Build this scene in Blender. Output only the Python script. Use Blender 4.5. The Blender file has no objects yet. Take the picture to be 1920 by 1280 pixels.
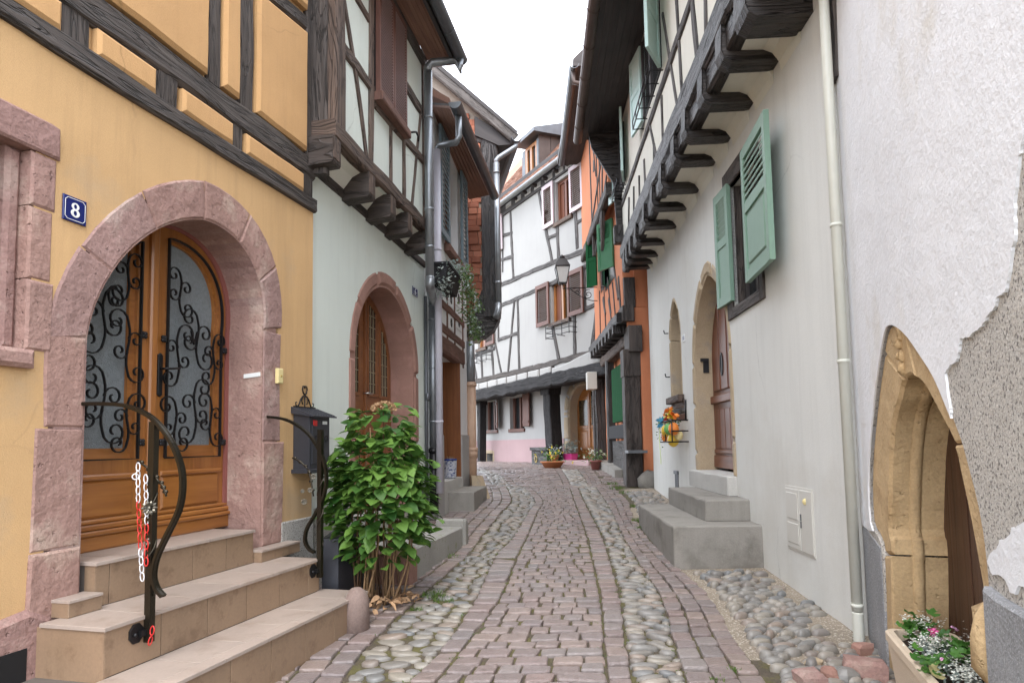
import bpy, math, random
from mathutils import Vector, noise
from mathutils.geometry import tessellate_polygon

# ------------------------------------------------------------------ camera
SC = bpy.context.scene
COL = SC.collection
FPX, HOR = 1200.0, 832.0
PITCH, ROLL = math.radians(4.2), math.radians(1.0)
CX, CY = 960.0, HOR - FPX * math.tan(PITCH)
EYE = Vector((0, 0, 1.5))
_F = Vector((0, math.cos(PITCH), math.sin(PITCH)))
_R0 = Vector((1, 0, 0)); _U0 = _R0.cross(_F)
_R = math.cos(ROLL) * _R0 - math.sin(ROLL) * _U0
_U = math.cos(ROLL) * _U0 + math.sin(ROLL) * _R0
def ray(x, y): return _F + _R * ((x - CX) / FPX) - _U * ((y - CY) / FPX)
cam = bpy.data.cameras.new('camera'); camo = bpy.data.objects.new('camera', cam)
COL.objects.link(camo)
from mathutils import Matrix
M3 = Matrix((_R, _U, -_F)).transposed()
camo.matrix_world = Matrix.Translation(EYE) @ M3.to_4x4()
cam.sensor_fit = 'HORIZONTAL'; cam.sensor_width = 36.0
cam.lens = 36.0 * FPX / 1920.0
cam.shift_y = (CY - 640.0) / 1920.0
cam.clip_start = 0.05; cam.clip_end = 500.0
SC.camera = camo

# ------------------------------------------------------------------ sky, sun, exposure
def N(nt, t, **kw):
    n = nt.nodes.new(t)
    for k, v in kw.items():
        if k[0] == '_': setattr(n, k[1:], v)
        else:
            s = n.inputs[int(k[1:])] if k[0] == 'i' and k[1:].isdigit() else n.inputs[k.replace('__', ' ')]
            if isinstance(v, bpy.types.NodeSocket): nt.links.new(v, s)
            else: s.default_value = v
    return n
def mixc(nt, f, a, b, mode='MIX'):
    n = nt.nodes.new('ShaderNodeMix'); n.data_type = 'RGBA'; n.blend_type = mode
    for i, v in ((0, f), (6, a), (7, b)):
        if isinstance(v, bpy.types.NodeSocket): nt.links.new(v, n.inputs[i])
        elif i == 0: n.inputs[0].default_value = v
        else: n.inputs[i].default_value = (*v, 1) if len(v) == 3 else v
    return n.outputs[2]
def math_(nt, op, a, b=0.0, clamp=False):
    n = nt.nodes.new('ShaderNodeMath'); n.operation = op; n.use_clamp = clamp
    for i, v in ((0, a), (1, b)):
        if isinstance(v, bpy.types.NodeSocket): nt.links.new(v, n.inputs[i])
        else: n.inputs[i].default_value = v
    return n.outputs[0]
SUN_EL, SUN_AZ = math.radians(60), math.radians(188)     # high sun behind cloud, behind the camera
W = bpy.data.worlds.new('World'); SC.world = W; W.use_nodes = True
nt = W.node_tree; nt.nodes.clear()
sky = nt.nodes.new('ShaderNodeTexSky'); sky.sky_type = 'NISHITA'; sky.sun_disc = False
sky.sun_elevation = SUN_EL; sky.sun_rotation = SUN_AZ; sky.dust_density = 3.0; sky.air_density = 1.0
tc = nt.nodes.new('ShaderNodeTexCoord')
cl = N(nt, 'ShaderNodeTexNoise', Vector=tc.outputs['Generated'], Scale=2.2, Detail=5.0, Roughness=0.6)
cloud = mixc(nt, cl.outputs['Fac'], (9.2, 10.0, 11.2), (11.6, 12.2, 13.2))
over = mixc(nt, 0.85, sky.outputs['Color'], cloud)
bg = N(nt, 'ShaderNodeBackground', Color=over, Strength=0.14)
wo = nt.nodes.new('ShaderNodeOutputWorld'); nt.links.new(bg.outputs[0], wo.inputs[0])
sl = bpy.data.lights.new('sun', 'SUN'); sl.energy = 0.75; sl.angle = math.radians(30); sl.color = (1.0, 0.97, 0.93)
slo = bpy.data.objects.new('sun', sl); COL.objects.link(slo)
sd = Vector((math.sin(SUN_AZ) * math.cos(SUN_EL), math.cos(SUN_AZ) * math.cos(SUN_EL), math.sin(SUN_EL)))
slo.rotation_euler = sd.to_track_quat('Z', 'Y').to_euler()
vs = SC.view_settings; vs.view_transform = 'Standard'; vs.look = 'None'; vs.gamma = 1.0; vs.use_curve_mapping = False
vs.exposure = 1.65
SC.render.engine = 'CYCLES'
try:
    SC.cycles.max_bounces = 8; SC.cycles.diffuse_bounces = 5; SC.cycles.glossy_bounces = 3
    SC.cycles.transmission_bounces = 3; SC.cycles.use_denoising = True; SC.cycles.sample_clamp_indirect = 6.0
except Exception: pass

# ------------------------------------------------------------------ materials
MATS = {}
def base_nodes(name):
    m = bpy.data.materials.new(name); m.use_nodes = True
    nt = m.node_tree; nt.nodes.clear()
    b = nt.nodes.new('ShaderNodeBsdfPrincipled'); o = nt.nodes.new('ShaderNodeOutputMaterial')
    nt.links.new(b.outputs[0], o.inputs[0]); MATS[name] = m
    return m, nt, b
def scalec(c, k): return tuple(min(1.0, max(0.0, x * k)) for x in c)
def surf(name, c, var=.18, vs=1.3, fine=.12, fs=70, bump=.25, bs=90, big=0., bigs=4, streak=0., c2=None, c2s=2.0, c2w=.5, rough=.85, spec=.3, metal=0., rnd=0., speck=None, specks=220, crack=0., crs=.7, pit=0.):
    """rough mineral or painted surface: broad tone drift, patches of a second tone, grain, streaks, relief"""
    m, nt, b = base_nodes(name)
    pos = nt.nodes.new('ShaderNodeNewGeometry').outputs['Position']
    n1 = N(nt, 'ShaderNodeTexNoise', Vector=pos, Scale=vs, Detail=4.0, Roughness=.6)
    col = mixc(nt, n1.outputs['Fac'], scalec(c, 1 - var * 1.6), scalec(c, 1 + var * 1.6))
    if c2:
        n2 = N(nt, 'ShaderNodeTexNoise', Vector=pos, Scale=c2s, Detail=6.0, Roughness=.65)
        r = N(nt, 'ShaderNodeMapRange', Value=n2.outputs['Fac']); r.inputs[1].default_value = c2w - .02; r.inputs[2].default_value = c2w + .12
        col = mixc(nt, r.outputs[0], col, c2)
    nf = N(nt, 'ShaderNodeTexNoise', Vector=pos, Scale=fs, Detail=3.0, Roughness=.7)
    if fine: col = mixc(nt, 1.0, col, mixc(nt, nf.outputs['Fac'], (1 - fine * 2,) * 3, (1 + fine * 2,) * 3), 'MULTIPLY')
    if streak:
        mp = N(nt, 'ShaderNodeMapping', Vector=pos, Scale=(5, 5, .35))
        ns = N(nt, 'ShaderNodeTexNoise', Vector=mp.outputs[0], Scale=1.6, Detail=5.0, Roughness=.7)
        r = N(nt, 'ShaderNodeMapRange', Value=ns.outputs['Fac']); r.inputs[1].default_value = .48; r.inputs[2].default_value = .75
        col = mixc(nt, math_(nt, 'MULTIPLY', r.outputs[0], streak), col, scalec(c, .55))
    if speck:
        vo = N(nt, 'ShaderNodeTexNoise', Vector=pos, Scale=specks, Detail=2.0)
        r = N(nt, 'ShaderNodeMapRange', Value=vo.outputs['Fac']); r.inputs[1].default_value = .56; r.inputs[2].default_value = .64
        col = mixc(nt, r.outputs[0], col, speck)
    if crack:
        nd = N(nt, 'ShaderNodeTexNoise', Vector=pos, Scale=2.6, Detail=4.0)
        dv = N(nt, 'ShaderNodeMix', i0=.22); dv.data_type = 'RGBA'; nt.links.new(pos, dv.inputs[6]); nt.links.new(nd.outputs['Color'], dv.inputs[7]); dv.inputs[0].default_value = .22
        vo2 = N(nt, 'ShaderNodeTexVoronoi', Vector=dv.outputs[2], Scale=crs, _feature='DISTANCE_TO_EDGE')
        rk = N(nt, 'ShaderNodeMapRange', Value=vo2.outputs['Distance']); rk.inputs[1].default_value = .0; rk.inputs[2].default_value = .0035 * crs * 2; rk.inputs[3].default_value = 1.; rk.inputs[4].default_value = 0.
        nm = N(nt, 'ShaderNodeTexNoise', Vector=pos, Scale=.9, Detail=2.0); rm = N(nt, 'ShaderNodeMapRange', Value=nm.outputs['Fac']); rm.inputs[1].default_value = .5; rm.inputs[2].default_value = .62
        col = mixc(nt, math_(nt, 'MULTIPLY', math_(nt, 'MULTIPLY', rk.outputs[0], rm.outputs[0]), crack), col, scalec(c, .35))
    if rnd:
        oi = nt.nodes.new('ShaderNodeObjectInfo'); gi = nt.nodes.new('ShaderNodeNewGeometry')
        rr = math_(nt, 'FRACT', math_(nt, 'ADD', oi.outputs['Random'], gi.outputs['Random Per Island']))
        cr = nt.nodes.new('ShaderNodeValToRGB'); cr.color_ramp.interpolation = 'LINEAR'
        els = cr.color_ramp.elements
        pal = rnd if isinstance(rnd, (list, tuple)) else [scalec((1, 1, 1), 1 - rnd), (1, 1, 1)]
        while len(els) < len(pal): els.new(.5)
        for i, pc in enumerate(pal): els[i].position = i / (len(pal) - 1); els[i].color = (*pc, 1)
        nt.links.new(rr, cr.inputs[0])
        col = mixc(nt, 1.0, col, cr.outputs[0], 'MULTIPLY')
    nt.links.new(col, b.inputs['Base Color'])
    b.inputs['Roughness'].default_value = rough; b.inputs['Metallic'].default_value = metal
    b.inputs['Specular IOR Level'].default_value = spec
    nb = N(nt, 'ShaderNodeTexNoise', Vector=pos, Scale=bs, Detail=4.0, Roughness=.65)
    h = nb.outputs['Fac']
    if pit:
        pv = N(nt, 'ShaderNodeTexNoise', Vector=pos, Scale=pit, Detail=3.0, Roughness=.7)
        rp = N(nt, 'ShaderNodeMapRange', Value=pv.outputs['Fac']); rp.inputs[1].default_value = .64; rp.inputs[2].default_value = .74
        h = math_(nt, 'SUBTRACT', h, math_(nt, 'MULTIPLY', rp.outputs[0], 2.0))
    if big:
        ng = N(nt, 'ShaderNodeTexNoise', Vector=pos, Scale=bigs, Detail=2.0)
        h = math_(nt, 'ADD', h, math_(nt, 'MULTIPLY', ng.outputs['Fac'], big))
    bp = N(nt, 'ShaderNodeBump', Strength=min(1., bump), Distance=.01, Height=h)
    nt.links.new(bp.outputs[0], b.inputs['Normal'])
    return m
def wood(name, c, c2, rough=.6, along=1.5, across=22., bump=.5, spec=.35, crack=0., coat=0., var=.25, dist=.01):
    """grain runs along the first UV axis"""
    m, nt, b = base_nodes(name)
    uv = nt.nodes.new('ShaderNodeTexCoord').outputs['UV']
    pos = nt.nodes.new('ShaderNodeNewGeometry').outputs['Position']
    mp = N(nt, 'ShaderNodeMapping', Vector=uv, Scale=(along, across, 1))
    n1 = N(nt, 'ShaderNodeTexNoise', Vector=mp.outputs[0], Scale=1.0, Detail=6.0, Roughness=.65, Distortion=.6)
    r = N(nt, 'ShaderNodeMapRange', Value=n1.outputs['Fac']); r.inputs[1].default_value = .3; r.inputs[2].default_value = .7
    col = mixc(nt, r.outputs[0], c, c2)
    nv = N(nt, 'ShaderNodeTexNoise', Vector=pos, Scale=2.0, Detail=3.0)
    col = mixc(nt, 1.0, col, mixc(nt, nv.outputs['Fac'], (1 - var * 1.5,) * 3, (1 + var * 1.5,) * 3), 'MULTIPLY')
    h = n1.outputs['Fac']
    if crack:
        mp2 = N(nt, 'ShaderNodeMapping', Vector=uv, Scale=(along * .8, across * .45, 1))
        n2 = N(nt, 'ShaderNodeTexNoise', Vector=mp2.outputs[0], Scale=1.0, Detail=3.0, Roughness=.6, Distortion=1.2)
        a = math_(nt, 'ABSOLUTE', math_(nt, 'SUBTRACT', n2.outputs['Fac'], .5))
        rc = N(nt, 'ShaderNodeMapRange', Value=a); rc.inputs[1].default_value = 0.; rc.inputs[2].default_value = .035
        col = mixc(nt, math_(nt, 'MULTIPLY', math_(nt, 'SUBTRACT', 1.0, rc.outputs[0]), crack), col, scalec(c, .25))
        h = math_(nt, 'ADD', h, math_(nt, 'MULTIPLY', rc.outputs[0], crack))
    nt.links.new(col, b.inputs['Base Color'])
    b.inputs['Roughness'].default_value = rough; b.inputs['Specular IOR Level'].default_value = spec
    b.inputs['Coat Weight'].default_value = coat; b.inputs['Coat Roughness'].default_value = .25
    bp = N(nt, 'ShaderNodeBump', Strength=bump, Distance=dist, Height=h)
    nt.links.new(bp.outputs[0], b.inputs['Normal'])
    return m
def plain(name, c, rough=.5, metal=0., spec=.5, var=.1, vs=12., trans=0., emis=None, alpha=None, bump=0., bs=40, sss=0.):
    m, nt, b = base_nodes(name)
    pos = nt.nodes.new('ShaderNodeNewGeometry').outputs['Position']
    n1 = N(nt, 'ShaderNodeTexNoise', Vector=pos, Scale=vs, Detail=4.0)
    nt.links.new(mixc(nt, n1.outputs['Fac'], scalec(c, 1 - var * 1.5), scalec(c, 1 + var * 1.5)), b.inputs['Base Color'])
    b.inputs['Roughness'].default_value = rough; b.inputs['Metallic'].default_value = metal
    b.inputs['Specular IOR Level'].default_value = spec; b.inputs['Transmission Weight'].default_value = trans
    if bump:
        nb = N(nt, 'ShaderNodeTexNoise', Vector=pos, Scale=bs, Detail=4.0)
        bp = N(nt, 'ShaderNodeBump', Strength=bump, Distance=.01, Height=nb.outputs['Fac']); nt.links.new(bp.outputs[0], b.inputs['Normal'])
    return m
def leafmat(name, c, c2, rough=.42):
    m, nt, b = base_nodes(name)
    oi = nt.nodes.new('ShaderNodeObjectInfo'); gi = nt.nodes.new('ShaderNodeNewGeometry')
    rr = math_(nt, 'FRACT', math_(nt, 'ADD', oi.outputs['Random'], gi.outputs['Random Per Island']))
    n1 = N(nt, 'ShaderNodeTexNoise', Vector=gi.outputs['Position'], Scale=60., Detail=2.0)
    col = mixc(nt, rr, c, c2)
    col = mixc(nt, 1.0, col, mixc(nt, n1.outputs['Fac'], (.75,) * 3, (1.25,) * 3), 'MULTIPLY')
    nt.links.new(col, b.inputs['Base Color']); b.inputs['Roughness'].default_value = rough
    b.inputs['Specular IOR Level'].default_value = .4
    tr = N(nt, 'ShaderNodeBsdfTranslucent', Color=col); ms = N(nt, 'ShaderNodeMixShader', i0=.3)
    nt.links.new(b.outputs[0], ms.inputs[1]); nt.links.new(tr.outputs[0], ms.inputs[2])
    out = [n for n in nt.nodes if n.type == 'OUTPUT_MATERIAL'][0]; nt.links.new(ms.outputs[0], out.inputs[0])
    return m

# plasters
surf('ochre_plaster', (.57, .36, .175), crack=.6, crs=.55, var=.11, vs=.9, fine=.06, fs=140, bump=.35, bs=170, big=3., bigs=3, streak=.32, c2=(.50, .345, .20), c2s=1.1, c2w=.56)
surf('ochre_panel', (.56, .33, .15), var=.09, vs=1.8, fine=.06, fs=120, bump=.4, bs=120, big=3., bigs=4, streak=.25, crack=.4, crs=1.1)
surf('mint_plaster', (.655, .695, .635), crack=.35, crs=.5, c2=(.60, .625, .565), c2s=.8, c2w=.56, var=.06, vs=.8, fine=.03, fs=120, bump=.2, bs=120, big=3., bigs=2.5, streak=.16)
surf('cream_plaster', (.65, .645, .61), crack=.3, crs=.4, c2=(.60, .585, .54), c2s=.55, c2w=.55, var=.045, vs=.7, fine=.03, bump=.2, bs=100, big=3.5, bigs=2.2, streak=.16)
surf('cream_panel', (.68, .66, .58), var=.05, vs=1.2, fine=.03, bump=.2, bs=100, big=2., streak=.12)
surf('white_plaster', (.755, .755, .77), var=.06, vs=1.0, fine=.03, bump=.55, bs=38, big=2.0, bigs=5, streak=.12, c2=(.66, .63, .58), c2s=.9, c2w=.6)
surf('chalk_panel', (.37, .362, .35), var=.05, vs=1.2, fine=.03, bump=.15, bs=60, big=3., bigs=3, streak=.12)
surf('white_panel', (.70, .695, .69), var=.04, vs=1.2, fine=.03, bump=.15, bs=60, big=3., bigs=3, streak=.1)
surf('bare_render', (.49, .455, .41), var=.12, vs=2.0, fine=.3, fs=110, bump=.8, bs=95, big=1., bigs=8, speck=(.19, .175, .16), specks=85, pit=60.)
surf('grey_render', (.27, .27, .275), var=.2, vs=3, fine=.25, fs=80, bump=.9, bs=70, big=1., speck=(.37, .37, .38), specks=120, streak=.2)
surf('granite_render', (.40, .38, .345), var=.06, fine=.2, fs=160, bump=.5, bs=150, speck=(.13, .12, .12), specks=110)
surf('pink_plinth', (.42, .29, .29), var=.08, vs=1.2, fine=.04, bump=.2, streak=.1)
surf('orange_plaster', (.58, .215, .105), var=.1, vs=1.2, fine=.06, bump=.3, bs=90, big=2., streak=.14)
surf('grey_plinth', (.36, .345, .33), var=.1, fine=.1, bump=.4)
# stones
surf('pink_sandstone', (.325, .20, .172), var=.22, vs=1.7, fine=.16, fs=70, bump=.75, bs=42, big=2.5, bigs=11, c2=(.43, .315, .265), c2s=3.4, c2w=.54, rnd=[(.86, .84, .86), (1.06, 1.05, 1.0), (.95, .98, 1.02)], pit=24., streak=.2)
surf('red_sandstone', (.33, .185, .145), var=.15, vs=3, fine=.1, fs=80, bump=.45, bs=60, big=1.5, bigs=8, c2=(.42, .235, .19), c2s=2.4, c2w=.55, rnd=.12)
surf('yellow_sandstone', (.53, .37, .20), var=.16, vs=2.6, fine=.14, fs=70, bump=.7, bs=50, big=2.5, bigs=8, c2=(.44, .295, .15), c2s=4, c2w=.55, pit=22., rnd=.08)
surf('tan_sandstone', (.43, .335, .225), var=.14, vs=3, fine=.15, fs=80, bump=.55, bs=55, big=2., bigs=9, c2=(.36, .30, .235), c2s=3, c2w=.55, pit=30.)
surf('concrete', (.255, .238, .212), var=.14, vs=2.0, fine=.1, fs=90, bump=.35, bs=70, c2=(.175, .16, .14), c2s=2.6, c2w=.56, streak=.3)
surf('pale_concrete', (.47, .455, .425), var=.12, vs=2.0, fine=.1, fs=90, bump=.3, bs=70)
surf('mossy_concrete', (.30, .29, .265), var=.15, vs=2.5, fine=.1, bump=.4, c2=(.16, .17, .06), c2s=5, c2w=.6, streak=.3)
surf('guard_stone', (.24, .175, .15), var=.2, vs=6, fine=.15, bump=.6, bs=50, c2=(.30, .27, .23), c2s=9, c2w=.55)
surf('old_brick', (.36, .14, .085), var=.25, vs=5, fine=.12, bump=.5, bs=50, rnd=[(.75, .7, .7), (1, 1, 1), (1.1, 1.15, 1.2)])
surf('mortar', (.34, .29, .24), var=.15, fine=.15, bump=.5)
surf('roof_tile', (.31, .175, .125), var=.15, vs=4, fine=.08, bump=.3, rnd=[(.75, .75, .8), (1, 1, 1), (1.15, 1.1, 1.05)])
surf('sett', (.232, .186, .168), var=.16, vs=9, fine=.12, fs=70, bump=.6, bs=48, big=1.6, bigs=18, rough=.34, spec=.5,
     rnd=[(.78, .86, .92), (1.0, .93, .93), (.88, .90, .95), (1.12, 1.08, 1.04), (.82, .80, .82), (1.02, 1.1, 1.14)])
surf('river_stone', (.225, .213, .195), var=.16, vs=12, fine=.07, fs=120, bump=.2, bs=60, rough=.40, spec=.5,
     rnd=[(.66, .70, .76), (1.0, .98, .95), (.82, .82, .84), (1.15, 1.08, .97), (.74, .73, .74), (1.05, .88, .78), (1.25, 1.2, 1.12)])
surf('earth_joint', (.085, .068, .05), var=.25, vs=6, fine=.3, fs=60, bump=.8, bs=40, c2=(.10, .09, .035), c2s=7.5, c2w=.46)
surf('sandy_dirt', (.25, .205, .155), var=.18, vs=3, fine=.25, fs=90, bump=.8, bs=60, big=1., speck=(.5, .45, .38), specks=70)
surf('beige_tile', (.275, .185, .118), var=.1, vs=3.5, fine=.08, fs=60, bump=.05, bs=40, rough=.36, spec=.5, c2=(.20, .128, .08), streak=.2, c2s=9, c2w=.56, rnd=[(.93, .93, .93), (1, 1, 1), (1.05, 1.04, 1.03)])
surf('pale_tile', (.375, .305, .26), c2=(.32, .25, .205), c2s=6, c2w=.55, var=.09, vs=4, fine=.07, fs=60, bump=.05, bs=40, rough=.4, spec=.5, rnd=[(.95, .95, .95), (1, 1, 1), (1.04, 1.03, 1.02)])
plain('grout', (.12, .10, .085), rough=.9)
# woods
wood('dark_timber', (.042, .034, .030), (.112, .092, .081), rough=.66, bump=.9, crack=.65, across=32, dist=.02)
wood('black_timber', (.015, .012, .011), (.056, .045, .040), rough=.42, bump=1., crack=.9, across=24, dist=.03, spec=.5)
wood('corbel_timber', (.024, .019, .017), (.085, .066, .057), rough=.6, bump=.8, crack=.5, across=14, dist=.02)
wood('charred_timber', (.008, .007, .008), (.034, .029, .029), rough=.65, bump=1., crack=.8, across=24, dist=.03, spec=.25)
wood('brown_timber', (.075, .05, .038), (.165, .115, .09), rough=.7, bump=.9, crack=.8, across=24, dist=.02)
wood('red_brown_timber', (.115, .055, .04), (.20, .105, .08), rough=.7, bump=.6, crack=.4)
wood('grey_timber', (.05, .045, .043), (.135, .122, .118), rough=.75, bump=.9, crack=.8)
wood('honey_wood', (.23, .080, .018), (.365, .145, .034), rough=.33, along=1.2, across=16, bump=.12, coat=.35, spec=.45, var=.12)
wood('chestnut_wood', (.17, .058, .02), (.28, .105, .035), rough=.4, along=1.2, across=16, bump=.15, coat=.2, var=.12)
wood('mahogany_wood', (.105, .030, .013), (.19, .062, .027), rough=.5, along=1.2, across=18, bump=.15, coat=.2, var=.12)
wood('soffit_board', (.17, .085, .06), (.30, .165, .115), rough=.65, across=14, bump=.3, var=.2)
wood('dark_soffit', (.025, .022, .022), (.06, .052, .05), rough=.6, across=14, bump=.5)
wood('dark_door', (.04, .017, .009), (.105, .048, .026), rough=.5, across=20, bump=.5, along=.8)
wood('shutter_brown', (.10, .042, .03), (.15, .068, .05), rough=.5, across=10, bump=.15)
wood('weathered_board', (.075, .068, .062), (.16, .145, .135), rough=.8, across=16, bump=.7, crack=.5)
plain('sage_paint', (.19, .30, .23), rough=.45, var=.05); plain('pale_sage_paint', (.42, .58, .54), rough=.4, var=.05)
plain('green_paint', (.05, .17, .085), rough=.4, var=.08); plain('deep_green_paint', (.012, .075, .028), rough=.85, spec=.08, var=.1)
plain('slat_highlight', (.26, .17, .155), rough=.5); plain('blue_grey_paint', (.16, .215, .245), rough=.5); plain('lilac_paint', (.52, .43, .45), rough=.5, var=.05)  # slat colour lightened to paint the highlights along the louvre edges
plain('iron', (.020, .019, .020), rough=.42, metal=.6, bump=.15, bs=120); plain('flower_metal', (.20, .185, .15), rough=.4, metal=.8); plain('bronze_iron', (.05, .042, .03), rough=.33, metal=.85, bump=.2, bs=100)
plain('polished_steel', (.5, .49, .47), rough=.3, metal=1.); plain('zinc', (.27, .285, .30), rough=.42, metal=.75, var=.18, vs=5.)
plain('dark_zinc', (.13, .135, .145), rough=.45, metal=.7, var=.2, vs=5.); plain('cream_pipe', (.60, .60, .53), rough=.4, var=.05)
plain('brown_zinc', (.10, .075, .065), rough=.5, metal=.5, var=.2, vs=5.)
plain('peach_pipe', (.52, .34, .235), rough=.5, var=.1); plain('lilac_pipe', (.50, .48, .53), rough=.45, var=.06)
plain('black_plastic', (.022, .022, .024), rough=.7, spec=.2); plain('mail_metal', (.045, .046, .055), rough=.4, metal=.3, bump=.2, bs=200)
plain('navy_enamel', (.012, .018, .115), rough=.2, var=.05); plain('white_enamel', (.78, .78, .76), rough=.25, var=.02)
plain('frosted_glass', (.19, .215, .225), rough=.45, var=.22, vs=45., bump=.8, bs=130, spec=.5)
plain('dark_glass', (.018, .020, .022), rough=.08, spec=.6, var=.3, vs=3.); plain('leaded_glass', (.045, .03, .014), rough=.15, spec=.6, var=.5, vs=14.)
plain('lamp_glass', (.55, .55, .53), rough=.35, var=.08); plain('lead', (.38, .33, .22), rough=.4, metal=.5)
plain('pale_box', (.56, .54, .49), rough=.4, var=.03); plain('brass', (.42, .30, .10), rough=.35, metal=.9); plain('old_white', (.55, .51, .44), rough=.5, var=.05)
plain('red_paint', (.25, .085, .07), rough=.6, var=.12); plain('red_plastic', (.62, .03, .025), rough=.35); plain('white_plastic', (.72, .71, .73), rough=.35)
plain('shade_black', (.006, .005, .005), rough=.9); plain('interior', (.03, .025, .02), rough=.9)
surf('terracotta', (.42, .16, .07), var=.12, fine=.06, bump=.2); surf('pale_trough', (.62, .50, .375), var=.06, vs=5, fine=.12, fs=200, bump=.35, bs=180, rough=.7)
surf('soil', (.045, .028, .02), var=.3, fine=.4, fs=120, bump=1., bs=70, big=1., bigs=25)
surf('porcelain', (.55, .57, .62), var=.05, vs=6, fine=.02, bump=.02, rough=.2, spec=.6, c2=(.06, .08, .22), c2s=26, c2w=.5); plain('cobalt', (.03, .05, .2), rough=.2)
plain('magenta_pot', (.55, .05, .22), rough=.4); plain('curtain', (.55, .5, .42), rough=.9)
plain('stem', (.10, .052, .025), rough=.8, var=.3, vs=25.); plain('cane', (.24, .145, .07), rough=.8, var=.3, vs=25.)
leafmat('bush_leaf', (.028, .095, .016), (.15, .275, .05), .52); leafmat('ivy_leaf', (.05, .11, .03), (.18, .27, .10)); leafmat('silver_leaf', (.24, .30, .27), (.42, .46, .42))
leafmat('moss_leaf', (.06, .12, .02), (.12, .19, .03)); leafmat('geranium_leaf', (.04, .13, .02), (.10, .24, .045))
plain('dry_bloom', (.44, .27, .15), rough=.8, var=.3, vs=60.); plain('white_flower', (.70, .70, .62), rough=.6); plain('pink_flower', (.68, .12, .33), rough=.6); plain('pale_pink_flower', (.72, .42, .60), rough=.6)
plain('yellow_flower', (.68, .55, .03), rough=.6); plain('orange_flower', (.75, .22, .03), rough=.5); plain('cream_flower', (.70, .58, .28), rough=.6)
plain('egg_yellow', (.75, .50, .05), rough=.3); plain('ribbon_lime', (.62, .70, .30), rough=.5); plain('ribbon_blue', (.08, .32, .50), rough=.4); plain('ribbon_red', (.65, .06, .04), rough=.5); plain('leaf_fabric', (.14, .36, .10), rough=.6)

# ------------------------------------------------------------------ frames: a vertical plane with s along it, z up, d out of it
GMAX = 15.5
def gz(y): return .057 * (y if y < GMAX - 1 else GMAX - 1 + (1 - math.exp(-(y - GMAX + 1))))
class Fr:
    def __init__(self, x0, y0, dx, dy):
        L = math.hypot(dx, dy)
        self.o = Vector((x0, y0, 0)); self.u = Vector((dx / L, dy / L, 0)); self.n = Vector((dy / L, -dx / L, 0))
    def P(self, s, z, d=0.): return self.o + self.u * s + self.n * d + Vector((0, 0, z))
    def px(self, x, y, d=0.):
        r = ray(x, y); a = self.o + self.n * d
        t = (a - EYE).dot(self.n) / r.dot(self.n)
        p = EYE + r * t - a
        return (p.dot(self.u), p.z)
    def at(self, x, y, z):
        """pixel met with the level z: (s, d)"""
        r = ray(x, y); p = EYE + r * ((z - EYE.z) / r.z) - self.o
        return (p.dot(self.u), p.dot(self.n))
    def side(self, s, flip=False):
        """frame of the plane perpendicular to this one through s: its s axis runs out of the wall"""
        p = self.P(s, 0, 0)
        return Fr(p.x, p.y, self.n.x, self.n.y)
    def turned(self, s, d, ang):
        p = self.P(s, 0, d); c, k = math.cos(ang), math.sin(ang)
        v = self.u * c + self.n * k
        return Fr(p.x, p.y, v.x, v.y)
def ground(x, y):
    """pixel met with the sloping street: world point"""
    r = ray(x, y); t = 5.0
    for _ in range(40):
        p = EYE + r * t
        t *= (EYE.z - gz(p.y)) / max(1e-6, EYE.z - p.z) if p.z < EYE.z else 1
        t = min(t, 60)
    return EYE + r * t

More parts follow.
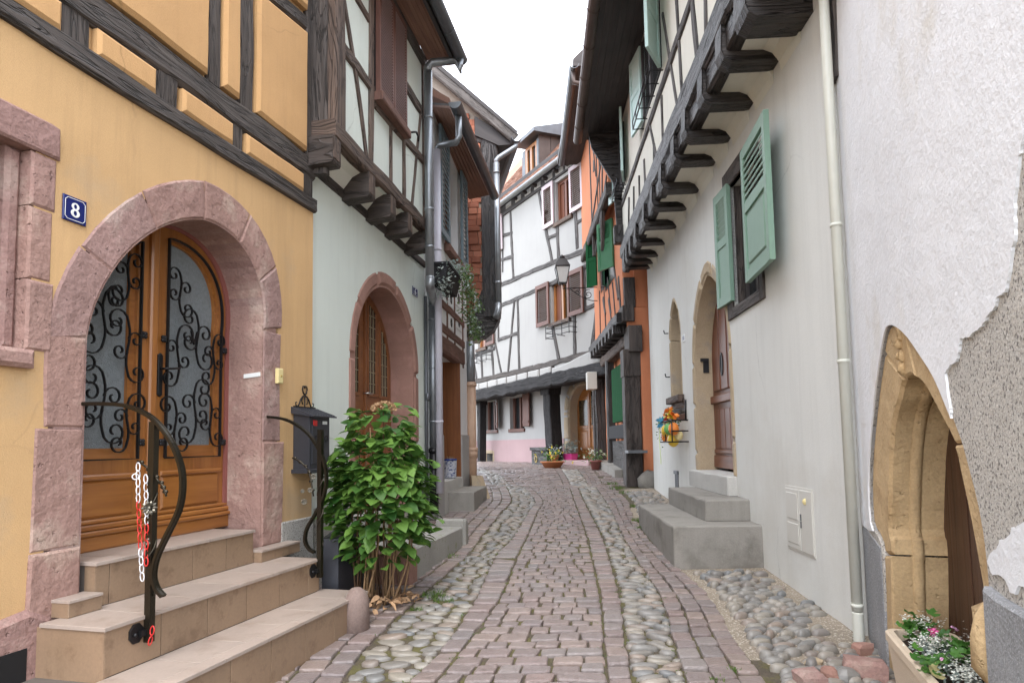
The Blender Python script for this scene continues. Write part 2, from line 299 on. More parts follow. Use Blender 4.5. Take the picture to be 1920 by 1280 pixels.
# ------------------------------------------------------------------ mesh builder
class MB:
    def __init__(self): self.v = []; self.f = []; self.uv = []; self.mi = []; self.sm = []
    def vert(self, p): self.v.append(tuple(p)); return len(self.v) - 1
    def face(self, idx, uv=None, m=0, sm=False):
        self.f.append(list(idx)); self.uv.append(uv or [(0, 0)] * len(idx)); self.mi.append(m); self.sm.append(sm)
    def loft(self, rings, closed=True, cap0=True, cap1=True, m=0, sm=False, us=None):
        """rings: lists of 3D points, equal counts; UV u along the rings, v round them"""
        k = len(rings[0]); base = []
        for r in rings: base.append([self.vert(p) for p in r])
        if us is None:
            us = [0.]
            for a, b in zip(rings, rings[1:]): us.append(us[-1] + (Vector(b[0]) - Vector(a[0])).length)
        vs_ = [0.]
        for j in range(k): vs_.append(vs_[-1] + (Vector(rings[0][(j + 1) % k]) - Vector(rings[0][j])).length)
        off = random.random() * 10
        for i in range(len(rings) - 1):
            for j in range(k if closed else k - 1):
                j2 = (j + 1) % k
                self.face((base[i][j], base[i][j2], base[i + 1][j2], base[i + 1][j]),
                          [(us[i] + off, vs_[j] + off), (us[i] + off, vs_[j + 1] + off), (us[i + 1] + off, vs_[j + 1] + off), (us[i + 1] + off, vs_[j] + off)], m, sm)
        if cap0: self.face(base[0][::-1], [(off + .01 * q, off + q * .05) for q in range(k)], m)
        if cap1: self.face(base[-1], [(off + .01 * q, off + q * .05) for q in range(k)], m)
    def prism(self, F, pts, d0, d1, ch=0., m=0, back=False, grain=None, sm=False):
        """polygon in a frame's (s, z), pushed from d0 out to d1, its front edge chamfered by ch"""
        A = sum(a[0] * b[1] - b[0] * a[1] for a, b in zip(pts, pts[1:] + pts[:1]))
        if A < 0: pts = pts[::-1]
        n = len(pts); off = random.random() * 9
        sgn = 1.
        def uvf(s, z): return (z + off, s + off) if grain == 'z' else (s + off, z + off)
        ring = [(pts, d0)]
        if ch:
            ins = []
            for i in range(n):
                p, q, r = Vector(pts[i - 1]), Vector(pts[i]), Vector(pts[(i + 1) % n])
                e1 = (q - p); e2 = (r - q)
                if e1.length < 1e-9: e1 = e2
                if e2.length < 1e-9: e2 = e1
                n1 = Vector((-e1.y, e1.x)).normalized(); n2 = Vector((-e2.y, e2.x)).normalized()
                bq = n1 + n2
                bq = n1 if bq.length < 1e-6 else bq / max(.5, bq.dot(n1))
                ins.append(tuple(q + bq * ch))
            ring += [(pts, d1 - ch * .8), (ins, d1)]
        else: ring += [(pts, d1)]
        base = [[self.vert(F.P(s, z, d)) for s, z in pp] for pp, d in ring]
        per = [0.]
        for i in range(n): per.append(per[-1] + math.hypot(pts[(i + 1) % n][0] - pts[i][0], pts[(i + 1) % n][1] - pts[i][1]))
        for k in range(len(ring) - 1):
            for i in range(n):
                j = (i + 1) % n
                if k == 0: uu = [(per[i] + off, ring[0][1] + off), (per[i + 1] + off, ring[0][1] + off), (per[i + 1] + off, ring[1][1] + off), (per[i] + off, ring[1][1] + off)]
                else: uu = [uvf(*ring[k][0][i]), uvf(*ring[k][0][j]), uvf(*ring[k + 1][0][j]), uvf(*ring[k + 1][0][i])]
                self.face((base[k][i], base[k][j], base[k + 1][j], base[k + 1][i]), uu, m, sm)
        self.face(base[-1], [uvf(*p) for p in ring[-1][0]], m)
        if back: self.face(base[0][::-1], [uvf(*p) for p in pts[::-1]], m)
    def rect(self, F, s0, s1, z0, z1, d0, d1, ch=0., m=0, back=False, grain=None):
        self.prism(F, [(s0, z0), (s1, z0), (s1, z1), (s0, z1)], d0, d1, ch, m, back, grain or ('z' if abs(z1 - z0) > abs(s1 - s0) else None))
    def beam(self, F, p0, p1, w0, w1, d0, d1, rough=.06, ch=.12, step=.16, m=0, bow=0., seed=None):
        """hewn timber from p0 to p1 in a frame, width w0 to w1, face wandering a little"""
        sd = random.random() * 99 if seed is None else seed
        a, b = Vector(p0), Vector(p1); L = (b - a).length; k = max(2, min(26, int(L / step)))
        t = (b - a).normalized(); q = Vector((-t.y, t.x)); rings = []
        for i in range(k + 1):
            f = i / k; w = (w0 + (w1 - w0) * f) * .5; c = a + (b - a) * f + q * bow * math.sin(f * math.pi)
            def nz(o): return noise.noise((f * L * 2.2 + sd, o, sd))
            lo, hi = -w * (1 + rough * 2.2 * nz(1.3)), w * (1 + rough * 2.2 * nz(7.7))
            df = d1 + rough * w * .5 * nz(4.1); cc = w * ch * 2
            lo2, hi2 = lo + cc * (1 + .8 * nz(9.)), hi - cc * (1 + .8 * nz(2.))
            prof = [(lo, d0), (lo, df - cc), (lo2, df), ((lo2 + hi2) / 2, df + rough * w * .5 * nz(12.)), (hi2, df), (hi, df - cc), (hi, d0)]
            rings.append([F.P(*(c + q * x), d) for x, d in prof])
        self.loft(rings[::-1], closed=True, m=m)
    def tube(self, pts, r, n=8, m=0, sm=True, cap=True):
        pts = [Vector(p) for p in pts]; rings = []; prev = None
        for i, p in enumerate(pts):
            t = (pts[min(i + 1, len(pts) - 1)] - pts[max(i - 1, 0)]).normalized()
            if prev is None:
                a = t.cross(Vector((0, 0, 1)))
                if a.length < .1: a = t.cross(Vector((1, 0, 0)))
            else: a = prev - t * prev.dot(t)
            a.normalize(); prev = a; b = t.cross(a); rr = r[i] if isinstance(r, (list, tuple)) else r
            rings.append([p + a * (rr * math.cos(2 * math.pi * j / n)) + b * (rr * math.sin(2 * math.pi * j / n)) for j in range(n)])
        self.loft(rings, cap0=cap, cap1=cap, m=m, sm=sm)
    def strip(self, pts, wdir, w, th, m=0, sm=True):
        """flat bar following pts, its width w along wdir"""
        pts = [Vector(p) for p in pts]; rings = []; wd = Vector(wdir).normalized()
        for i, p in enumerate(pts):
            t = (pts[min(i + 1, len(pts) - 1)] - pts[max(i - 1, 0)]).normalized(); q = t.cross(wd).normalized()
            rings.append([p + wd * w / 2 + q * th / 2, p - wd * w / 2 + q * th / 2, p - wd * w / 2 - q * th / 2, p + wd * w / 2 - q * th / 2])
        self.loft(rings, m=m, sm=False)
    def blob(self, c, rx, ry, rz, n=8, k=5, m=0, jit=0., sm=True, rot=None, flat=-1., seed=0):
        rings = []
        for i in range(k + 1):
            th = math.pi * i / k; th = min(max(th, .12), math.pi - .12); ring = []
            for j in range(n):
                ph = 2 * math.pi * j / n
                v = Vector((math.sin(th) * math.cos(ph), math.sin(th) * math.sin(ph), -math.cos(th)))
                if jit: v *= 1 + jit * noise.noise(v * 1.7 + Vector((seed, seed * .7, 0)))
                v = Vector((v.x * rx, v.y * ry, max(flat, v.z) * rz))
                if rot is not None: v = rot @ v
                ring.append(Vector(c) + v)
            rings.append(ring)
        self.loft(rings, m=m, sm=sm)
    def box(self, c, ax, ay, az, m=0, ch=0.):
        """box at centre c with half-axis vectors"""
        c, ax, ay, az = Vector(c), Vector(ax), Vector(ay), Vector(az)
        def rg(k, f): return [c + az * k + ax * (x * f) + ay * (y * f) for x, y in ((-1, -1), (1, -1), (1, 1), (-1, 1))]
        if ax.cross(ay).dot(az) < 0: az = -az
        self.loft([rg(-1, 1), rg(1, 1)] if not ch else [rg(-1, 1 - ch), rg(-1 + ch, 1), rg(1 - ch, 1), rg(1, 1 - ch)], m=m)
    def lathe(self, c, prof, n=14, m=0, sm=True, sq=0.):
        self.loft([[Vector(c) + Vector((r * math.cos(2 * math.pi * j / n), r * math.sin(2 * math.pi * j / n), z)) for j in range(n)] for r, z in prof], m=m, sm=sm)
    def mesh(self, name, mats, org=Vector((0, 0, 0))):
        me = bpy.data.meshes.new(name)
        me.from_pydata([(a - org.x, b - org.y, c - org.z) for a, b, c in self.v], [], self.f)
        ul = me.uv_layers.new(name='UVMap'); flat = [x for u in self.uv for p in u for x in p]
        ul.data.foreach_set('uv', flat)
        me.polygons.foreach_set('use_smooth', self.sm); me.polygons.foreach_set('material_index', self.mi)
        for mm in ([mats] if isinstance(mats, str) else mats): me.materials.append(MATS[mm])
        me.update(); return me
    def build(self, name, mats, parent=None, label=None, kind=None, loc=None):
        org = Vector((0, 0, 0)); p = parent
        while p is not None: org += p.location; p = p.parent
        l = Vector(loc) - org if loc is not None else Vector((0, 0, 0))
        o = bpy.data.objects.new(name, self.mesh(name, mats, org + l)); COL.objects.link(o)
        o.location = l
        if parent: o.parent = parent
        if label: o['label'] = label
        if kind: o['kind'] = kind
        return o
def tag(o, label, cat, group=None):
    o['label'] = label; o['category'] = cat
    if group: o['group'] = group
    return o
def thing(name, label, cat, loc, group=None):
    o = bpy.data.objects.new(name, None); COL.objects.link(o); o.location = loc; o.empty_display_size = .2
    return tag(o, label, cat, group)
def copyobj(o, parent, loc=None, rot=None):
    c = o.copy(); COL.objects.link(c); c.parent = parent
    if loc is not None: c.location = loc
    if rot is not None: c.rotation_euler = rot
    return c

# ------------------------------------------------------------------ building helpers
SKEW = [0., 0.]          # an old arch that leans: apex pushed along the wall, one springing higher than the other
def arch(sl, sr, zs, za, n=24):
    h = za - zs; c = (sl + sr) / 2
    return [(s + SKEW[0] * max(0., z - zs) / h, z + SKEW[1] * (s - c)) for s, z in arch_(sl, sr, zs, za, n)]
def arch_(sl, sr, zs, za, n=24):
    """arch line from left springing to right springing: flat ellipse, half round or pointed by its height"""
    a = (sr - sl) / 2; c = (sl + sr) / 2; h = za - zs; k = h / a; out = []
    if k <= 1.02:
        for i in range(n + 1):
            t = math.pi * (1 - i / n); out.append((c + a * math.cos(t), zs + h * math.sin(t)))
        return out
    e = a * (k * k - 1) / 2; R = a + e; am = math.atan2(h, e)
    for i in range(n // 2 + 1):
        t = am * i / (n // 2); out.append((c + e - R * math.cos(t), zs + R * math.sin(t)))
    for i in range(n // 2 - 1, -1, -1):
        t = am * i / (n // 2); out.append((c - e + R * math.cos(t), zs + R * math.sin(t)))
    return out
def arch_poly(sl, sr, zb, zs, za, n=24): return [(sl, zb)] + arch(sl, sr, zs, za, n) + [(sr, zb)]
def wall(house, F, outer, holes, mat, d=0., rev=.35, name='wall', extra=None):
    mb = MB(); loops = [outer] + holes
    fl = [p for l in loops for p in l]
    ids = [mb.vert(F.P(s, z, d)) for s, z in fl]
    for t in tessellate_polygon([[Vector((s, z, 0)) for s, z in l] for l in loops]):
        a, b, c = [fl[i] for i in t]
        if (b[0] - a[0]) * (c[1] - a[1]) - (c[0] - a[0]) * (b[1] - a[1]) < 0: t = (t[0], t[2], t[1])
        mb.face([ids[i] for i in t], [fl[i] for i in t])
    for l in holes:
        A = sum(a[0] * b[1] - b[0] * a[1] for a, b in zip(l, l[1:] + l[:1]))
        l = l if A < 0 else l[::-1]
        for p, q in zip(l, l[1:] + l[:1]):
            i = [mb.vert(F.P(*p, d)), mb.vert(F.P(*q, d)), mb.vert(F.P(*q, d - rev)), mb.vert(F.P(*p, d - rev))]
            mb.face(i, [p, q, q, p])
    # thickness at the outline
    A = sum(a[0] * b[1] - b[0] * a[1] for a, b in zip(outer, outer[1:] + outer[:1])); o2 = outer if A > 0 else outer[::-1]
    for p, q in zip(o2, o2[1:] + o2[:1]):
        i = [mb.vert(F.P(*p, d - rev)), mb.vert(F.P(*q, d - rev)), mb.vert(F.P(*q, d)), mb.vert(F.P(*p, d))]
        mb.face(i, [p, q, q, p])
    return mb.build(name, mat, house)
def core(house, F, s0, s1, z0, z1, dfront, dback, mat='interior', name='rear_wall'):
    mb = MB(); mb.rect(F, s0, s1, z0, z1, dback, dfront, back=True); return mb.build(name, mat, house)
def surround(house, F, mat, sl, sr, zb, zs, za, w, d0, d1, nv, cuts, ch=.012, wob=.012, wj=.04, names=('arch_stone', 'jamb_stone'), wtop=None, gap=.005, m2=None):
    wt = wtop or w; inn = arch(sl, sr, zs, za, 48); out = arch(sl - w, sr + w, zs, za + wt, 48)
    for i in range(nv):
        a, b = int(48 * i / nv), int(48 * (i + 1) / nv); st = max(1, (b - a) // 4)
        ks = list(range(a, b, st)) + [b]; e = 1 + random.uniform(-wob, wob) * 2
        def lerp(p, q, f): return (p[0] + (q[0] - p[0]) * f, p[1] + (q[1] - p[1]) * f)
        pi = [inn[k] for k in ks]; po = [lerp(inn[k], out[k], e) for k in ks]
        g = gap / max(.02, math.dist(pi[0], pi[1]))
        pi[0] = lerp(pi[0], pi[1], min(.4, g)); pi[-1] = lerp(pi[-1], pi[-2], min(.4, g)); po[0] = lerp(po[0], po[1], min(.4, g)); po[-1] = lerp(po[-1], po[-2], min(.4, g))
        mb = MB(); mb.prism(F, pi + po[::-1], d0, d1 + random.uniform(-wob, wob) * .4, ch); mb.build(names[0], mat, house)
    for side, s in ((-1, sl), (1, sr)):
        zz = [zb] + cuts[0 if side < 0 else 1] + [zs + SKEW[1] * (s - (sl + sr) / 2)]
        for z0, z1 in zip(zz, zz[1:]):
            ww = w + random.uniform(0, wj) - (wj * .2); s1 = s + side * ww; mb = MB()
            mb.prism(F, [(s, z0 + gap), (s1 + random.uniform(-wob, wob), z0 + gap), (s1, (z0 + z1) / 2 + .02), (s + side * w if z1 == zz[-1] else s1 + random.uniform(-wob, wob), z1 - gap), (s, z1 - gap)], d0, d1 + random.uniform(-wob, wob) * .4, ch)
            mb.build(names[1], mat, house)
def joint_fill(house, F, sl, sr, zb, zs, za, w, d0, d1, mat, name='mortar_bed'):
    inn = arch_poly(sl + .006, sr - .006, zb, zs, za - .006, 36); out = arch_poly(sl - w * .8, sr + w * .8, zb, zs, za + w * .8, 36)
    mb = MB()
    for (a, b, c, d_) in zip(inn, inn[1:], out[1:], out):
        mb.prism(F, [a, d_, c, b], d0, d1)
    return mb.build(name, mat, house)
def spiral(F, c, r0, r1, turns, a0, d, n=18, cw=1):
    return [F.P(c[0] + (r0 + (r1 - r0) * i / n) * math.cos(a0 + cw * turns * 2 * math.pi * i / n), c[1] + (r0 + (r1 - r0) * i / n) * math.sin(a0 + cw * turns * 2 * math.pi * i / n), d) for i in range(n + 1)]
def smooth(pts, k=4):
    """Catmull-Rom through tuples or Vectors"""
    P = [Vector(p) for p in pts]; P = [P[0] * 2 - P[1]] + P + [P[-1] * 2 - P[-2]]; out = []
    for i in range(1, len(P) - 2):
        for j in range(k):
            t = j / k; a, b, c, d = P[i - 1:i + 3]
            out.append(.5 * ((2 * b) + (c - a) * t + (2 * a - 5 * b + 4 * c - d) * t * t + (3 * b - a - 3 * c + d) * t ** 3))
    return out + [P[-2]]
def louver(house, F, s0, s1, z0, z1, d, th, mat, fr=.05, ns=14, slat_mat=None, name='shutter', label=None, each=False, solid=None, flat=False):
    """framed shutter with slats; each=True makes every slat its own piece"""
    mb = MB(); g = .001
    mb.rect(F, s0, s0 + fr, z0, z1, d, d + th, .004, back=True); mb.rect(F, s1 - fr, s1, z0, z1, d, d + th, .004, back=True)
    for a, b in ((z0, z0 + fr * 1.3), (z1 - fr * 1.3, z1)): mb.rect(F, s0 + fr - g, s1 - fr + g, a, b, d + .002, d + th - .002, back=True)
    za, zb = z0 + fr * 1.3, z1 - fr * 1.3
    if solid:
        zm = za + (zb - za) * solid; mb.rect(F, s0 + fr - g, s1 - fr + g, zm - fr * .6, zm + fr * .6, d + .002, d + th - .002, back=True)
        mb.rect(F, s0 + fr - g, s1 - fr + g, za - g, zm, d + th * .25, d + th * .6, back=True)
        mb.rect(F, s0 + fr * 1.6, s1 - fr * 1.6, za + fr * .6, zm - fr * 1.2, d + th * .5, d + th * .9, .01)
        za = zm + fr * .6
    sh = mb.build(name, mat, house, label)
    sm = MB()
    for i in range(ns):
        z = za + (zb - za) * (i + .5) / ns; hh = (zb - za) / ns * (.62 if solid else .40)
        t = MB() if each else sm
        pz = (zb - za) / ns
        if solid: pr_ = [(z - hh * 1.1, .85), (z - hh * 1.1 + .008, .95), (z + hh, .25), (z + hh - .008, .12)]
        elif flat: pr_ = [(z - pz * .14, .15), (z - pz * .14, 1.0), (z + pz * .14, 1.0), (z + pz * .14, .15)]
        else: pr_ = [(z - pz * .22, .80), (z - pz * .05, 1.02), (z + pz * .32, .22), (z + pz * .20, .08)]
        t.loft([[F.P(s, zz, d + th * q) for zz, q in pr_] for s in (s0 + fr, s1 - fr)])
        if each: t.build('slat', slat_mat or mat, sh)
    if not each: sm.build('slats', slat_mat or mat, sh)
    return sh
def gutter(mb, pts, r, n=7, m=0):
    """half-round channel along pts, thin wall"""
    pts = [Vector(p) for p in pts]; t = (pts[-1] - pts[0]).normalized(); a = t.cross(Vector((0, 0, 1))).normalized()
    rings = []
    for p in pts:
        o = [p + a * (r * math.cos(math.pi + math.pi * j / n)) + Vector((0, 0, r * math.sin(math.pi + math.pi * j / n))) for j in range(n + 1)]
        i_ = [p + a * (r * .9 * math.cos(2 * math.pi - math.pi * j / n)) + Vector((0, 0, r * .9 * math.sin(2 * math.pi - math.pi * j / n))) for j in range(n + 1)]
        rings.append(o + i_)
    mb.loft(rings, m=m, sm=False)
def collar(mb, p, r, h=.03, n=12, m=0): mb.lathe(p, [(r * .98, -h / 2), (r * 1.12, -h / 2), (r * 1.12, h / 2), (r * .98, h / 2)], n, m)
random.seed(5)
# ------------------------------------------------------------------ facades of the lane
F1 = Fr(-2.05, 4.0, .262, 1.0)          # ochre house, left
F2 = Fr(-1.74, 5.4, .18, 1.0)           # pale green house
F3 = Fr(-1.04, 8.8, .11, 1.0)           # narrow house
F4 = Fr(-3.2, 12.2, 1.0, -0.06)         # brick gable facing the lane's near end
FC = Fr(2.2, 16.1, .466, -.885)         # white house across the bend
FR3 = Fr(2.27, 12.0, 0.0, -1.0)         # orange house
FR2 = Fr(2.225, 5.0, -.045, -1.0)       # cream house
FR1 = Fr(2.205, 4.06, -.33, -1.0)        # white wall, right

# ------------------------------------------------------------------ ochre house
H = thing('ochre_house', 'ochre plastered half-timbered house with pink sandstone arched doorway and raised panels', 'house', F1.P(0, .2))
S = lambda x, y=600, d=0.: F1.px(x, y, d)[0]
Z = lambda x, y, d=0.: F1.px(x, y, d)[1]
s_end = S(586, 600)
zb0, zb1 = Z(300, 37 + .619 * 300), Z(300, 186)                        # lower beam
zu0, zu1 = Z(292, 131), Z(292, 70)                                     # upper beam
sl, sr = S(157, 750), S(491, 750)
sc_ = (sl + sr) / 2; za_in = Z(330, 404); za_in = 1.5 + 3.015 - 1.5; zspr = 2.24; SKEW[:] = [.10, .20]
zsill = .93
W1 = (sr - sl) / 2 + .13
wall(H, F1, [(-3.4, 0), (s_end, 0), (s_end, zb1), (-3.4, zb1)],
     [arch_poly(sl - .19, sr + .19, .2, zspr, za_in + .19, 36), [(S(-120), Z(50, 655) - .03), (S(56), Z(50, 655) - .03), (S(56), Z(70, 285) + .06), (S(-120), Z(70, 285) + .06)]], 'ochre_plaster', rev=.45)
wall(H, F1, [(-3.4, zb1), (s_end, zb1), (s_end, 7.6), (-3.4, 7.6)], [], 'ochre_plaster', d=-.03, rev=.4, name='upper_wall')
core(H, F1, -3.4, s_end, 0, 7.6, -.5, -4.5)
mb = MB(); mb.prism(F1.side(-3.45), [(-4.6, 7.55), (.45, 7.55), (.45, 7.68), (-2.0, 9.6), (-4.6, 7.6)], 0, -(s_end + 3.5), back=True); mb.build('roof', 'roof_tile', H)
joint_fill(H, F1, sl, sr, .55, zspr, za_in, .2, -.36, .002, 'pink_sandstone')
surround(H, F1, 'pink_sandstone', sl, sr, .5, zspr, za_in, .225, -.37, .012, 6, [[1.02, 1.62], [.78, 1.55]], ch=.012, wob=.012, wj=.06, gap=.0025, wtop=.26)
# right-hand red painted rebate strip beside the door
mb = MB(); ia = [p for p in arch(sl, sr, zspr, za_in, 48) if p[0] > sc_ - .05] + [(sr, zsill)]
for p, q in zip(ia, ia[1:]):
    k0_, k1_ = [(sc_ + (v[0] - sc_) * .945, v[1] - (.028 if v[1] > zspr else 0)) for v in (p, q)]
    mb.prism(F1, [p, q, k1_, k0_], -.36, -.285)
mb.build('door_rebate', 'red_paint', H)
# base block of rough sandstone at the lower left and its hole, a black slab painted as the hole's shade
mb = MB(); za_, zb_ = .2, Z(40, 1148); s0_, s1_ = -3.3, S(84, 1200)
mb.prism(F1, [(s0_, za_), (s1_, za_), (s1_ + .02, zb_ - .05), (s1_ - .1, zb_ + .01), (s1_ - .3, zb_ - .02), (s0_, zb_)], -.1, .035, .03); mb.build('base_stone', 'pink_sandstone', H)
mb = MB(); mb.rect(F1, S(-60, 1250), S(38, 1250), .1, Z(30, 1216), .0, .0375); mb.build('hole_shade', 'shade_black', H)
# timbers
def tim(h, F, m, p0, p1, w0, d0=-.08, d1=.02, w1=None, name='timber', **k):
    mb = MB(); mb.beam(F, p0, p1, w0, w0 if w1 is None else w1, d0, d1, **k); return mb.build(name, m, h)
tim(H, F1, 'dark_timber', (-3.3, (zb0 + zb1) / 2), (s_end + .01, (zb0 + zb1) / 2), zb1 - zb0, d1=.035, rough=.1, name='sill_beam')
tim(H, F1, 'dark_timber', (-3.3, (zu0 + zu1) / 2), (s_end + .01, (zu0 + zu1) / 2), zu1 - zu0, d1=.015, rough=.1, name='sill_beam')
pg = [(S(114, 20), S(175, 60)), (S(291, 140), S(336, 170)), (S(435, 240), S(457, 250)), (S(567, 330), s_end - .002)]
zm0, zm1 = zb1, zu0
for a, b in pg: tim(H, F1, 'dark_timber', ((a + b) / 2, zm0 - .02), ((a + b) / 2, zm1 + .02), b - a, d1=.0, rough=.05, name='short_post')
st = [(S(389, 100), S(413, 100)), (S(449, 120), S(477, 120)), (S(574, 200), s_end - .002), (S(120, 10) - .35, S(120, 10) - .2)]
for a, b in st: tim(H, F1, 'dark_timber', ((a + b) / 2, zu1 - .02), ((a + b) / 2, 7.5), b - a, d1=.005, rough=.14, name='post')
tim(H, F1, 'dark_timber', F1.px(576, 42), F1.px(450, -62), .13, d1=.004, rough=.12, name='brace')
def panel(h, F, pts, d0, d1, ch, mat, sm=False):
    P = []
    for p, q in zip(pts, pts[1:] + pts[:1]):
        L = math.dist(p, q); k = max(1, int(L / .17))
        for i in range(k):
            f = i / k; j = .0045 if i else 0.; P.append((p[0] + (q[0] - p[0]) * f + random.uniform(-j, j), p[1] + (q[1] - p[1]) * f + random.uniform(-j, j)))
    mb = MB(); mb.prism(F, P, d0, d1, ch); return mb.build('plaster_panel', mat, h)
def rectp(a, b, c, d): return [(a, c), (b, c), (b, d), (a, d)]
prev = -3.3
for a, b in pg:
    panel(H, F1, rectp(prev + .012, a - .008, zm0 + .004, zm1 - .008), -.03, .030, .02, 'ochre_panel'); prev = b
a0 = S(120, 10) - .2
for a, b in ((a0 + .01, st[0][0] - .012), (st[0][1] + .012, st[1][0] - .012)): panel(H, F1, rectp(a, b, zu1 + .006, 7.5), -.03, .034, .026, 'ochre_panel')
a, b = st[1][1] + .012, st[2][0] - .012
q0, q1 = F1.px(574, 62), F1.px(497, -2); sl_ = (q1[1] - q0[1]) / (q1[0] - q0[0])
yl = lambda s: q0[1] + sl_ * (s - q0[0])
panel(H, F1, [(a, zu1 + .006), (b, zu1 + .006), (b, yl(b)), (a, yl(a))], -.03, .034, .026, 'ochre_panel')
panel(H, F1, [(b, yl(b) + .2), (a, yl(a) + .2), (a, 7.5), (b, 7.5)], -.03, .034, .026, 'ochre_panel')
# door: two leaves behind the arch
dd = -.30; a = (sr - sl) / 2
def leaf(left):
    s0, s1 = (sl - .03, sc_) if left else (sc_, sr + .03)
    prof = [p for p in arch(sl - .03, sr + .03, zspr, za_in + .03, 40) if (p[0] <= sc_ + 1e-6 if left else p[0] >= sc_ - 1e-6)]
    poly = [(s0, zsill)] + prof + [(s1, zsill)] if not left else [(s0, zsill)] + prof + [(s1, zsill)]
    ins = []
    e = .14; zg0 = zsill + .52
    gl = [p for p in arch(sl + e - .03, sr - e + .03, zspr, za_in - .10, 40) if (p[0] <= sc_ - .11 if left else p[0] >= sc_ + .11)]
    edge = sc_ - .11 if left else sc_ + .11
    AZ = arch(sl + e - .03, sr - e + .03, zspr, za_in - .10, 80)
    def za_at(s):
        for (x0, y0), (x1, y1) in zip(AZ, AZ[1:]):
            if x0 <= s <= x1: return y0 + (y1 - y0) * (s - x0) / max(1e-6, x1 - x0)
        return AZ[0][1] if s < sc_ else AZ[-1][1]
    hole = ([(sl + e - .03, zg0)] + gl + [(edge, za_at(edge)), (edge, zg0)]) if left else ([(edge, zg0), (edge, za_at(edge))] + gl + [(sr - e + .03, zg0)])
    mb = MB(); loops = [poly, hole]; fl = [p for l in loops for p in l]; ids = [mb.vert(F1.P(s, z, dd)) for s, z in fl]
    for t in tessellate_polygon([[Vector((*p, 0)) for p in l] for l in loops]):
        A, B, C = [fl[i] for i in t]
        if (B[0] - A[0]) * (C[1] - A[1]) - (C[0] - A[0]) * (B[1] - A[1]) < 0: t = (t[0], t[2], t[1])
        mb.face([ids[i] for i in t], [(fl[i][1], fl[i][0]) for i in t])
    for p, q in zip(hole, hole[1:] + hole[:1]):
        i = [mb.vert(F1.P(*p, dd)), mb.vert(F1.P(*q, dd)), mb.vert(F1.P(*q, dd - .04)), mb.vert(F1.P(*p, dd - .04))]
        mb.face(i, [p, q, q, p])
    lf = mb.build('door_leaf', 'honey_wood', H)
    A2 = sum(p[0] * q[1] - q[0] * p[1] for p, q in zip(hole, hole[1:] + hole[:1]))
    cx = sum(p[0] for p in hole) / len(hole); cz = sum(p[1] for p in hole) / len(hole)
    inner = [(cx + (p[0] - cx) * .86, cz + (p[1] - cz) * .93) for p in hole]
    mb = MB()                                                            # glazing bead, then the textured pane
    for p, q, r, t in zip(hole, hole[1:] + hole[:1], inner[1:] + inner[:1], inner):
        mb.prism(F1, [p, q, r, t], dd - .05, dd - .022)
    mb.build('glazing_bead', 'honey_wood', lf)
    mb = MB(); mb.prism(F1, hole, dd - .07, dd - .045); mb.build('frosted_pane', 'frosted_glass', lf)
    # lower panel, rails, rain bar
    mb = MB(); p0, p1 = (s0 + .12, s1 - .12) if left else (s0 + .10, s1 - .13)
    mb.rect(F1, p0, p1, zsill + .185, zsill + .40, dd - .01, dd + .016, .014); mb.build('door_panel', 'honey_wood', lf)
    mb = MB(); mb.rect(F1, p0 - .02, p1 + .02, zsill + .402, zsill + .435, dd - .01, dd + .028, .01, grain=None); mb.build('moulding', 'honey_wood', lf)
    mb = MB()
    for k, (za, zb, dp) in enumerate(((.0, .085, .03), (.087, .115, .045), (.117, .15, .03), (.152, .178, .018))):
        mb.rect(F1, s0 + .03, s1 - .012 if left else s1 - .03, zsill + za, zsill + zb, dd - .01, dd + dp, .008)
    mb.build('kick_board', 'honey_wood', lf)
    # wrought iron grille
    gd = dd + .028; mb = MB()
    fr = [F1.P(*p, gd) for p in hole] + [F1.P(*hole[0], gd)]
    mb.strip(fr, F1.n, .018, .012)
    x0, x1 = min(p[0] for p in hole), max(p[0] for p in hole); hz = max(p[1] for p in hole); wd = x1 - x0
    def inside(s, z): return z < za_at(s) - .015
    def sc(pts): mb.strip([F1.P(s, z, gd) for s, z in pts], F1.n, .014, .0072)
    def sp(c, r, turns, a0, cw): return [(c[0] + r * (1 - .78 * i / 16) * math.cos(a0 + cw * turns * 6.283 * i / 16), c[1] + r * (1 - .78 * i / 16) * math.sin(a0 + cw * turns * 6.283 * i / 16)) for i in range(17)]
    def ss(c0, r0, a0, cw0, c1, r1, a1, cw1):
        A_ = sp(c0, r0, 1.15, a0, cw0)[::-1]; B_ = sp(c1, r1, 1.15, a1, cw1)
        p, q = Vector(A_[-1]), Vector(B_[0]); tp = (Vector(A_[-1]) - Vector(A_[-2])).normalized(); tq = (Vector(B_[1]) - Vector(B_[0])).normalized(); L = (q - p).length * .42
        mid = [tuple((1 - t) ** 3 * p + 3 * t * (1 - t) ** 2 * (p + tp * L) + 3 * t * t * (1 - t) * (q - tq * L) + t ** 3 * q) for t in [i / 8 for i in range(1, 8)]]
        pts = A_ + mid + B_
        run = []
        for p in pts:
            if inside(*p): run.append(p)
            else:
                if len(run) > 2: sc(run)
                run = []
        if len(run) > 2: sc(run)
    m = 1 if left else -1
    xi = lambda f: (x1 - f * wd) if left else (x0 + f * wd)        # f = 0 at the meeting stile
    R = .058; H0 = zg0
    PI = math.pi
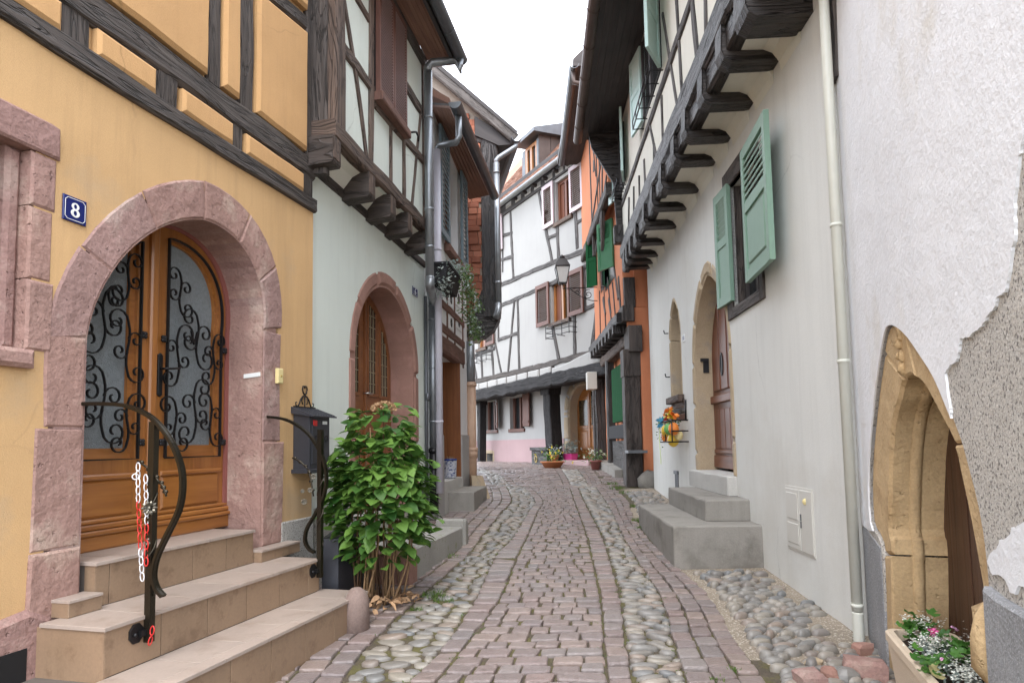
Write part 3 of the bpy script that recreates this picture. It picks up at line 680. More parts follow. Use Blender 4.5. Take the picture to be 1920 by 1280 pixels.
    for f, z, r0, r1, dz, fl2 in ((.16, .03, .052, .060, .31, 1), (.50, .08, .066, .062, .40, -1), (.80, .06, .056, .055, .33, 1), (.18, .46, .056, .062, .38, -1), (.52, .60, .070, .060, .36, 1), (.84, .50, .052, .050, .34, -1), (.20, .95, .052, .046, .28, 1)):
        sg = m * fl2; xs_ = xi(f); za__ = H0 + z
        r0 *= 1.28; r1 *= 1.28
        ss((xs_ - sg * r0, za__ + r0), r0, (0 if sg > 0 else PI), -sg, (xs_ + sg * r1, za__ + dz), r1, (PI if sg > 0 else 0), -sg)
        for q_, (fz_, sd2, cv) in enumerate(((.40, 1, 1), (.66, -1, -1))):
            rr2 = r0 * .78; cc = (xs_ + sg * sd2 * rr2 * 1.05, za__ + r0 + (dz - r0) * fz_)
            pts = [p for p in sp(cc, rr2, 1.15, (PI if sg * sd2 > 0 else 0), sg * sd2 * cv * (1 if q_ else 1)) if inside(*p)]
            if len(pts) > 3: sc(pts)
    ft = .46; zt = H0 + .80                                              # wrought initials at the middle of each grille
    if left:
        zt = H0 + .98; pts = [(xi(.40) + .035 * math.cos(t), zt + .06 * math.sin(t)) for t in [.9 + 4.6 * i / 12 for i in range(13)]]
        sc(pts); sc([(xi(.40) + .03, zt - .05), (xi(.40) + .03, zt - .01), (xi(.40) + .008, zt - .01)])
    else: sc([(xi(.46) - .03, zt + .075), (xi(.46), zt - .02)]); sc([(xi(.46), zt - .02), (xi(.46) + .03, zt + .075)])
    gr = mb.build('wrought_iron_grille', 'iron', lf)
    for fz in (.10, .78):                                               # rosette fixings
        for s in ((x1 + .03, x0 - .03)):
            if not inside(min(max(s, x0), x1), H0 + fz * 1.0): continue
            mb = MB()
            for q in range(4):
                t = q * PI / 2 + .78; mb.blob(F1.P(s + .014 * math.cos(t), H0 + fz + .014 * math.sin(t), gd), .014, .014, .014, 6, 4)
            mb.blob(F1.P(s, H0 + fz, gd + .005), .01, .01, .01, 6, 4); mb.build('rosette', 'iron', lf)
    return lf
L_ = leaf(True); R_ = leaf(False)
mb = MB(); mb.rect(F1, sc_ - .03, sc_ + .035, zsill + .15, za_in - .012, dd - .01, dd + .03, .012); mb.build('meeting_stile', 'honey_wood', R_)
mb = MB(); hs = sc_ + .075; hz_ = Z(300, 700, dd)
mb.prism(F1, [(hs - .02, hz_ - .14), (hs, hz_ - .155), (hs + .02, hz_ - .14), (hs + .02, hz_ + .12), (hs, hz_ + .135), (hs - .02, hz_ + .12)], dd, dd + .012, .003)
mb.tube([F1.P(hs, hz_ + .03, dd + .01), F1.P(hs, hz_ + .03, dd + .055), F1.P(hs + .05, hz_ + .035, dd + .06), F1.P(hs + .12, hz_ + .045, dd + .055)], .008); mb.build('handle', 'iron', R_)
SKEW[:] = [0., 0.]
# stone window at the left
sw0, sw1 = S(-130, 500), S(52, 500); zw0, zw1 = Z(50, 655), Z(70, 285)
mb = MB(); mb.prism(F1, [(sw0 - .2, zw1), (S(75, 300) - .02, zw1), (S(110, 300), zw1 + .0), (S(110, 250), Z(110, 244)), (S(95, 230), Z(108, 240)), (sw0 - .2, Z(108, 240))], -.3, .02, .012); mb.build('lintel_stone', 'pink_sandstone', H)
for z0, z1, w in ((zw0, zw0 + .34, .0), (zw0 + .345, zw0 + .70, .012), (zw0 + .705, zw1 - .005, .004)):
    mb = MB(); mb.rect(F1, S(50, 500), S(100, 500) - w, z0, z1, -.3, .012 - w * .5, .012); mb.build('jamb_stone', 'pink_sandstone', H)
mb = MB(); mb.rect(F1, S(20, 500), S(50, 500), zw0, zw1, -.3, -.05, .02); mb.build('inner_jamb', 'pink_sandstone', H)
mb = MB(); mb.rect(F1, S(-5, 500), S(18, 500), zw0 + .02, zw1, -.3, -.12, .02); mb.build('mullion', 'pink_sandstone', H)
mb = MB(); mb.rect(F1, sw0 - .15, S(54, 660), Z(40, 690), zw0 - .004, -.3, .05, .02); mb.build('window_sill', 'pink_sandstone', H)
mb = MB(); mb.rect(F1, sw0, S(20, 500), zw0, zw1, -.34, -.28); mb.build('window_pane', 'dark_glass', H)
# granite-grained plinth right of the steps
mb = MB(); mb.rect(F1, S(524, 1000), s_end + .0, .25, Z(560, 972), -.02, .02, .008); mb.build('plinth', 'granite_render', H)

# number plate
p0, p1 = F1.px(116, 372), F1.px(159, 419)
npl = MB(); c = ((p0[0] + p1[0]) / 2, (F1.px(116, 392)[1] + F1.px(159, 397)[1]) / 2); w, h = .5 * (p1[0] - p0[0]), .066
npl.rect(F1, c[0] - w, c[0] + w, c[1] - h, c[1] + h, .003, .011, .003)
np_ = npl.build('number_plate', 'navy_enamel', loc=F1.P(c[0], c[1], .01)); tag(np_, 'blue enamel house number plate with a white 8 on the ochre wall', 'number plate')
def ringpoly(mb, F, c, ro, ri, d0, d1, n=22, asp=1., th=1.0):
    for i in range(n):
        t0, t1 = 6.2832 * i / n, 6.2832 * (i + 1) / n
        mb.prism(F, [(c[0] + ri[0] * math.cos(t0), c[1] + ri[1] * math.sin(t0)), (c[0] + ro[0] * math.cos(t0), c[1] + ro[1] * math.sin(t0)),
                     (c[0] + ro[0] * math.cos(t1), c[1] + ro[1] * math.sin(t1)), (c[0] + ri[0] * math.cos(t1), c[1] + ri[1] * math.sin(t1))], d0, d1)
mb = MB()
ringpoly(mb, F1, (c[0], c[1] + .0175), (.021, .019), (.0095, .012), .0112, .0135)
ringpoly(mb, F1, (c[0], c[1] - .0175), (.0245, .0215), (.0105, .0135), .0112, .0138)
mb.build('numeral', 'white_enamel', np_)
mb = MB(); bw, bh = w - .009, h - .009; q = .014
cor = [(-bw + q, -bh), (bw - q, -bh), (bw, -bh + q), (bw, bh - q), (bw - q, bh), (-bw + q, bh), (-bw, bh - q), (-bw, -bh + q)]
for i, (p, r) in enumerate(zip(cor, cor[1:] + cor[:1])):
    dx, dz = r[0] - p[0], r[1] - p[1]; L = math.hypot(dx, dz); nx, nz = -dz / L * .0025, dx / L * .0025
    mb.prism(F1, [(c[0] + p[0], c[1] + p[1]), (c[0] + r[0], c[1] + r[1]), (c[0] + r[0] + nx, c[1] + r[1] + nz), (c[0] + p[0] + nx, c[1] + p[1] + nz)], .0112, .0128)
mb.build('border_line', 'white_enamel', np_)
# door bell push and nameplate on the right jamb
b0 = F1.px(523, 705, .02); mb = MB(); mb.rect(F1, b0[0] - .035, b0[0] + .03, b0[1] - .058, b0[1] + .058, .012, .04, .006)
o = mb.build('bell_plate', 'cream_flower', loc=F1.P(*b0, .03)); tag(o, 'small cream bell push plate beside the arched doorway', 'doorbell')
mb = MB(); mb.blob(F1.P(b0[0], b0[1] - .0, .042), .009, .009, .009, 8, 4); mb.build('button', 'brass', o)
b1 = F1.px(466, 703, -.06); mb = MB(); mb.prism(F1.side(sr - .003), [(-.15, b1[1] - .016), (-.01, b1[1] - .005), (-.01, b1[1] + .027), (-.15, b1[1] + .016)], 0.0, .012, .002)
o = mb.build('name_plate', 'white_enamel', loc=F1.P(sr - .02, b1[1], -.08)); tag(o, 'narrow white name plate on the inner side of the stone jamb', 'name plate')

# ------------------------------------------------------------------ tiled steps
D3, D2, D1 = .06, .43, .78; Z3, Z2, Z1 = .93, .70, .47
ST = thing('tiled_steps', 'three beige tiled steps climbing to the ochre house door', 'steps', F1.P(sc_, gz(3.9), .4))
s3a, s3b = F1.at(163, 1053, Z3)[0], F1.at(500, 993, Z3)[0]
s2a, s2b = F1.at(188, 1175, Z2)[0], F1.at(608, 1046, Z2)[0]
s1a, s1b = s2a - .15, F1.at(677, 1107, Z1)[0]
mb = MB()
mb.rect(F1, s3a + .002, s3b - .002, .3, Z3 - .02, -.36, D3 - .011, back=True); mb.rect(F1, s2a + .01, s2b - .011, .2, Z2 - .02, -.02, D2 - .011, back=True); mb.rect(F1, s1a + .01, s1b - .011, .02, Z1 - .02, .0, D1 - .011, back=True)
mb.build('step_core', 'grout', ST)
def hor(s0, s1, d0, d1, z, th, mat, name):
    mb = MB(); fr = Fr(F1.P(s0, 0, d0).x, F1.P(s0, 0, d0).y, F1.u.x, F1.u.y)
    P = lambda s, d, zz: F1.P(s, zz, d); e = .0016
    mb.loft([[P(s0, d0, z - th), P(s1, d0, z - th), P(s1, d1, z - th), P(s0, d1, z - th)], [P(s0, d0, z - e), P(s1, d0, z - e), P(s1, d1, z - e), P(s0, d1, z - e)], [P(s0 + e, d0 + e, z), P(s1 - e, d0 + e, z), P(s1 - e, d1 - e, z), P(s0 + e, d1 - e, z)]][::-1], m=0)
    return mb.build(name, mat, ST)
def treads(s0, s1, d0, d1, z, L, off):
    s = s0; first = True
    while s < s1 - .02:
        e = min(s1, s + (L * off if first else L)); first = False
        hor(s + .0022, e - .0022, d0, d1, z, .018, 'pale_tile', 'tread_tile'); s = e
def risers(s0, s1, z0, z1, d, L, off, F=F1):
    s = s0; first = True
    while s < s1 - .02:
        e = min(s1, s + (L * off if first else L)); first = False
        mb = MB(); mb.rect(F, s + .0026, e - .0026, z0, z1, d - .011, d, .0015); mb.build('riser_tile', 'beige_tile', ST); s = e
treads(s3a - .01, s3b + .01, -.34, D3 + .012, Z3, .33, .5); treads(s2a - .012, s2b + .012, D3 + .0, D2 + .012, Z2, .33, .8); treads(s1a - .012, s1b + .012, D2 + .0, D1 - .075, Z1, .33, .35); treads(s1a - .012, s1b + .012, D1 - .074, D1 + .012, Z1, .33, .6)
risers(s3a, s3b, Z2 + .002, Z3 - .02, D3, .30, .28); risers(s2a, s2b, Z1 + .002, Z2 - .02, D2, .33, 1.); risers(s1a, s1b, .02, Z1 - .02, D1, .33, .7)
# the ends of the steps, and the two low skirting ledges at the jambs
for s, z0, z1, d1, sg in ((s2a, Z1 + .002 - .25, Z2 - .02, D2, -1), (s2b, Z1 + .002, Z2 - .02, D2, 1), (s1b, .02, Z1 - .02, D1, 1), (s3b, Z2 + .002, Z3 - .02, D3, 1), (s3a, Z2 + .002, Z3 - .02, D3, -1)):
    Fs = F1.side(s); mb = MB(); a, b = (-.0, .011) if sg < 0 else (-.011, .0)
    Q = lambda d, z, e: F1.P(s + sg * e, z, d)
    mb.loft([[Q(-.01, z0, -.01), Q(d1 - .001, z0, -.01), Q(d1 - .001, z1, -.01), Q(-.01, z1, -.01)], [Q(-.01, z0, .001), Q(d1 - .001, z0, .001), Q(d1 - .001, z1, .001), Q(-.01, z1, .001)]] if sg > 0 else [[Q(-.01, z0, .001), Q(d1 - .001, z0, .001), Q(d1 - .001, z1, .001), Q(-.01, z1, .001)], [Q(-.01, z0, -.01), Q(d1 - .001, z0, -.01), Q(d1 - .001, z1, -.01), Q(-.01, z1, -.01)]])
    mb.build('end_tile', 'beige_tile', ST)
for a, b in ((S(92, 1140), s3a - .012), (s3b + .012, S(537, 1030))):
    mb = MB(); mb.rect(F1, a, b, Z2 + .001, Z2 + .07, .0, .12, .003); mb.build('riser_tile', 'beige_tile', ST)
    hor(a - .003, b - .002, 0., .128, Z2 + .085, .014, 'pale_tile', 'tread_tile')

# ------------------------------------------------------------------ hand rails
def rail(label, s, pxs, post, flowers, bracket=True, loc_d=.45):
    FR = F1.side(s); O = thing('hand_rail', label, 'handrail', FR.P(D2 + .02, Z1 + .02), 'bronze handrails of the tiled steps')
    pts = smooth([FR.P(*FR.px(*p)) for p in pxs], 5); mb = MB(); mb.strip(pts, F1.u, .036, .014)
    for e in (-.011, .011): mb.strip([p + F1.u * e + Vector((0, 0, .0)) for p in pts], F1.u, .006, .019)
    mb.build('rail', 'bronze_iron', O)
    pd = D2 + .022; zt = FR.px(*post)[1]
    mb = MB(); mb.box(FR.P(pd, (zt + Z1 + .1) / 2), F1.u * .017, F1.n * .017, Vector((0, 0, (zt - Z1 - .1) / 2)), ch=.0); mb.build('post', 'bronze_iron', O)
    mb = MB(); mb.prism(F1, [(s - .06 + .045 * math.cos(t), Z1 + .155 + .05 * math.sin(t)) for t in [6.283 * i / 8 + .39 for i in range(8)]], D2 + .001, D2 + .009, .002)
    mb.blob(F1.P(s - .07, Z1 + .15, D2 + .01), .012, .012, .012, 6, 4); mb.box(F1.P(s - .02, Z1 + .15, D2 + .015), F1.u * .03, F1.n * .012, Vector((0, 0, .014))); mb.build('foot_plate', 'iron', O)
    if bracket:
        e = FR.px(pxs[0][0] + 12, pxs[0][1] + 2); mb = MB(); mb.box(FR.P(e[0], e[1] - .05), F1.u * .012, F1.n * .006, Vector((0, 0, .055))); mb.build('wall_bracket', 'iron', O)
    vine = [FR.P(pd + .022 * math.cos(t * 2.2), Z1 + .32 + .5 * t / 6, 0) + F1.u * (.024 * math.sin(t * 2.2)) for t in [i * .4 for i in range(16)]]
    mb = MB(); mb.tube(vine, .0045, 5); mb.build('vine', 'bronze_iron', O)
    for x, y, r in flowers:
        a = FR.px(x, y); cpt = FR.P(*a, 0) + F1.n * .01 - F1.u * .02
        vd = (EYE - cpt).normalized(); q = vd.to_track_quat('Z', 'Y').to_matrix(); mb = MB()
        for k in range(10):
            t = k * .6283; v = q @ Vector((math.cos(t), math.sin(t), 0)); w_ = q @ Vector((-math.sin(t), math.cos(t), 0)); up = vd
            A_ = cpt + v * r * .25; B_ = cpt + v * r * .7 + up * r * .25; C_ = cpt + v * r + up * r * .15
            mb.loft([[A_ - w_ * r * .08, A_ + up * r * .08, A_ + w_ * r * .08], [B_ - w_ * r * .2, B_ + up * r * .07, B_ + w_ * r * .2], [C_ - w_ * r * .06, C_ + up * r * .03, C_ + w_ * r * .06]])
        mb.blob(cpt + vd * r * .1, r * .28, r * .28, r * .28, 8, 4); mb.build('metal_flower', 'flower_metal', O)
    for (x, y, x2, y2) in ((258, 864, 300, 905), (300, 905, 312, 930)) if not bracket else ((548, 858, 578, 880), (578, 880, 588, 930)):
        mb = MB(); A_, B_ = FR.P(*FR.px(x, y)), FR.P(*FR.px(x2, y2)); mb.tube(smooth([A_, (A_ + B_) / 2 + Vector((0, 0, .015)), B_], 4), .006, 5)
        for k in range(3):
            p = A_ + (B_ - A_) * (k + .5) / 3; mb.blob(p + Vector((0, 0, .012)), .016, .007, .011, 6, 4)
        mb.build('tendril', 'bronze_iron', O)
    return O
rail('bronze handrail with red and white chain hung on it, left side of the steps', sl - .005, [(152, 757), (200, 757), (242, 762), (285, 783), (318, 822), (338, 868), (343, 910), (336, 955), (315, 1000), (296, 1040), (288, 1075), (293, 1100), (306, 1117)], (288, 790), [(283, 951, .036), (280, 1014, .018)], False)
rail('bronze handrail rising in front of the black mailbox', F1.at(567, 1046, Z2)[0], [(463, 782), (500, 781), (540, 788), (577, 812), (602, 850), (612, 890), (607, 930), (590, 965), (576, 990), (572, 1012), (579, 1028), (590, 1035)], (568, 806), [(588, 893, .022), (582, 918, .020), (571, 940, .024), (568, 920, .016)])

# red and white plastic chain
CH = thing('plastic_chain', 'red and white plastic chain hanging on the left handrail', 'chain', F1.P(sl, Z1 + .2, D2))
FRl = F1.side(sl - .03)
def chain(pxs, cols):
    pts = [FRl.P(*FRl.px(*p)) for p in pxs]; tot = sum((b - a).length for a, b in zip(pts, pts[1:])); n = max(2, int(tot / .037))
    def at(f):
        L = f * tot
        for a, b in zip(pts, pts[1:]):
            l = (b - a).length
            if L <= l: return a + (b - a) * (L / l), (b - a).normalized()
            L -= l
        return pts[-1], (pts[-1] - pts[-2]).normalized()
    for i in range(n):
        p, t = at((i + .5) / n); q = (F1.u if i % 2 else F1.n); q = (q - t * q.dot(t)).normalized(); h, w_ = .025, .0115
        ring = [p + t * (h * (1 if abs(math.cos(a_)) > .99 else .9) * math.sin(a_)) + q * (w_ * math.cos(a_)) for a_ in [6.283 * k / 10 for k in range(11)]]
        mb = MB(); mb.tube(ring, .0029, 5, cap=False); mb.build('chain_link', 'red_plastic' if cols((i + .5) / n) else 'white_plastic', CH)
chain([(259, 868), (259, 930), (264, 1040), (267, 1088)], lambda f: .3 < f < .72)
chain([(273, 890), (275, 960), (274, 1060)], lambda f: f > .5)
chain([(287, 1172), (283, 1195), (280, 1210)], lambda f: True)
mb = MB(); c_ = FRl.P(*FRl.px(254, 893), .0); q_ = (EYE - c_).normalized().to_track_quat('Z', 'Y').to_matrix()
mb.tube([c_ + q_ @ Vector((.014 * math.cos(t), .014 * math.sin(t), 0)) for t in [6.283 * k / 12 for k in range(13)]], .003, 5); mb.build('ring', 'white_plastic', CH)

# ------------------------------------------------------------------ mailbox
ms0, ms1 = F1.px(549, 830)[0], F1.px(549, 830)[0] + .30
mz0, mz1 = F1.px(549, 880)[1], F1.px(549, 775)[1]
MBX = thing('mailbox', 'black metal mailbox with a curled iron crest on the ochre wall', 'mailbox', F1.P((ms0 + ms1) / 2, mz0, .06))
mb = MB(); mb.rect(F1, ms0, ms1, mz0, mz1, .004, .15, .004, back=True); mb.build('body', 'mail_metal', MBX)
mb = MB(); mb.loft([[F1.P(s, mz1 + .055, .0), F1.P(s, mz1 - .02, .20), F1.P(s, mz1 - .032, .20), F1.P(s, mz1 + .001, .0)] for s in (ms0 - .03, ms1 + .03)]); mb.build('lid', 'mail_metal', MBX)
for k in range(9):
    mb = MB(); z = mz1 + .052; s = ms0 - .01 + (ms1 - ms0 + .02) * k / 8
    mb.loft([[F1.P(s - .004, mz1 + .045, .022), F1.P(s + .004, mz1 + .045, .022), F1.P(s + .004, mz1 + .052, .022), F1.P(s - .004, mz1 + .052, .022)], [F1.P(s - .004, mz1 - .018, .19), F1.P(s + .004, mz1 - .018, .19), F1.P(s + .004, mz1 - .010, .19), F1.P(s - .004, mz1 - .010, .19)]]); mb.build('lid_rib', 'mail_metal', MBX)
mb = MB(); mb.rect(F1, ms0 - .02, ms1 + .02, mz0 - .03, mz0 + .003, .0, .18, .006, back=True); mb.build('base_tray', 'mail_metal', MBX)
mb = MB(); mb.rect(F1, ms0 + .03, ms1 - .03, mz0 + .04, mz1 - .09, .15, .156, .003); mb.build('door', 'mail_metal', MBX)
mb = MB(); mb.rect(F1, ms0 + .05, ms0 + .10, mz1 - .10, mz1 - .055, .151, .1575); mb.build('sticker', 'red_plastic', MBX)
mb = MB(); mb.rect(F1, ms1 - .11, ms1 - .05, mz1 - .085, mz1 - .06, .151, .1575); mb.build('name_label', 'white_enamel', MBX)
mb = MB()
for sgn in (-1, 1):
    c_ = (ms0 + ms1) / 2; z = mz1 + .06; d = .01
    mb.tube([F1.P(c_ + sgn * x, z + y, d) for x, y in ((.10, .0), (.08, .02), (.06, .06), (.03, .085), (.005, .09))], .006, 6)
    mb.tube([F1.P(c_ + sgn * x, z + y, d) for x, y in ((.0, .10), (.022, .115), (.034, .145), (.026, .17), (.008, .172), (.0, .155))], .006, 6)
    mb.tube([F1.P(c_ + sgn * x, z + y, d) for x, y in ((.03, .085), (.045, .05), (.03, .02))], .005, 6)
    mb.tube([F1.P(c_ + sgn * x, z + y, d) for x, y in ((.10, .0), (.125, .008), (.13, .03), (.115, .035))], .005, 6)
mb.tube([F1.P((ms0 + ms1) / 2, mz1 + .0, .01), F1.P((ms0 + ms1) / 2, mz1 + .15, .01)], .005, 6)
mb.rect(F1, ms0, ms1, mz1 + .045, mz1 + .062, .0, .018)
mb.build('crest', 'iron', MBX)
mb = MB()
for k in range(3): mb.tube([F1.P(ms0 + .08 + .07 * k + .022 * math.cos(t), mz1 - .2 + .022 * math.sin(t), .165) for t in [6.283 * i / 10 for i in range(11)]], .004, 5)
mb.build('scroll_ornament', 'iron', MBX)
random.seed(11)
# ------------------------------------------------------------------ pale green house
J2 = .25
H2 = thing('mint_house', 'pale mint house with jettied brown half-timbered upper floor and louvred brown shutters', 'house', F2.P(0.2, .3))
S2 = lambda x, y=600, d=0.: F2.px(x, y, d)[0]
Z2_ = lambda x, y, d=0.: F2.px(x, y, d)[1]
e2 = S2(797, 700)
e2u = S2(798, 420, .25)
zled = Z2_(700, 420)                                  # underside of the ledger on the wall
zjb = Z2_(633, 234, J2); zjb0 = zjb - .16             # jetty sill beam
zE2 = Z2_(791, 105, J2)
a0_, a1_ = S2(667, 700), S2(776, 700); zA2 = Z2_(720, 536); zS2 = zA2 - (a1_ - a0_) / 2 * 1.02
zsl2 = .72
wall(H2, F2, [(-.02, 0), (e2, 0), (e2, zjb0), (-.02, zjb0)], [arch_poly(a0_ - .14, a1_ + .14, .2, zS2, zA2 + .14, 36)], 'mint_plaster', rev=.5)
wall(H2, F2, [(0.16, zjb0), (e2u, zjb0), (e2u, zE2 + .06), (0.16, zE2 + .06)], [], 'mint_plaster', d=J2 - .012, rev=.3, name='upper_wall')
core(H2, F2, 0.01, e2u, 0, zE2, -.55, -4.2)
mb = MB(); mb.prism(F2.side(0.02), [(-4.0, zE2 + .1), (-1.7, zE2 + 2.3), (J2 + .42, zE2 + .07), (J2 + .42, zE2 - .02), (-.5, zE2 + .55), (-4., zE2)], 0, -e2u, back=True); mb.build('roof', 'roof_tile', H2)
mb = MB(); mb.rect(F2, S2(586, 900) + .02, a0_ - .17, .1, Z2_(610, 948), -.02, .018, .006); mb.build('plinth', 'granite_render', H2)
joint_fill(H2, F2, a0_, a1_, .55, zS2, zA2, .14, -.44, -.008, 'red_sandstone')
surround(H2, F2, 'red_sandstone', a0_, a1_, .5, zS2, zA2, .19, -.36, .012, 5, [[1.45], [1.52]], ch=.045, wob=.008, wj=.01)
def tim2(p, q, w, w1=None, d1=.012, m='brown_timber', name='timber', dpl=J2, **k):
    a, b = F2.px(*p, dpl), F2.px(*q, dpl); k.setdefault('rough', .16)
    return tim(H2, F2, m, a, b, w, d0=dpl - .06, d1=dpl + d1, w1=w1, name=name, **k)
def hz2(px, y, y2, x0, x1, d1=.014, m='brown_timber', name='rail'):
    z0, z1 = Z2_(px, y2, J2), Z2_(px, y, J2); a, b = S2(x0, y, J2), S2(x1, y, J2)
    return tim(H2, F2, m, (a, (z0 + z1) / 2), (b, (z0 + z1) / 2), z1 - z0, d0=J2 - .06, d1=J2 + d1, rough=.16, name=name)
# corner post seen on two sides
mb = MB(); cw = S2(635, 100, J2) - S2(617, 100, J2)
mb.beam(F2, (cw / 2 + .0, zjb0 + .0), (cw / 2 + .0, zE2), cw, cw, -.04, J2 + .02, rough=.08, ch=.08); mb.build('corner_post', 'brown_timber', H2)
mb = MB(); mb.beam(F2.side(-.012), (.10, zjb0 - .3), (.10, zE2), .16, .16, -.05, .02, rough=.1); mb.build('corner_post', 'dark_timber', H2)
tim(H2, F2, 'brown_timber', (-.05, (zjb + zjb0) / 2), (e2u + .02, (zjb + zjb0) / 2), .16, d0=J2 - .2, d1=J2 + .035, rough=.12, name='jetty_beam')
hz2(645, 80, 104, 637, 700); hz2(770, 165, 186, 759, 789)
tim2((702, 192), (793, 300), .11)
tim2((697, -5), (696, 330), .10, name='post'); tim2((757, 30), (758, 382), .065, name='post'); tim2((793, 105), (796, 428), .06, name='post'); tim2((733, 226), (733, 352), .045, name='post')
tim2((645, -6), (690, 315), .065, d1=.008, bow=.03); tim2((668, -6), (692, 36), .09, d1=.008); tim2((789, 215), (772, 398), .05, d1=.008); tim2((637, 70), (668, 130), .08, d1=.009)
hz2(700, 0, 25, 737, 796, d1=.03, name='eaves_beam') if False else None
tim(H2, F2, 'dark_timber', (0, zE2 - .05), (e2u, zE2 - .05), .13, d0=J2 - .06, d1=J2 + .04, name='eaves_beam')
# ledger, corbels and the plaster coves between them
zl0, zl1 = zled - .015, zled + .085
tim(H2, F2, 'corbel_timber', (.0, (zl0 + zl1) / 2), (e2 - .01, (zl0 + zl1) / 2), .09, d0=-.02, d1=.028, name='ledger')
cs = []
for x, y in ((625, 290), (692, 350), (732, 392), (764, 430), (797, 470)):
    cs.append(S2(x, y, J2))
for c_ in cs:
    zt, zb = zjb0 + .0, zjb0 - .24; FS = F2.side(c_ - .075); mb = MB()
    prof = [(-.04, zt), (J2 + .03, zt), (J2 + .03, zb + .02), (J2 + .018, zb), (.10, zb - .012), (-.04, zb - .03)]
    mb.prism(FS, prof, 0, -.15, .012, back=True); mb.build('corbel', 'corbel_timber', H2)
    mb = MB(); mb.rect(F2, c_ - .072, c_ + .072, zb + .04, zt - .006, J2 + .028, J2 + .036, .004); mb.build('corbel_end', 'brown_timber', H2)
for c_, c2_ in zip(cs, cs[1:]):
    mb = MB(); mb.loft([[F2.P(s, zl1 - .03, .0), F2.P(s, zl1 + .02, .045), F2.P(s, zl1 + .10, .11), F2.P(s, zjb0 - .002, .20), F2.P(s, zjb0 - .002, -.02)] for s in (c_ + .077, c2_ - .077)]); mb.build('cove', 'cream_panel', H2)
# closed louvred shutters with red-brown sill
w0, w1 = S2(701, 100, J2), S2(753, 200, J2); zw = Z2_(701, 172, J2); zwt = zE2 - .12
mb = MB(); mb.rect(F2, w0 - .01, w1 + .05, zw - .09, zw, J2 - .02, J2 + .10, .012); mb.build('window_sill', 'red_brown_timber', H2)
wm = (w0 + w1) / 2
mb = MB(); mb.rect(F2, w0, w1, zw, zwt, J2 - .02, J2 + .015); mb.build('window_pane', 'shade_black', H2)  # added black sheet for the shade seen between the slats, not glass
for a, b in ((w0, wm - .006), (wm + .006, w1)): louver(H2, F2, a, b, zw + .002, zwt, J2 + .02, .05, 'shutter_brown', fr=.04, ns=34, slat_mat='slat_highlight', flat=True)
hk = F2.px(765, 249, J2); mb = MB(); mb.tube([F2.P(hk[0], hk[1], J2), F2.P(hk[0], hk[1], J2 + .07), F2.P(hk[0] + .06, hk[1] + .03, J2 + .08), F2.P(hk[0] + .13, hk[1] + .01, J2 + .08), F2.P(hk[0] + .14, hk[1] - .05, J2 + .08)], .012, 6); mb.build('shutter_hook', 'iron', H2)
# rafters' soffit, fascia and zinc gutter
mb = MB(); nb = 6
dE = J2 + .04
for i in range(nb):
    a = dE + (.32) * i / nb; b = dE + .32 * (i + 1) / nb - .004; mb = MB()
    mb.loft([[F2.P(s, zE2 + .0 - .05 * (a - dE), a), F2.P(s, zE2 - .05 * (b - dE), b), F2.P(s, zE2 + .03 - .05 * (b - dE), b), F2.P(s, zE2 + .03 - .05 * (a - dE), a)] for s in (-.02, e2u)]); mb.build('soffit_board', 'soffit_board', H2)
mb = MB(); mb.rect(F2, -.03, e2u, zE2 - .08, zE2 + .06, dE + .32, dE + .36, .006); mb.build('fascia', 'dark_soffit', H2)
gz0 = zE2 - .02; gd_ = dE + .44
G2 = thing('gutter', 'grey zinc gutter with elbowed downpipe on the pale mint house', 'gutter', F2.P(e2, .4, J2 + .1))
mb = MB(); gutter(mb, [F2.P(-.5, gz0, gd_), F2.P(e2u + .06, gz0, gd_)], .075); mb.blob(F2.P(e2u + .05, gz0 - .035, gd_), .03, .07, .06, 8, 5); mb.build('channel', 'dark_zinc', G2)
for k in range(4):
    mb = MB(); s = .35 + k * .8; mb.tube([F2.P(s, gz0 + .0 + .078 * math.sin(t), gd_ + .078 * math.cos(t)) for t in [math.pi + math.pi * i / 8 for i in range(9)]], .006, 5); mb.build('bracket', 'dark_zinc', G2)
pr = .052; pxs = S2(804, 300, J2 + .09); dpp = J2 + .09
gp = F2.P(e2u - .04, gz0 - .05, gd_)
zel = Z2_(804, 122, dpp)
mb = MB(); mb.tube([gp, gp + Vector((0, 0, -.14)), F2.P(e2u - .03, zel + .06, gd_ - .06), F2.P(pxs, zel, dpp + .05), F2.P(pxs, zel - .05, dpp), F2.P(pxs, zel - .12, dpp)], pr, 12); mb.build('elbow', 'zinc', G2)
z1_ = Z2_(804, 520, dpp); z2_ = Z2_(811, 560, .08); z3_ = Z2_(811, 842, .08); s2p = S2(812, 700, .09)
mb = MB(); mb.tube([F2.P(pxs, zel - .1, dpp), F2.P(pxs, z1_, dpp)], pr, 14)
for y in (222, 392, 462): collar(mb, F2.P(pxs, Z2_(804, y, dpp), dpp), pr)
mb.build('downpipe', 'zinc', G2)
mb = MB(); mb.tube([F2.P(pxs, z1_ + .02, dpp), F2.P(pxs, z1_ - .10, dpp), F2.P(s2p, z2_ - .02, .09), F2.P(s2p, z2_ - .12, .09)], pr * 1.12, 12); mb.build('offset_bend', 'zinc', G2)
mb = MB(); mb.tube([F2.P(s2p, z2_ - .1, .09), F2.P(s2p, z3_, .09)], pr, 14)
for y in (600, 690, 790): collar(mb, F2.P(s2p, Z2_(812, y, .09), .09), pr, .02)
mb.build('downpipe', 'zinc', G2)
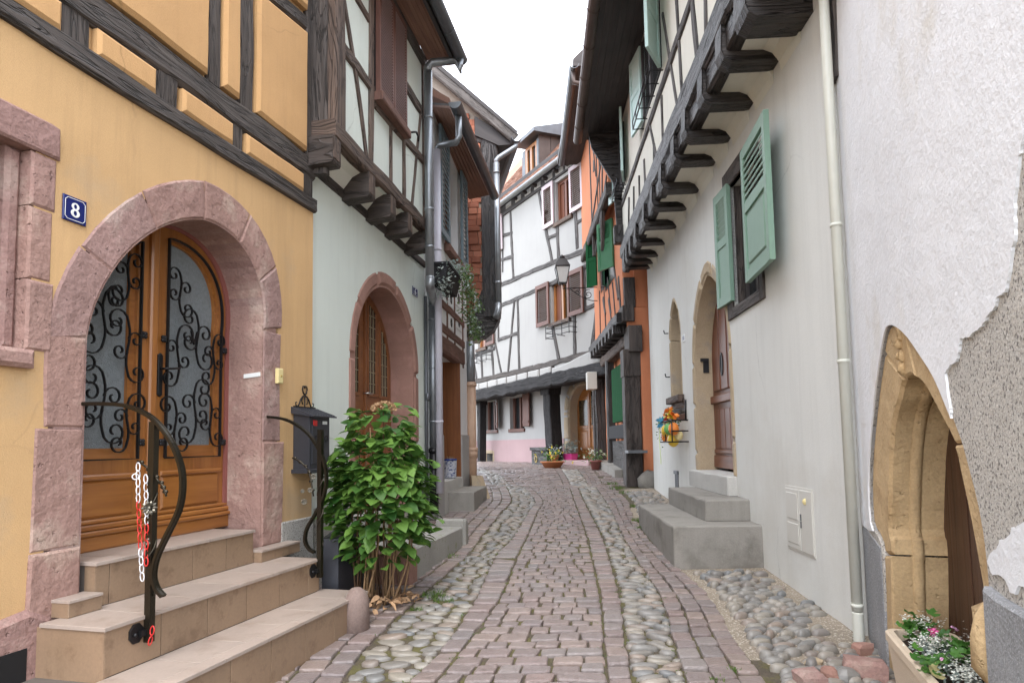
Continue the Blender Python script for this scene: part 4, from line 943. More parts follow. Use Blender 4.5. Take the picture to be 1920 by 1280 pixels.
mb = MB(); mb.tube([F2.P(s2p, z3_ + .02, .09), F2.P(s2p, gz(8.3) + .12, .09)], pr * 1.15, 12); collar(mb, F2.P(s2p, z3_ - .02, .09), pr * 1.2, .05); collar(mb, F2.P(s2p, z3_ - .25, .09), pr * 1.2, .04); mb.build('iron_shoe', 'iron', G2)
mb = MB(); mb.tube([F2.P(s2p - .12, Z2_(800, 560), .03), F2.P(s2p - .12, .6, .03)], .022, 8); mb.blob(F2.P(s2p - .12, Z2_(800, 745), .05), .04, .04, .06, 8, 5)
o = mb.build('conduit', 'dark_zinc', loc=F2.P(s2p - .12, .6, .03)); tag(o, 'thin grey conduit with a clamp beside the zinc downpipe', 'conduit')
# small number plate
q = F2.px(777.5, 547); mb = MB(); mb.rect(F2, q[0] - .10, q[0] + .10, q[1] - .055, q[1] + .055, .003, .010, .003)
o = mb.build('number_plate', 'navy_enamel', loc=F2.P(q[0], q[1], .01)); tag(o, 'small blue and white number plate right of the pink arch on the mint wall', 'number plate')
mb = MB(); ringpoly(mb, F2, (q[0], q[1] - .014), (.03, .022), (.014, .011), .0105, .0125, 16); mb.prism(F2, [(q[0] - .03, q[1] - .01), (q[0] - .014, q[1] - .01), (q[0] - .006, q[1] + .022), (q[0] + .022, q[1] + .03), (q[0] + .022, q[1] + .04), (q[0] - .018, q[1] + .033)], .0105, .0125)
mb.build('numeral', 'white_enamel', o)
mb = MB()
for a, b, c_, d_ in ((-.094, .094, -.049, -.043), (-.094, .094, .043, .049), (-.094, -.088, -.049, .049), (.088, .094, -.049, .049)): mb.rect(F2, q[0] + a, q[0] + b, q[1] + c_, q[1] + d_, .0105, .0118)
mb.build('border_line', 'white_enamel', o)
# door with leaded lights
d2 = -.31; c2 = S2(683, 700, d2)
pol = [(a0_ - .02, zsl2)] + arch(a0_ - .02, a1_ + .02, zS2, zA2 + .02, 36) + [(a1_ + .02, zsl2)]
mb = MB(); mb.prism(F2, [p for p in pol if p[0] <= c2] + [(c2, zsl2)] if False else pol, d2 - .05, d2, 0); 
DL = mb.build('door', 'chestnut_wood', H2)
def topz(s, k=.10):
    a = (a1_ - a0_) / 2 - k; t = min(1, abs(s - (a0_ + a1_) / 2) / a); return zS2 + (zA2 - k - zS2) * math.sqrt(max(0, 1 - t * t))
def lights(x0, x1, zb, n):
    m_ = 5; top = [(x0 + (x1 - x0) * i / m_, topz(x0 + (x1 - x0) * i / m_)) for i in range(m_ + 1)]
    mb = MB(); mb.prism(F2, [(x0, zb)] + top + [(x1, zb)], d2 - .01, d2 + .004); g = mb.build('leaded_light', 'leaded_glass', DL)
    mb = MB(); cells = 3 if n > 1 else 2
    for i in range(cells + 1):
        s = x0 + (x1 - x0) * i / cells; mb.rect(F2, s - .004, s + .004, zb, max(zb + .05, topz(s) - .005), d2 + .002, d2 + .009)
    z = zb
    while z < zA2:
        ss_ = [s for s in [x0 + (x1 - x0) * i / 10 for i in range(11)] if topz(s) > z + .01]
        if len(ss_) > 1: mb.rect(F2, ss_[0], ss_[-1], z - .004, z + .004, d2 + .002, d2 + .008)
        z += .135
    mb.build('lead_lines', 'lead', DL)
    mb = MB(); 
    for p, q in zip([(x0, zb)] + top, top + [(x1, zb)]): mb.beam(F2, p, q, .03, .03, d2 - .005, d2 + .02, rough=0, ch=.05)
    mb.beam(F2, (x0, zb), (x1, zb), .035, .035, d2 - .005, d2 + .022, rough=0, ch=.05); mb.build('light_frame', 'chestnut_wood', DL)
X = lambda x: S2(x, 700, d2)
lights(X(688.5), X(704), Z2_(696, 741, d2), 3); lights(X(711.5), X(726), Z2_(718, 746, d2), 2); lights(X(672) - .22, X(672), Z2_(669, 738, d2), 2)
mb = MB(); mb.rect(F2, c2 - .028, c2 + .028, zsl2, topz(c2, .03), d2, d2 + .03, .008); mb.build('meeting_stile', 'chestnut_wood', DL)
mb = MB(); mb.rect(F2, X(687), X(731), zsl2 + .12, Z2_(700, 775, d2), d2, d2 + .018, .015); mb.rect(F2, X(687) - .02, X(731) + .02, Z2_(700, 772, d2), Z2_(700, 762, d2), d2, d2 + .03, .008, grain=None); mb.build('door_panel', 'chestnut_wood', DL)
mb = MB(); h_ = F2.px(686, 737, d2 + .03); mb.tube([F2.P(h_[0], h_[1], d2), F2.P(h_[0], h_[1], d2 + .06), F2.P(h_[0] + .12, h_[1], d2 + .06)], .011, 7); mb.build('handle', 'polished_steel', DL)

# concrete steps of the mint house
def gstep(name, label, pa, pb, ztop, depth, mat, cat='step', group=None, hz=.45):
    """block whose front foot runs between two ground points, going back depth to the left of the lane"""
    A, B = ground(*pa), ground(*pb); u = (B - A); u.z = 0; L = u.length; u.normalize()
    F = Fr(A.x, A.y, u.x, u.y); mb = MB(); z0 = min(A.z, B.z) - .08; rg = []
    k = 7
    for i in range(k + 1):
        s = L * i / k; w_ = .004 * math.sin(i * 2.1)
        rg.append([F.P(s, z0, -depth), F.P(s, z0, w_), F.P(s, ztop - .015, w_ * .5), F.P(s, ztop, -.018 + w_), F.P(s, ztop, -depth)])
    mb.loft(rg[::-1]); o = mb.build(name, mat, loc=F.P(L / 2, z0 + .08, -depth / 2)); tag(o, label, cat, group); return o, F, L
zA = F2.at(0, 0, 0) if False else None
def topz_at(foot, top):
    A = ground(*foot); r = ray(*top); t = A.y / r.y; return (EYE + r * t).z
tA = topz_at((780, 1087), (777, 1026))
stepA, FA, LA = gstep('concrete_step', 'low mossy concrete step in front of the mint house arched door', (781, 1087), (867, 1022), tA, .46, 'mossy_concrete')
mb = MB(); mb.prism(FA, [(-.17, FA.P(0, 0).z + .0 + gz(FA.o.y) - .1), (-.004, gz(FA.o.y) - .1), (-.004, tA - .015), (-.03, tA + .01), (-.13, tA + .015), (-.175, tA - .03)], -.34, .02, .03, back=True)
o = mb.build('end_stone', 'red_sandstone', loc=FA.P(-.09, gz(5.2), -.1)); tag(o, 'upright red sandstone block closing the near end of the mossy step', 'stone block')
mb = MB(); zz = gz(FA.P(LA, 0).y); mb.prism(FA, [(LA + .003, zz - .1), (LA + .15, zz - .1), (LA + .17, tA + .02), (LA + .12, tA + .075), (LA + .02, tA + .085), (LA + .003, tA + .06)], -.30, .03, .03, back=True)
o = mb.build('end_stone', 'mossy_concrete', loc=FA.P(LA + .08, zz, -.1)); tag(o, 'upright mossy kerb stone at the far end of the low step', 'stone block')
fb = FA.P(.25, 0, -.44); tB = tA + .24
def block(F, s0, s1, z0, z1, d0, d1, mat, name, label, cat, ch=.015, group=None):
    """cast step: nose worn unevenly, arrises knocked off here and there"""
    mb = MB(); k = max(8, int((s1 - s0) / .09)); rg = []; sd_ = random.random() * 40
    for i in range(-1, k + 2):
        f = min(max(i, 0), k) / k; s = s0 + (s1 - s0) * f; e = 1. if 0 <= i <= k else 0.
        ins = .012 if (i < 0 or i > k) else 0.; s = s0 if i < 0 else s1 if i > k else min(max(s, s0 + .012), s1 - .012)
        r = ch * (.6 + 1.5 * max(0., noise.noise((s * 5 + sd_, 0, 0))) + .5 * random.random()); w_ = .006 * noise.noise((s * 2.2, sd_, 0)); dz = .005 * noise.noise((s * 1.7, sd_, 4.))
        rg.append([F.P(s, z0, d0), F.P(s, z0, d1 + w_ - ins), F.P(s, (z0 + z1) / 2, d1 - w_ - ins), F.P(s, z1 - r - ins + dz, d1 + w_ - ins), F.P(s, z1 - ins + dz - r * .3, d1 - r * .35 - ins), F.P(s, z1 - ins + dz, d1 - r * 1.1 - ins), F.P(s, z1 - ins + dz * .5, (d0 + d1) / 2), F.P(s, z1 - ins, d0)])
    mb.loft(rg[::-1]); o = mb.build(name, mat, loc=F.P((s0 + s1) / 2, z0, (d0 + d1) / 2)); return tag(o, label, cat, group)
block(FA, .30, LA + .02, .15, tB, -.85, -.41, 'mossy_concrete', 'concrete_step', 'upper concrete step behind the mossy one at the mint house door', 'step')

# ------------------------------------------------------------------ narrow white house with brown timbers
H3 = thing('narrow_house', 'narrow white half-timbered house with brown doorway behind the zinc downpipe', 'house', F3.P(0, .5))
S3 = lambda x, y=700, d=0.: F3.px(x, y, d)[0]
Z3_ = lambda x, y, d=0.: F3.px(x, y, d)[1]
n0, n1 = S3(817, 700), S3(876, 700)
zE3 = F3.px(808, 200, 0.)[1] + .02; zE3f = F3.px(880, 374, 0.)[1] + .02; 
do0, do1 = S3(829, 750), S3(862, 750); zd1 = Z3_(845, 668); zd0 = gz(10) + .42
wi0, wi1 = S3(834, 400), S3(858, 420); zw0_, zw1_ = Z3_(845, 476), Z3_(845, 300)
wall(H3, F3, [(n0, 0), (n1, 0), (n1, zE3f), (n0, zE3)], [rectp(do0, do1, .3, zd1), rectp(wi0, wi1, zw0_, zw1_)], 'white_panel', rev=.5)
core(H3, F3, n0, n1 + .1, 0, min(zE3, zE3f) - .05, -.55, -3.5)
mb = MB(); mb.rect(F3, do0, do0 + (do1 - do0) * .42, zd0, zd1, -.5, -.42); mb.build('doorway_shadow', 'shade_black', H3)
mb = MB(); mb.rect(F3, do1 - .02, do1 - .0, zd0, zd1, -.48, .012, .004); mb.build('door_jamb', 'chestnut_wood', H3)
mb = MB(); mb.rect(F3, do0 + .02, do1 - .02, zd0, zd1 - .1, -.40, -.33, .004); d3 = mb.build('door', 'mahogany_wood', H3)
tim(H3, F3, 'red_brown_timber', (n0 + .15, Z3_(845, 655)), (do1 + .35, Z3_(845, 655)), .26, d0=-.1, d1=.03, name='lintel')
for y, w_, x0, x1 in ((627, .13, 824, 870), (585, .13, 824, 870)):
    z = Z3_(845, y); tim(H3, F3, 'red_brown_timber', (S3(x0), z), (S3(x1), z), w_, d0=-.05, d1=.02, name='rail')
for x in (839, 853, 868):
    tim(H3, F3, 'red_brown_timber', (S3(x), Z3_(x, 690) if x > 860 else Z3_(845, 640)), (S3(x), Z3_(845, 500)), .075, d0=-.05, d1=.014, name='post')
# carved infill squares between the rails
for x0, x1 in ((841, 851), (855, 866)):
    for y0, y1 in ((592, 620), (546, 578)):
        a, b = S3(x0), S3(x1); z0, z1 = Z3_((x0 + x1) / 2, y1), Z3_((x0 + x1) / 2, y0); mb = MB(); mb.rect(F3, a, b, z0, z1, 0, .01, .012)
        p = mb.build('infill_panel', 'white_panel', H3); mb = MB(); cx, cz = (a + b) / 2, (z0 + z1) / 2; r = min(b - a, z1 - z0) * .3
        ringpoly(mb, F3, (cx, cz), (r, r), (r * .7, r * .7), .0102, .013, 10)
        for t in range(4):
            q = t * .785; mb.beam(F3, (cx - r * math.cos(q), cz - r * math.sin(q)), (cx + r * math.cos(q), cz + r * math.sin(q)), .02, .02, .0102, .014, rough=0)
        mb.build('fretwork', 'dark_timber', p)
mb = MB(); mb.rect(F3, wi0, wi1, zw0_, zw1_, -.3, -.22); mb.build('window_pane', 'dark_glass', H3)
mb = MB(); wc = (wi0 + wi1) / 2
for a, b in ((wi0, wi0 + .07), (wc - .05, wc + .05), (wi1 - .07, wi1)): mb.rect(F3, a, b, zw0_, zw1_, -.22, -.16, .006)
mb.build('window_frame', 'mahogany_wood', H3)
mb = MB(); mb.rect(F3, wi0 - .1, wi1 + .1, zw0_ - .1, zw0_ + .01, -.05, .1, .01); mb.build('window_sill', 'red_brown_timber', H3)
for a, b, an in ((wi0, S3(818, 400) - .02, 0), (wi1, wi1 + .5, 0)):
    Fq = F3 if True else None; lo, hi = min(a, b), max(a, b); louver(H3, F3, lo, hi, zw0_ + .02, zw1_ + .05, .05, .04, 'blue_grey_paint', fr=.07, ns=18)
mb = MB(); mb.rect(F3, do1 + .02, n1 + .02, .3, Z3_(868, 815), -.02, .03, .01); mb.build('plinth', 'grey_plinth', H3); mb = MB(); mb.rect(F3, n0, do0 - .02, .3, Z3_(824, 815), -.02, .03, .01); mb.build('plinth', 'grey_plinth', H3)
# eaves: boarded soffit, gutter, roof
def p3(x, y, d): q = F3.px(x, y, d); return F3.P(q[0], q[1], d)
Nin, Nout, Fout, Fin = p3(808, 200, .0), p3(843, 203, .36), p3(917, 366, .36), p3(880, 374, .0)
for i in range(6):
    f0_, f1_ = i / 6, (i + 1) / 6 - .008; u = Vector((0, 0, .03)); mb = MB()
    mb.loft([[Nin.lerp(Nout, f0_), Nin.lerp(Nout, f1_), Nin.lerp(Nout, f1_) + u, Nin.lerp(Nout, f0_) + u], [Fin.lerp(Fout, f0_), Fin.lerp(Fout, f1_), Fin.lerp(Fout, f1_) + u, Fin.lerp(Fout, f0_) + u]]); mb.build('soffit_board', 'soffit_board', H3)
up = Vector((0, 0, .06)); bk3 = -F3.n * 3.2 + Vector((0, 0, 2.1))
mb = MB(); mb.loft([[a_ + up, a_ + up + Vector((0, 0, .08)), a_ + bk3 + Vector((0, 0, .12)), a_ + bk3 + Vector((0, 0, -.3)), b_ + up] for a_, b_ in ((Nout, Nin), (Fout, Fin))]); mb.build('roof', 'roof_tile', H3)
mb = MB(); mb.loft([[Nin + Vector((0, 0, .03)), Nout + Vector((0, 0, .03)), Nout + Vector((0, 0, .12)), Nin + Vector((0, 0, .30))], [v + F3.u * .02 for v in (Nin + Vector((0, 0, .03)), Nout + Vector((0, 0, .03)), Nout + Vector((0, 0, .12)), Nin + Vector((0, 0, .30)))]]); mb.build('verge_board', 'weathered_board', H3)
G3 = thing('gutter', 'dark zinc gutter under the low roof of the narrow house', 'gutter', Nout)
ga, gb = Nout + F3.n * .09 + Vector((0, 0, .02)) - F3.u * .1, Fout + F3.n * .09 + Vector((0, 0, .02)) + F3.u * .1
mb = MB(); gutter(mb, [ga, gb], .085); mb.build('channel', 'dark_zinc', G3)
mb = MB(); FG = Fr(ga.x, ga.y, F3.n.x, F3.n.y); mb.prism(FG, [(.085 * math.cos(t), ga.z + .085 * math.sin(t)) for t in [math.pi + math.pi * i / 8 for i in range(9)]], 0, .01, back=True); mb.build('end_cap', 'zinc', G3)
e0 = ga + F3.u * .25
mb = MB(); mb.tube([e0 - Vector((0, 0, .06)), e0 - Vector((0, 0, .34)), e0 - F3.n * .04 - Vector((0, 0, .42)), p3(826, 272, .12), p3(822, 277, .08), p3(822, 300, .08)], .045, 10); mb.build('elbow', 'zinc', G3)
zE3 = p3(822, 277, .08).z + .42
xl = S3(822, 600, .08)
mb = MB(); mb.tube([F3.P(xl, zE3 - .5, .08), F3.P(xl, gz(9) + .35, .08)], .05, 12)
for y in (470, 560, 790): collar(mb, F3.P(xl, Z3_(822, y, .08), .08), .05, .03)
o = mb.build('downpipe', 'lilac_pipe', loc=F3.P(xl, .9, .08)); tag(o, 'pale lilac downpipe between the zinc pipe and the brown doorway', 'downpipe')
# far pipe: grey above, peach cast iron below
xp = S3(884, 800, .06); zt_, zm_ = Z3_(882, 640, .06), Z3_(884, 722, .06)
mb = MB(); mb.tube([F3.P(xp - .02, zt_, .06), F3.P(xp, zm_, .06)], .075, 12); o = mb.build('downpipe', ['zinc', 'peach_pipe'], loc=F3.P(xp, .7, .06)); tag(o, 'downpipe with grey upper length and peach iron foot at the corner past the brown door', 'downpipe')
mb = MB(); mb.tube([F3.P(xp, zm_ + .05, .06), F3.P(xp, gz(12) + .05, .06)], .085, 12); collar(mb, F3.P(xp, zm_, .06), .09, .05); collar(mb, F3.P(xp, Z3_(884, 842, .06), .06), .095, .06); collar(mb, F3.P(xp, Z3_(884, 850, .06), .06), .09, .16); mb.build('iron_foot', 'peach_pipe', o)
# steps of the narrow house and the wedge stone beyond
mb = None
block(F3, do0 - .1, do1 + .2, .2, zd0, -.45, .02, 'pale_concrete', 'door_step', 'pale concrete threshold under the brown doorway', 'step')
A_ = ground(846, 966); B_ = ground(891, 957) if False else ground(892, 962)
q0 = F3.at(842, 930, 1.5 - .066 * 9.2); 
sA = (A_ - F3.o).dot(F3.u); sB = (B_ - F3.o).dot(F3.u); dB = (B_ - F3.o).dot(F3.n)
block(F3, S3(838, 950), S3(838, 950) + 1.25, .2, zd0 - .17, .02, .40, 'concrete', 'door_step', 'grey concrete step standing out into the lane below the brown doorway', 'step')
W_ = ground(905, 935); mb = MB(); FW = Fr(W_.x - .16, W_.y, 1, 0)
mb.loft([[FW.P(.0, gz(11) - .1, 0), FW.P(.32, gz(11) - .1, 0), FW.P(.05, gz(11) + .36, -.0), FW.P(-.02, gz(11) + .36, 0)], [FW.P(-.05, gz(11) - .1, -.45), FW.P(.26, gz(11) - .1, -.45), FW.P(.14, gz(11) + .34, -.45), FW.P(-.06, gz(11) + .35, -.45)]])
o = mb.build('guard_stone', 'tan_sandstone', loc=(W_.x, W_.y, gz(W_.y))); tag(o, 'sloping tan guard stone at the corner below the peach pipe', 'guard stone')
# blue and white flower pot on the threshold
pp = F3.P(*((lambda q: (q[0], 0, 0))(F3.px(849, 912, -.12)))); zp = zd0 + .004
PT = thing('flower_pot', 'blue and white glazed pot standing on the threshold of the brown doorway', 'pot', (pp.x, pp.y, zp))
r_ = .105
pc = F3.P(F3.px(849, 912, -.02)[0], zp, -.06)
mb = MB(); mb.lathe(pc, [(.01, 0), (r_ * .88, 0), (r_ * .92, .02), (r_, .27), (r_ * 1.02, .275), (r_ * .9, .275), (r_ * .88, .25), (.01, .25)], 18); mb.build('body', 'porcelain', PT)
mb = MB(); mb.lathe(pc + Vector((0, 0, .268)), [(r_ * 1.0, 0), (r_ * 1.05, 0), (r_ * 1.05, .03), (r_ * .97, .03)], 18); mb.build('rim', 'cobalt', PT)
mb = MB()
for i in range(60):
    t = random.random() * 6.28; r = random.random() * r_ * .8; p = pc + Vector((r * math.cos(t), r * math.sin(t), .25)); q = p + Vector((random.gauss(0, .02), random.gauss(0, .02), random.uniform(.03, .09))); mb.tube([p, q], [.004, .002], 4)
mb.build('dry_growth', 'cane', PT)

# ------------------------------------------------------------------ brick gable with dark corner post
H4 = thing('brick_gable_house', 'brick gable with charred dark corner post and sloping roof edge above the narrow house', 'house', (-1.2, 12.4, .6))
X4 = lambda x, y=400: F4.px(x, y)
c4 = X4(935)[0]; zbt = X4(920, 592)[1]
w4 = X4(903)[0]; rk0, rk1 = X4(815, 138), X4(962, 262)
sl4 = (rk1[1] - rk0[1]) / (rk1[0] - rk0[0])
zr = lambda s: rk1[1] + sl4 * (s - rk1[0])
FS4 = Fr(F4.P(c4 - .03, 0).x, F4.P(c4 - .03, 0).y, -.16, 1.0)   # side wall, bending away with the lane
mb = MB(); mb.loft([[F4.P(-2., z_, -.07), F4.P(c4 - .03, z_, -.07), FS4.P(3.4, z_), F4.P(-2., z_, -3.2)] for z_ in (zbt, zr(c4) - .12)]); mb.build('rear_wall', 'mortar', H4)
mb = MB(); mb.prism(F4, [(-2., zbt), (c4 - .02, zbt), (c4 - .02, zr(c4) - .06), (-2., zr(-2.) - .06)], -.3, -.03); mb.build('gable_wall', 'mortar', H4)
mb = MB(); mb.beam(F4, ((c4 + w4) / 2, zbt - .02), ((c4 + w4) / 2, zr(c4) - .1), c4 - w4, c4 - w4, -.25, .05, rough=.04); mb.build('corner_post', 'black_timber', H4)
mb = MB(); mb.beam(F4, (w4 - .35 - .1, Z3_(905, 300) if False else X4(890, 262)[1]), (c4, X4(890, 262)[1] + .0), .13, .13, -.1, .02); mb.build('rail', 'grey_timber', H4)
bw4 = X4(872)[0]
z = zbt; row = 0
while z < zr(w4) - .1:
    h = random.uniform(.10, .14); s = bw4 - .95 + random.uniform(-.05, .05)
    while s < w4 - .02:
        L = random.uniform(.17, .25); e = min(w4 - .004, s + L)
        if e - s > .05 and z + h < zr(e) - .08:
            mb = MB(); mb.rect(F4, s + .004, e - .004, z + .004, z + h - .004, -.05, random.uniform(-.005, .035), .008); mb.build('brick', 'old_brick', H4)
        s = e
    z += h; row += 1
# curved bracket foot below the post
mb = MB(); mb.prism(F4, [(w4 - .02, zbt + .5), (c4 + .005, zbt + .5), (c4 + .005, zbt + .12), (c4 - .03, zbt - .08), (c4 - .14, zbt - .28), (c4 - .34, zbt - .42), (w4 - .35, zbt - .4), (w4 - .2, zbt)], -.28, .02, .01); mb.build('bracket', 'black_timber', H4)
# verge board, roof slab, gutter end and pipe
mb = MB(); mb.beam(F4, (rk0[0] - .6, zr(rk0[0] - .6)), (rk1[0] + .05, zr(rk1[0] + .05)), .20, .20, .12, .18, rough=.06); mb.build('verge_board', 'weathered_board', H4)
sk = Vector((-.55, 3.4, 0))
rp = [(rk0[0] - 1.2, zr(rk0[0] - 1.2) + .08), (rk1[0] + .08, zr(rk1[0] + .08) + .08), (rk1[0] + .1, zr(rk1[0] + .1) + .16), (rk0[0] - 1.2, zr(rk0[0] - 1.2) + .2)]
mb = MB(); mb.loft([[F4.P(*p, .2) for p in rp], [F4.P(*p, .2) + sk for p in rp]]); mb.build('roof', 'dark_soffit', H4)
rp = [(w4 - .1, zr(w4) - .12), (rk1[0] + .02, zr(rk1[0]) - .06), (rk1[0] + .02, zr(rk1[0]) - .13), (c4 + .03, zr(c4) - .42), (w4 - .1, zr(w4) - .5)]
mb = MB(); mb.loft([[F4.P(*p, .08) for p in rp], [F4.P(*p, .08) + sk for p in rp]]); mb.build('boxed_eave', 'dark_soffit', H4)
G4 = thing('gutter', 'grey gutter end and square-cut downpipe on the charred corner post', 'gutter', F4.P(c4, zbt, .1))
gx = rk1[0] + .08; gzv = zr(rk1[0]) - .06
mb = MB(); gutter(mb, [F4.P(gx, gzv, .25), F4.P(gx, gzv, .25) + sk], .10); mb.build('channel', 'dark_zinc', G4)
px_, pz = X4(932, 305); 
mb = MB(); mb.tube([F4.P(gx, gzv - .08, .16), F4.P(gx - .02, gzv - .16, .16), F4.P(px_ + .04, pz + .02, .16), F4.P(px_, pz - .03, .16), F4.P(px_, pz - .1, .16)], .05, 10); mb.build('elbow', 'zinc', G4)
zlow = X4(930, 575)[1]
mb = MB(); mb.tube([F4.P(px_, pz - .08, .16), F4.P(px_ + .0, zlow, .16)], .058, 12)
for y in (330, 534): collar(mb, F4.P(px_, X4(930, y)[1], .16), .058, .05)
mb.build('downpipe', 'zinc', G4)
mb = MB(); mb.tube([F4.P(px_, zlow + .03, .16), F4.P(px_ - .01, zlow - .12, .17), F4.P(px_ - .05, zlow - .25, .2)], .066, 10); mb.build('spout', 'zinc', G4)
random.seed(23)
# ------------------------------------------------------------------ white half-timbered house across the bend
HC = thing('white_half_timbered_house', 'white half-timbered house across the bend with brown shutters and heavy rough beam', 'house', FC.P(-3, .88))
SC_ = lambda x, y=600, d=0.: FC.px(x, y, d)[0]
ZC = lambda x, y, d=0.: FC.px(x, y, d)[1]
cz0 = ZC(1010, 716); cz1 = ZC(1010, 352)
cL, cR = -9.6, SC_(1127, 600) + .35
GD = -.9
wl0, wr0 = SC_(1042, 380), SC_(1071, 380)
up_open = rectp(SC_(1042, 380), SC_(1071, 370), ZC(1042, 420), ZC(1042, 343))
lo_open = rectp(SC_(1034, 570), SC_(1067, 560), ZC(1034, 607), ZC(1034, 532))
lf_open = rectp(SC_(896, 630), SC_(912, 630), ZC(905, 652), ZC(905, 606))
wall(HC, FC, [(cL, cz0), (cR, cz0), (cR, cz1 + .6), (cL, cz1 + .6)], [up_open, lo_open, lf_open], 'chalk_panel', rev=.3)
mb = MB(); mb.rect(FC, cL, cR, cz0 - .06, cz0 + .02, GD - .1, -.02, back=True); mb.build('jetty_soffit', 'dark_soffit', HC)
g0_, g1_ = SC_(1068, 800, GD), SC_(1119, 800, GD)
zdb = gz(18) + .12; zda = ZC(1094, 722, GD)
zdp = zda - (g1_ - g0_) / 2 * 1.0
gw1 = rectp(SC_(909, 780, GD), SC_(933, 780, GD), ZC(920, 806, GD), ZC(920, 752, GD)); gw2 = rectp(SC_(956, 780, GD), SC_(983, 780, GD), ZC(970, 803, GD), ZC(970, 744, GD))
hol = rectp(SC_(914, 856, GD), SC_(925, 856, GD), ZC(919, 865, GD), ZC(919, 850, GD))
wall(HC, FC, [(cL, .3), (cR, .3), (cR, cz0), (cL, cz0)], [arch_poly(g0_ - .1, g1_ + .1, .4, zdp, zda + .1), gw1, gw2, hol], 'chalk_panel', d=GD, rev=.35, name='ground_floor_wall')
core(HC, FC, cL, cR, .3, cz1 + .5, GD - .4, -6, name='rear_wall')
mb = MB(); mb.rect(FC, cL, cR, cz0 + .05, cz1 + .55, -.9, -.32, back=True); mb.build('interior_wall', 'interior', HC)
zpl = ZC(960, 824, GD)
mb = MB(); mb.prism(FC, [(cL, .3), (hol[0][0] - .01, .3), (hol[0][0] - .01, zpl), (cL, zpl)], GD, GD + .03, .006); mb.build('plinth', 'pink_plinth', HC)
mb = MB(); mb.prism(FC, [(hol[1][0] + .01, .3), (g0_ - .3, .3), (g0_ - .3, zpl), (hol[1][0] + .01, zpl)], GD, GD + .03, .006); mb.build('plinth', 'pink_plinth', HC)
mb = MB(); mb.rect(FC, hol[0][0] - .01, hol[1][0] + .01, hol[2][1] + .01, zpl, GD, GD + .03, .006); mb.build('plinth', 'pink_plinth', HC)
for k, (a, b, c_, d_) in enumerate(((hol[0][0] - .17, hol[0][0] - .01, .5, hol[2][1] + .12), (hol[1][0] + .01, hol[1][0] + .14, .5, hol[2][1] + .1), (hol[0][0] - .01, hol[1][0] + .01, hol[2][1], hol[2][1] + .13))):
    mb = MB(); mb.rect(FC, a, b, c_, d_, GD, GD + .04, .015); mb.build('frame_stone', 'tan_sandstone', HC)
def timC(p, q, w, w1=None, m='grey_timber', d1=.028, name='timber', **k):
    a, b = FC.px(*p), FC.px(*q); k.setdefault('rough', .22)
    mb = MB(); mb.beam(FC, a, b, w, w1 or w, -.05, d1, **k); return mb.build(name, m, HC)
for p, q, w in (((943, 398), (943, 510), .07), ((957, 392), (963, 520), .12), ((941, 443), (961, 437), .10), ((938, 488), (963, 480), .10), ((1010, 358), (1036, 492), .13), ((1020, 400), (1027, 397), .09), ((1028, 446), (1045, 440), .10),
                ((1045, 425), (1048, 484), .13), ((1079, 398), (1083, 466), .14), ((1100, 400), (1096, 462), .13), ((1083, 417), (1103, 406), .10), ((1087, 358), (1101, 351), .09),
                ((965, 562), (953, 697), .10), ((971, 560), (974, 692), .12), ((934, 637), (973, 624), .10), ((935, 598), (935, 640), .09), ((929, 643), (941, 702), .11), ((922, 648), (926, 705), .13), ((902, 657), (905, 708), .11), ((889, 680), (894, 709), .11),
                ((1036, 608), (1048, 673), .13), ((1077, 592), (1078, 664), .14), ((1120, 575), (1110, 655), .12), ((1087, 585), (1123, 568), .12), ((1096, 502), (1098, 578), .10), ((928, 652), (890, 668), .12)):
    timC(p, q, w)
def longbeam(pts, w, m='grey_timber', d0=-.05, d1=.02, name='rail', **k):
    P = [FC.px(*p) for p in pts]; k.setdefault('rough', .2)
    for a, b in zip(P, P[1:]):
        mb = MB(); mb.beam(FC, a, b, w, w, d0, d1, seed=3., **k); mb.build(name, m, HC)
longbeam([(938, 535), (1044, 489), (1124, 460)], .15); longbeam([(886, 594), (939, 573), (1013, 541), (1124, 488)], .14)
longbeam([(886, 716), (1000, 690), (1127, 657)], .17, m='dark_timber', d1=.03, name='sill_beam')
